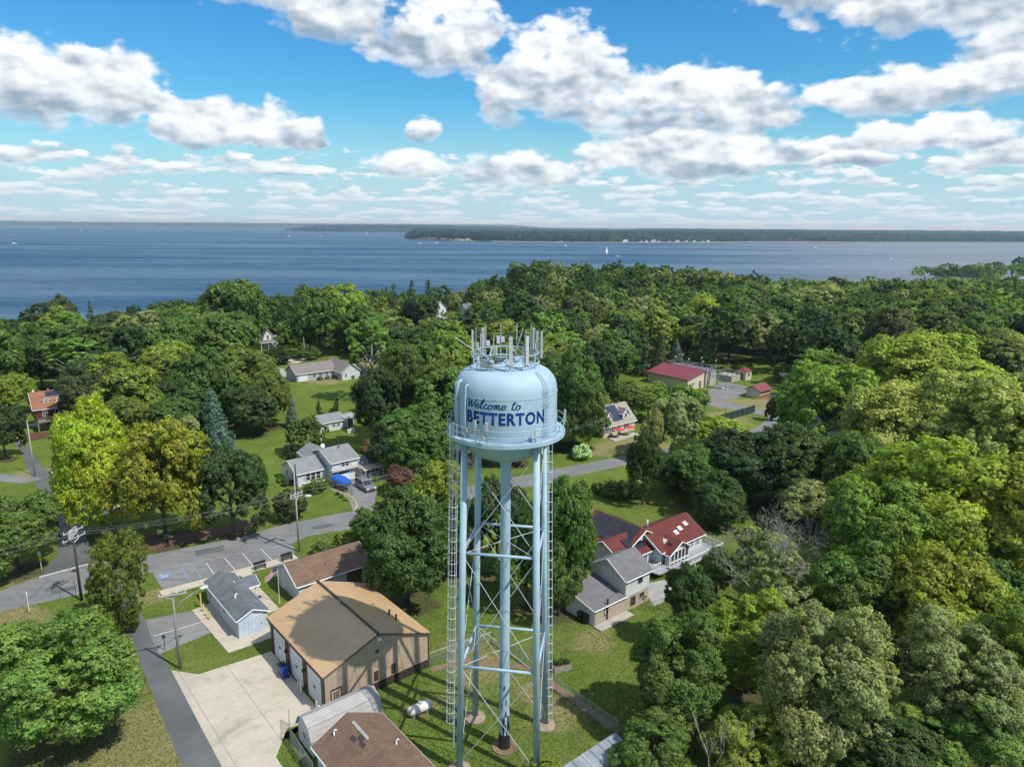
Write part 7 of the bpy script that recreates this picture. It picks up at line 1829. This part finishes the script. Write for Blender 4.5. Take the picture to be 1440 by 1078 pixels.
# ================================================================== STREET FURNITURE, VEHICLES
def utility_pole(label, x, y, h, mat, arms, lamp=None, transformer=False, r=.16, arm_rot=GR):
    t = thing('utility_pole', label, 'utility pole', (x, y, 0), arm_rot)
    MB().tube((0, 0, 0), (0, 0, h), r, r * .62, 12).obj('pole', M[mat], t, True)
    for z, L, off in arms:
        a = MB().box((off, -.14, z), (L, .10, .12)).obj('crossarm', M['pole_pale'], t)
        for k in range(4 if L > 1.6 else 2):
            n = 4 if L > 1.6 else 2; X = off - L / 2 + .1 + (L - .2) * k / (n - 1); MB().lathe([(.03, z + .05), (.06, z + .12), (.04, z + .18), (.06, z + .24), (.0, z + .30)], 8, (X, -.14)).obj('insulator', M['insulator'], a)
        for s in (-1, 1): MB().tube((off + s * L * .32, -.12, z), (0, -.1, z - .55), .025, n=4).obj('arm_brace', M['galvanised'], a)
    if transformer: MB().lathe([(0, h - 2.6), (.24, h - 2.6), (.26, h - 2.5), (.26, h - 1.7), (.2, h - 1.6), (0, h - 1.58)], 16, (.0, -.42)).obj('transformer', M['antenna_grey'], t, True)
    if lamp:
        dx, dy, dz = lamp; o = MB().path([(0, 0, dz - .9), (dx * .5, dy * .5, dz - .35), (dx, dy, dz)], .04, 8).obj('lamp_arm', M['galvanised'], t, True)
        MB().box((dx * 1.1, dy * 1.1, dz), (.75, .28, .14), math.atan2(dy, dx)).box((dx * 1.1, dy * 1.1, dz - .09), (.45, .2, .06), math.atan2(dy, dx)).obj('lamp_head', M['sign_white'], o)
    return t


pA = utility_pole('dark brown utility pole with stacked insulators at the street corner', -52.3, 78.9, 9.6, 'pole_wood', ((9.1, 2.6, 0), (8.2, 3.0, 0)), r=.17, arm_rot=R(70))
for k in range(4):
    for s in (-1, 1): MB().path([(0, s * .1, 8.5 + .28 * k), (s * .9, s * .4, 8.4 + .28 * k)], .06, 6).obj('string_insulator', M['insulator'], pA)
utility_pole('weathered grey utility pole with street lamp by the office', -34.1, 65.4, 8.7, 'pole_grey', ((8.45, 2.6, 0),), lamp=(2.6, 1.4, 7.9), r=.15, arm_rot=R(22))
utility_pole('brown and pale utility pole before the split level house', -29.8, 92.6, 12.6, 'pole_pale', ((8.6, 2.2, 0), (8.2, 2.2, 0)), lamp=(.9, -1.3, 8.3), r=.15, arm_rot=R(60))
tag(MB().tube((0, 0, 0), (0, 0, 4.0), .12, .09, 10).obj('pole_extension', M['pole_wood']), 'dark pole top lashed above the pale utility pole', 'pole').location = (-29.65, 92.6, 8.9)
utility_pole('near black bare utility pole up the side street', -66.1, 96.7, 8.0, 'wet_black', (), r=.17)
utility_pole('pale slender utility pole in the side street', -86.5, 122.3, 10.5, 'pole_pale', (), r=.13)
utility_pole('thin utility pole with crossarm at the treatment plant', 68.6, 175.4, 9.5, 'pole_wood', ((9.2, 2.6, 0), (8.7, 2.0, 0)), r=.13, arm_rot=R(-10))
utility_pole('slim light pole inside the plant fence', 51.2, 164.7, 8.0, 'pole_pale', (), lamp=(-1.4, .2, 8.0), r=.09)
utility_pole('thin pole on the field by the parked black car', -70.0, 236.0, 8.0, 'pole_pale', (), r=.10)


def wire(label, a, b, sag, r=.006, mat='wire', group='overhead wires'):
    a, b = Vector(a), Vector(b); pts = [a + (b - a) * t + Vector((0, 0, -4 * sag * t * (1 - t))) for t in np.linspace(0, 1, 22)]
    tag(MB().path(pts, r, 4).obj('overhead_wire', M[mat]), label, 'wire', group)


for k, (dx, z) in enumerate(((-1.3, 9.3), (-.4, 9.3), (.4, 8.45), (1.3, 8.45))):
    wire('overhead wire along the main road left of the corner pole', (-52.3 + dx * .35, 78.9 + dx * .9, z), (-95, 42 + dx, z + 1.2), 1.2, mat='wire_light', group='wires along the main road, left')
    wire('overhead wire between the corner pole and the pale pole', (-52.3 + dx * .35, 78.9 + dx * .9, z), (-29.8 + dx * .3, 92.6 + dx * .6, z - .3), .7, mat='wire_light', group='wires between corner pole and pale pole')
    wire('overhead wire running past the split level house', (-29.8 + dx * .3, 92.6 + dx * .6, z - .3), (18, 131 + dx, z + .5), 1.2, mat='wire_light', group='wires past the split level house')
for k in range(3): wire('overhead wire up the side street', (-52.3 + .3 * k, 79.2, 9.0 - .5 * k), (-66.0 + .1 * k, 96.6, 7.9 - .4 * k), .4, group='wires up the side street')
wire('slack wire from the dark pole to the pale slender pole', (-66.1, 96.7, 7.8), (-86.5, 122.3, 10.2), .7); wire('wire from the lamp pole across the alley', (-34.1, 65.4, 8.0), (-52.3, 78.9, 7.4), .6)
wire('service wire from the lamp pole to the garage', (-34.1, 65.4, 7.6), (-21.5, 64.2, 4.4), .5); wire('guy wire beside the pale utility pole', (-29.8, 92.6, 8.0), (-33.5, 96.6, 0), .05, mat='wire_light')
wire('service wire crossing the side street lawn', (-86.5, 122.3, 10), (-112, 108, 6), .8)

# signs
s = thing('stop_sign', 'red octagonal stop sign at the lot entrance', 'sign', (-48.6, 83.9, 0), R(-20))
MB().tube((0, .05, 0), (0, .05, 2.5), .035, n=8).obj('post', M['galvanised'], s)
def octagon(r): return [(r * math.cos(R(22.5 + 45 * i)), r * math.sin(R(22.5 + 45 * i))) for i in range(8)]


def plate(poly, y0, y1, z): n = len(poly); return MB().add([(x, y0, z + q) for x, q in poly] + [(x, y1, z + q) for x, q in poly], [tuple(range(n)), tuple(range(2 * n - 1, n - 1, -1))] + [(i, i + n, (i + 1) % n + n, (i + 1) % n) for i in range(n)])


pl = plate(octagon(.42), -.02, .0, 2.35).obj('sign_plate', M['sign_white'], s); plate(octagon(.385), -.028, -.02, 2.35).obj('sign_face', M['sign_red'], pl)


def flat_text(body, parent, mat, size, loc_, bold=0.0, rot=(R(90), 0, 0)):
    cu = bpy.data.curves.new('lettering', 'FONT'); cu.body = body; cu.size = size; cu.align_x = 'CENTER'; cu.align_y = 'CENTER'; cu.offset = bold
    ob = bpy.data.objects.new('lettering', cu); COL.objects.link(ob); bpy.context.view_layer.update()
    me = bpy.data.meshes.new_from_object(ob.evaluated_get(bpy.context.evaluated_depsgraph_get())); bpy.data.objects.remove(ob); me.materials.clear(); me.materials.append(M[mat])
    o = link('lettering', me, parent); o.location = loc_; o.rotation_euler = rot; return o


flat_text('STOP', pl, 'sign_white', .30, (0, -.033, 2.35), .012)
s = thing('road_sign', 'white sign plate above a yellow plate at the side street corner', 'sign', (-62.2, 86.6, 0), R(-25))
MB().tube((0, .04, 0), (0, .04, 2.6), .035, n=8).obj('post', M['sign_white'], s)
MB().box((0, 0, 2.3), (.62, .03, .60)).obj('sign_plate', M['sign_white'], s); MB().box((0, -.004, 1.62), (.60, .03, .66)).obj('sign_plate', M['sign_yellow'], s)
for x, y, h, lab in ((-56.9, 76.2, 2.6, 'thin white marker post on the near verge'), (-53.4, 79.6, 2.3, 'thin grey marker post beside the corner pole'), (-64.2, 84.4, 1.6, 'dark mailbox post by the road sign'), (-37.2, 68.6, 1.9, 'small dark notice on a post at the parking bay')):
    t = thing('marker_post', lab, 'post', (x, y, 0), GR)
    MB().tube((0, 0, 0), (0, 0, h), .035, n=6).obj('post', M['sign_white' if 'white' in lab else 'pole_grey' if 'grey' in lab else 'dark_metal'], t)
    MB().box((0, -.05, h - .2), (.38, .04, .42) if 'dark' in lab else (.10, .02, .3)).obj('plate', M['hull_dark' if 'dark' in lab else 'sign_white'], t)
# picnic benches at the lot
for k, (x, y) in enumerate(((-33.4, 87.3), (-30.6, 89.8))):
    t = thing('bench', 'dark metal bench on the walk by the parking lot', 'bench', (x, y, .09), GR, 'benches by the parking lot')
    MB().box((0, 0, .45), (1.6, .45, .05)).obj('seat', M['dark_metal'], t); MB().box((0, .24, .78), (1.6, .05, .45)).obj('backrest', M['dark_metal'], t)
    for s_ in (-.65, .65): MB().box((s_, 0, .22), (.06, .45, .44)).obj('leg', M['dark_metal'], t)
# raised bed, metal roof shed, fences at the tower yard
t = thing('raised_bed', 'grey wooden raised bed planted with greens', 'raised bed', (5.3, 66.0, 0), R(20))
for x, y, a, b_ in ((0, -.6, 1.9, .08), (0, .6, 1.9, .08), (-.95, 0, .08, 1.2), (.95, 0, .08, 1.2)): MB().box((x, y, .3), (a, b_, .6)).obj('board', M['wood_grey'], t)
MB().box((0, 0, .27), (1.82, 1.12, .5)).obj('soil', M['mulch'], t)
for k in range(4): c = link('plant', PROTO['shrub'][1], t); c.location = (-.6 + .4 * k, .1 * (-1) ** k, .75); c.scale = (.3, .3, .35); c.color = (.09, .17, .04, 0)
h = building('metal_roof_shed', 'low shed with weathered grey metal roof below the tower', 'shed', 6.9, 45.4)
b = Block(h, 0, 5.6, 0, 3.6, 2.6, .7, 'sx', 'wood_grey', 'grey_metal_roof', .3, trim=None)
for k in range(6): b.panel(0, -.25 + k * 1.0, .65 + k * 1.0, -.28, 3.86, 'roof_sheet', 'grey_metal_roof', .05 + .012 * (k % 2), .02)
for k in range(5): b.panel(0, .7 + k * 1.0, .74 + k * 1.0, .4, 2.2, 'roof_gap', 'dark_metal', .075, .02)
def chain_fence(label, pts, hgt=1.5, step=2.4, gate=False):
    t = thing('chain_link_fence', label, 'fence', (pts[0][0], pts[0][1], 0)); o = Vector((*pts[0], 0))
    for a, b_ in zip(pts, pts[1:]):
        a, b_ = Vector((*a, 0)) - o, Vector((*b_, 0)) - o; L = (b_ - a).length; n = max(1, round(L / step)); u = (b_ - a) / L
        for i in range(n + 1): p = a + u * L * i / n; MB().tube(p, p + Vector((0, 0, hgt + .05)), .035, n=6).obj('post', M['galvanised'], t)
        MB().tube(a + Vector((0, 0, hgt)), b_ + Vector((0, 0, hgt)), .025, n=5).obj('top_rail', M['galvanised'], t)
        mb = MB(); k = -hgt
        while k < L:
            for s_ in (0, 1):
                lo, hi = max(k, 0), min(k + hgt, L)
                if hi > lo:
                    z0, z1 = lo - k, hi - k
                    if s_: z0, z1 = hgt - z0, hgt - z1
                    mb.tube(a + u * lo + Vector((0, 0, z0)), a + u * hi + Vector((0, 0, z1)), .006, n=3, cap=False)
            k += .16
        mb.obj('wire_mesh', M['galvanised'], t)


chain_fence('chain link fence behind the tower towards the near wood', [(4.6, 62.3), (9.9, 56.0)], 1.5)
chain_fence('chain link fence from the garage corner across the tower lawn', [(-8.4, 66.4), (-2.0, 70.5), (4.0, 64.0)], 1.4)
chain_fence('dark chain link fence between apron and pale shed', [(-20.2, 57.0), (-19.4, 54.6), (-16.2, 50.4)], 1.7)


# vehicles: profile lofted across stations, wheels with rims
def vehicle(name, label, x, y, rot, paint, L, W, H, prof, glassrun):
    t = thing(name, label, 'car', (x, y, .02), rot)
    hw = W / 2; vs, fs = [], []
    st = [(-1, .80, .0), (-.97, 1, .0), (.97, 1, .0), (1, .80, .0)]
    n = len(prof)
    for s, k, _ in st:
        for X, Z in prof: inset = .18 * max(0, (Z - H * .55) / (H * .45)); vs.append((X * L, s * (hw - inset), Z if k == 1 else Z * .985 + .01))
    for i in range(3):
        for j in range(n): a, b_ = i * n + j, i * n + (j + 1) % n; fs.append((a, b_, b_ + n, a + n))
    fs.append(tuple(range(n - 1, -1, -1))); fs.append(tuple(range(3 * n, 4 * n)))
    o = MB().add(vs, fs).obj('body', M[paint], t)
    for s in (-1, 1):                                    # side glass
        ins = lambda z: hw - .18 * max(0, (z - H * .55) / (H * .45)) + .012
        for q in glassrun: MB().add([(X * L, s * ins(Z), Z) for X, Z in q], [tuple(range(len(q))) if s < 0 else tuple(range(len(q) - 1, -1, -1))]).obj('side_window', M['glass'], t)
        for X in (-.31, .31):
            w = MB().tube((X * L, s * (hw - .24), .34), (X * L, s * (hw + .01), .34), .34, n=20).obj('wheel', M['rubber'], t); MB().tube((X * L, s * (hw + .005), .34), (X * L, s * (hw + .02), .34), .20, n=14).obj('rim', M['galvanised'], w)
        MB().box((.485 * L, s * (hw - .28), .72), (.12, .36, .16)).obj('headlight', M['sign_white'], t); MB().box((-.487 * L, s * (hw - .16), .85), (.08, .2, .3)).obj('tail_light', M['sign_red'], t)
        MB().box((.14 * L, s * (hw + .09), H * .60), (.14, .18, .13)).obj('mirror', M[paint], t)
    return t, hw


def windscreen(t, L, H, a, b_, w0, w1, name='windscreen'):
    d = .015; MB().add([(a[0] * L + d, -w0, a[1] + d), (a[0] * L + d, w0, a[1] + d), (b_[0] * L + d, w1, b_[1] + d), (b_[0] * L + d, -w1, b_[1] + d)], [(0, 1, 2, 3)]).obj(name, M['glass'], t)


vp = [(-.49, .30), (.48, .28), (.50, .45), (.49, .72), (.44, .86), (.24, 1.02), (.06, 1.60), (-.05, 1.72), (-.40, 1.70), (-.46, 1.55), (-.495, .95)]
v, hw = vehicle('minivan', 'silver minivan parked under the awning beside the covered boat', -25.4, 117.2, R(-52), 'car_silver', 4.7, 1.86, 1.72, vp, ([(.19, 1.06), (.055, 1.55), (-.06, 1.58), (-.06, 1.04)], [(-.08, 1.04), (-.08, 1.58), (-.24, 1.58), (-.24, 1.04)], [(-.26, 1.04), (-.26, 1.57), (-.40, 1.55), (-.46, 1.04)]))
windscreen(v, 4.7, 1.72, (.235, 1.04), (.07, 1.58), .80, .68); MB().box((.50 * 4.7, 0, .55), (.04, 1.2, .16)).obj('grille', M['dark_metal'], v)
sp_ = [(-.49, .34), (.48, .32), (.50, .5), (.49, .86), (.44, .98), (.20, 1.06), (.07, 1.58), (-.02, 1.66), (-.36, 1.64), (-.46, 1.2), (-.495, 1.0)]
v, hw = vehicle('parked_car', 'black car parked on the pale drive by the field', -75.4, 239.6, R(20), 'car_black', 4.6, 1.85, 1.66, sp_, ([(.17, 1.08), (.06, 1.53), (-.06, 1.56), (-.06, 1.06)], [(-.08, 1.06), (-.08, 1.56), (-.34, 1.54), (-.42, 1.1)]))
windscreen(v, 4.6, 1.66, (.19, 1.08), (.08, 1.55), .80, .68)
# boat on its trailer
t = thing('boat_on_trailer', 'small motorboat under a bright blue cover on a trailer', 'boat', (-29.4, 117.3, 0), R(-52))
secs = [(-2.9, .95, .75, 1.5), (-1.5, 1.12, .62, 1.5), (0, 1.15, .60, 1.52), (1.5, .95, .68, 1.6), (2.5, .5, .95, 1.68), (3.0, .05, 1.3, 1.74)]
vs, fs = [], []
for X, w, zb, zt in secs: vs += [(X, -w, zt), (X, -w * .92, (zb + zt) / 2), (X, 0, zb), (X, w * .92, (zb + zt) / 2), (X, w, zt)]
for i in range(5):
    for k in range(4): a = 5 * i + k; fs.append((a, a + 5, a + 6, a + 1))
fs += [(0, 1, 2, 3, 4)]
hl = MB().add(vs, fs).obj('hull', M['hull_white'], t); mb = MB()
for X, w, zb, zt in secs: pass
for s in (-1, 1): mb.path([(X, s * (w * .97 + .015), zt - .28) for X, w, zb, zt in secs], .05, 5)
mb.obj('rub_strake', M['hull_dark'], hl)
vs, fs = [], []
for X, w, zb, zt in secs:
    k = 1 - ((X - .1) / 3.2) ** 2
    for j in range(7): a = math.pi * j / 6; vs.append((X, -math.cos(a) * (w + .04), zt - .10 + math.sin(a) * (.28 + .30 * max(0, k)) + .04 * math.sin(X * 5 + j)))
for i in range(5):
    for k in range(6): a = 7 * i + k; fs.append((a, a + 7, a + 8, a + 1))
fs += [tuple(range(6, -1, -1)), tuple(range(35, 42))]
MB().add(vs, fs).obj('cover', M['tarp_blue'], t, True)
fr = MB()
for s in (-1, 1): fr.tube((-2.6, s * .8, .5), (2.4, s * .7, .5), .05, n=6); fr.tube((2.4, s * .7, .5), (4.2, 0, .5), .05, n=6)
for X in (-2.4, -.8, .9, 2.3): fr.tube((X, -.8, .5), (X, .8, .5), .045, n=6)
fr.tube((3.4, 0, .5), (3.4, 0, 1.5), .05, n=6); fr.obj('trailer_frame', M['galvanised'], t)
for s in (-1, 1): w = MB().tube((-1.0, s * .95, .32), (-1.0, s * 1.15, .32), .32, n=18).obj('wheel', M['rubber'], t); MB().tube((-1.0, s * 1.14, .32), (-1.0, s * 1.17, .32), .17, n=12).obj('rim', M['galvanised'], w)
MB().box((-3.05, 0, 1.45), (.36, .42, .8)).box((-3.15, 0, .85), (.18, .16, .7)).obj('outboard_motor', M['dark_metal'], t)
tag(MB().lathe([(0, 0), (.5, 0), (.55, .6), (.45, .75), (0, .8)], 14).obj('water_trough', M['plastic_green']), 'lime green tub at the edge of the side street', 'tub').location = (-110.6, 148.4, 0)
# shrubs and beds round the houses
for k, (x, y, r, tone) in enumerate(((-35.2, 116.2, .8, 'md'), (-33.8, 116.6, .7, 'lt'), (-28.6, 113.0, .45, 'md'), (-27.6, 111.6, .4, 'ly'), (-29.6, 114.2, .4, 'dk'), (-39.5, 118.4, .9, 'dk'), (-41.2, 120.4, .8, 'md'), (-24.2, 121.0, .7, 'lt'))):
    plant('shrub', x, y, 0, r, r * .8, r * .65, PROTO['shrub'][1], None, tone, 'small garden shrub beside the split level house', 'shrub', 'garden shrubs at the split level house')
for k, (x, y, r, tone) in enumerate(((-54.8, 206.8, .7, 'rb'), (-56.6, 205.2, .8, 'md'), (-52.9, 207.6, .7, 'ob'), (-47.8, 207.8, .8, 'dk'), (-45.2, 208.6, .7, 'md'))):
    plant('shrub', x, y, 0, r, r * .8, r * .65, PROTO['shrub'][1], None, tone, 'small shrub in the bed before the grey rancher', 'shrub', 'shrubs at the grey rancher')
for k, (x, y, r, tone) in enumerate(((17.5, 117.2, 1.4, 'lt'), (14.8, 116.0, 1.2, 'ol'), (19.8, 115.6, 1.6, 'gg'), (21.6, 117.4, 1.3, 'wt'), (12.6, 118.2, .9, 'ob'))):
    plant('shrub', x, y, 0, r, r * .85, r * .7, PROTO['shrub'][0], None, tone, 'loose shrub in the bed behind the red roofed house', 'shrub', 'shrubs behind the red roofed house')
plant('shrub', -104.8, 142.2, 0, 1.3, 1.1, .9, PROTO['shrub'][1], None, 'wt', 'pale rounded shrub at the brown board fence', 'shrub')

# ------------------------------------------------------------------ rough grass on the lawns near the tower
def in_poly(px, py, poly):
    ins = np.zeros(len(px), bool); n = len(poly)
    for i in range(n):
        (x0, y0), (x1, y1) = poly[i], poly[(i + 1) % n]
        if y0 == y1: continue
        ins ^= ((y0 > py) != (y1 > py)) & (px < (x1 - x0) * (py - y0) / (y1 - y0) + x0)
    return ins


def grass():
    rng = np.random.default_rng(12); N = 190000
    y = 44 + (118 - 44) * rng.random(N) ** 1.5; x = rng.uniform(-.82, .36, N) * y
    keep = ~np.any([in_poly(x, y, p) for p in PAVED if abs(p[0][1]) < 250], axis=0)
    x, y = x[keep], y[keep]; N = len(x)
    p = np.stack([x, y, np.full(N, .03)], 1); nn = unit(rng.normal(size=(N, 3)) * .5 + np.array([.1, -.55, .75])); o = unit(nn * .4 + np.array([0, 0, 1.0]))
    s = rng.uniform(.05, .15, N)
    me = leaf_mesh('grass', p, nn, o, s, .45, rng.random(N), rng.random(N), rng.random(N), M['far_foliage'])
    big = np.sin(x * .31 + 1.3 * np.sin(y * .17)) * np.sin(y * .27 + x * .11)
    t = np.clip(.30 + .45 * big + rng.normal(size=N) * .28, 0, 1)[:, None]
    for cx, cy, r in ((-33, 55, 7), (-30, 48, 8), (-57, 88, 4), (-63, 84, 3), (-52, 96, 4), (-3, 66, 4), (5, 59, 3.5), (-9, 59, 2), (-5, 70, 3), (-44, 80, 2.5), (-58, 74, 5), (9, 71, 3), (2, 62, 2.5)):
        t = np.maximum(t, np.clip(1.25 - np.hypot(x - cx, y - cy) / r, 0, 1)[:, None] * rng.random((N, 1)) ** .5)
    col = np.array([.105, .175, .022]) * (1 - t) + np.array([.27, .24, .10]) * t
    at = me.color_attributes.new('tint', 'FLOAT_COLOR', 'POINT'); at.data.foreach_set('color', np.repeat(np.concatenate([col, np.ones((N, 1))], 1), 4, 0).astype(np.float32).ravel())
    tag(link('grass', me), 'mown and patchy grass on the lawns round the tower and garage', 'grass', kind='stuff'); print('grass', N)


grass()

# ================================================================== AIR
hz, nt, _b = newmat('haze_air')
nt.nodes.remove(_b); pv = nt.nodes.new('ShaderNodeVolumePrincipled'); pv.inputs['Color'].default_value = (0.54, 0.78, 1.0, 1); pv.inputs['Absorption Color'].default_value = (1, 1, 1, 1); pv.inputs['Density'].default_value = 6.5e-5; pv.inputs['Anisotropy'].default_value = 0.2
nt.links.new(pv.outputs[0], nt.nodes['Material Output'].inputs['Volume'])
hb_ = MB().box((0, 9000, 40), (90000, 70000, 136)).obj('haze', hz)
hb_['kind'] = 'stuff'; hb_['label'] = 'thin blue summer haze over the water'; hb_['category'] = 'haze'
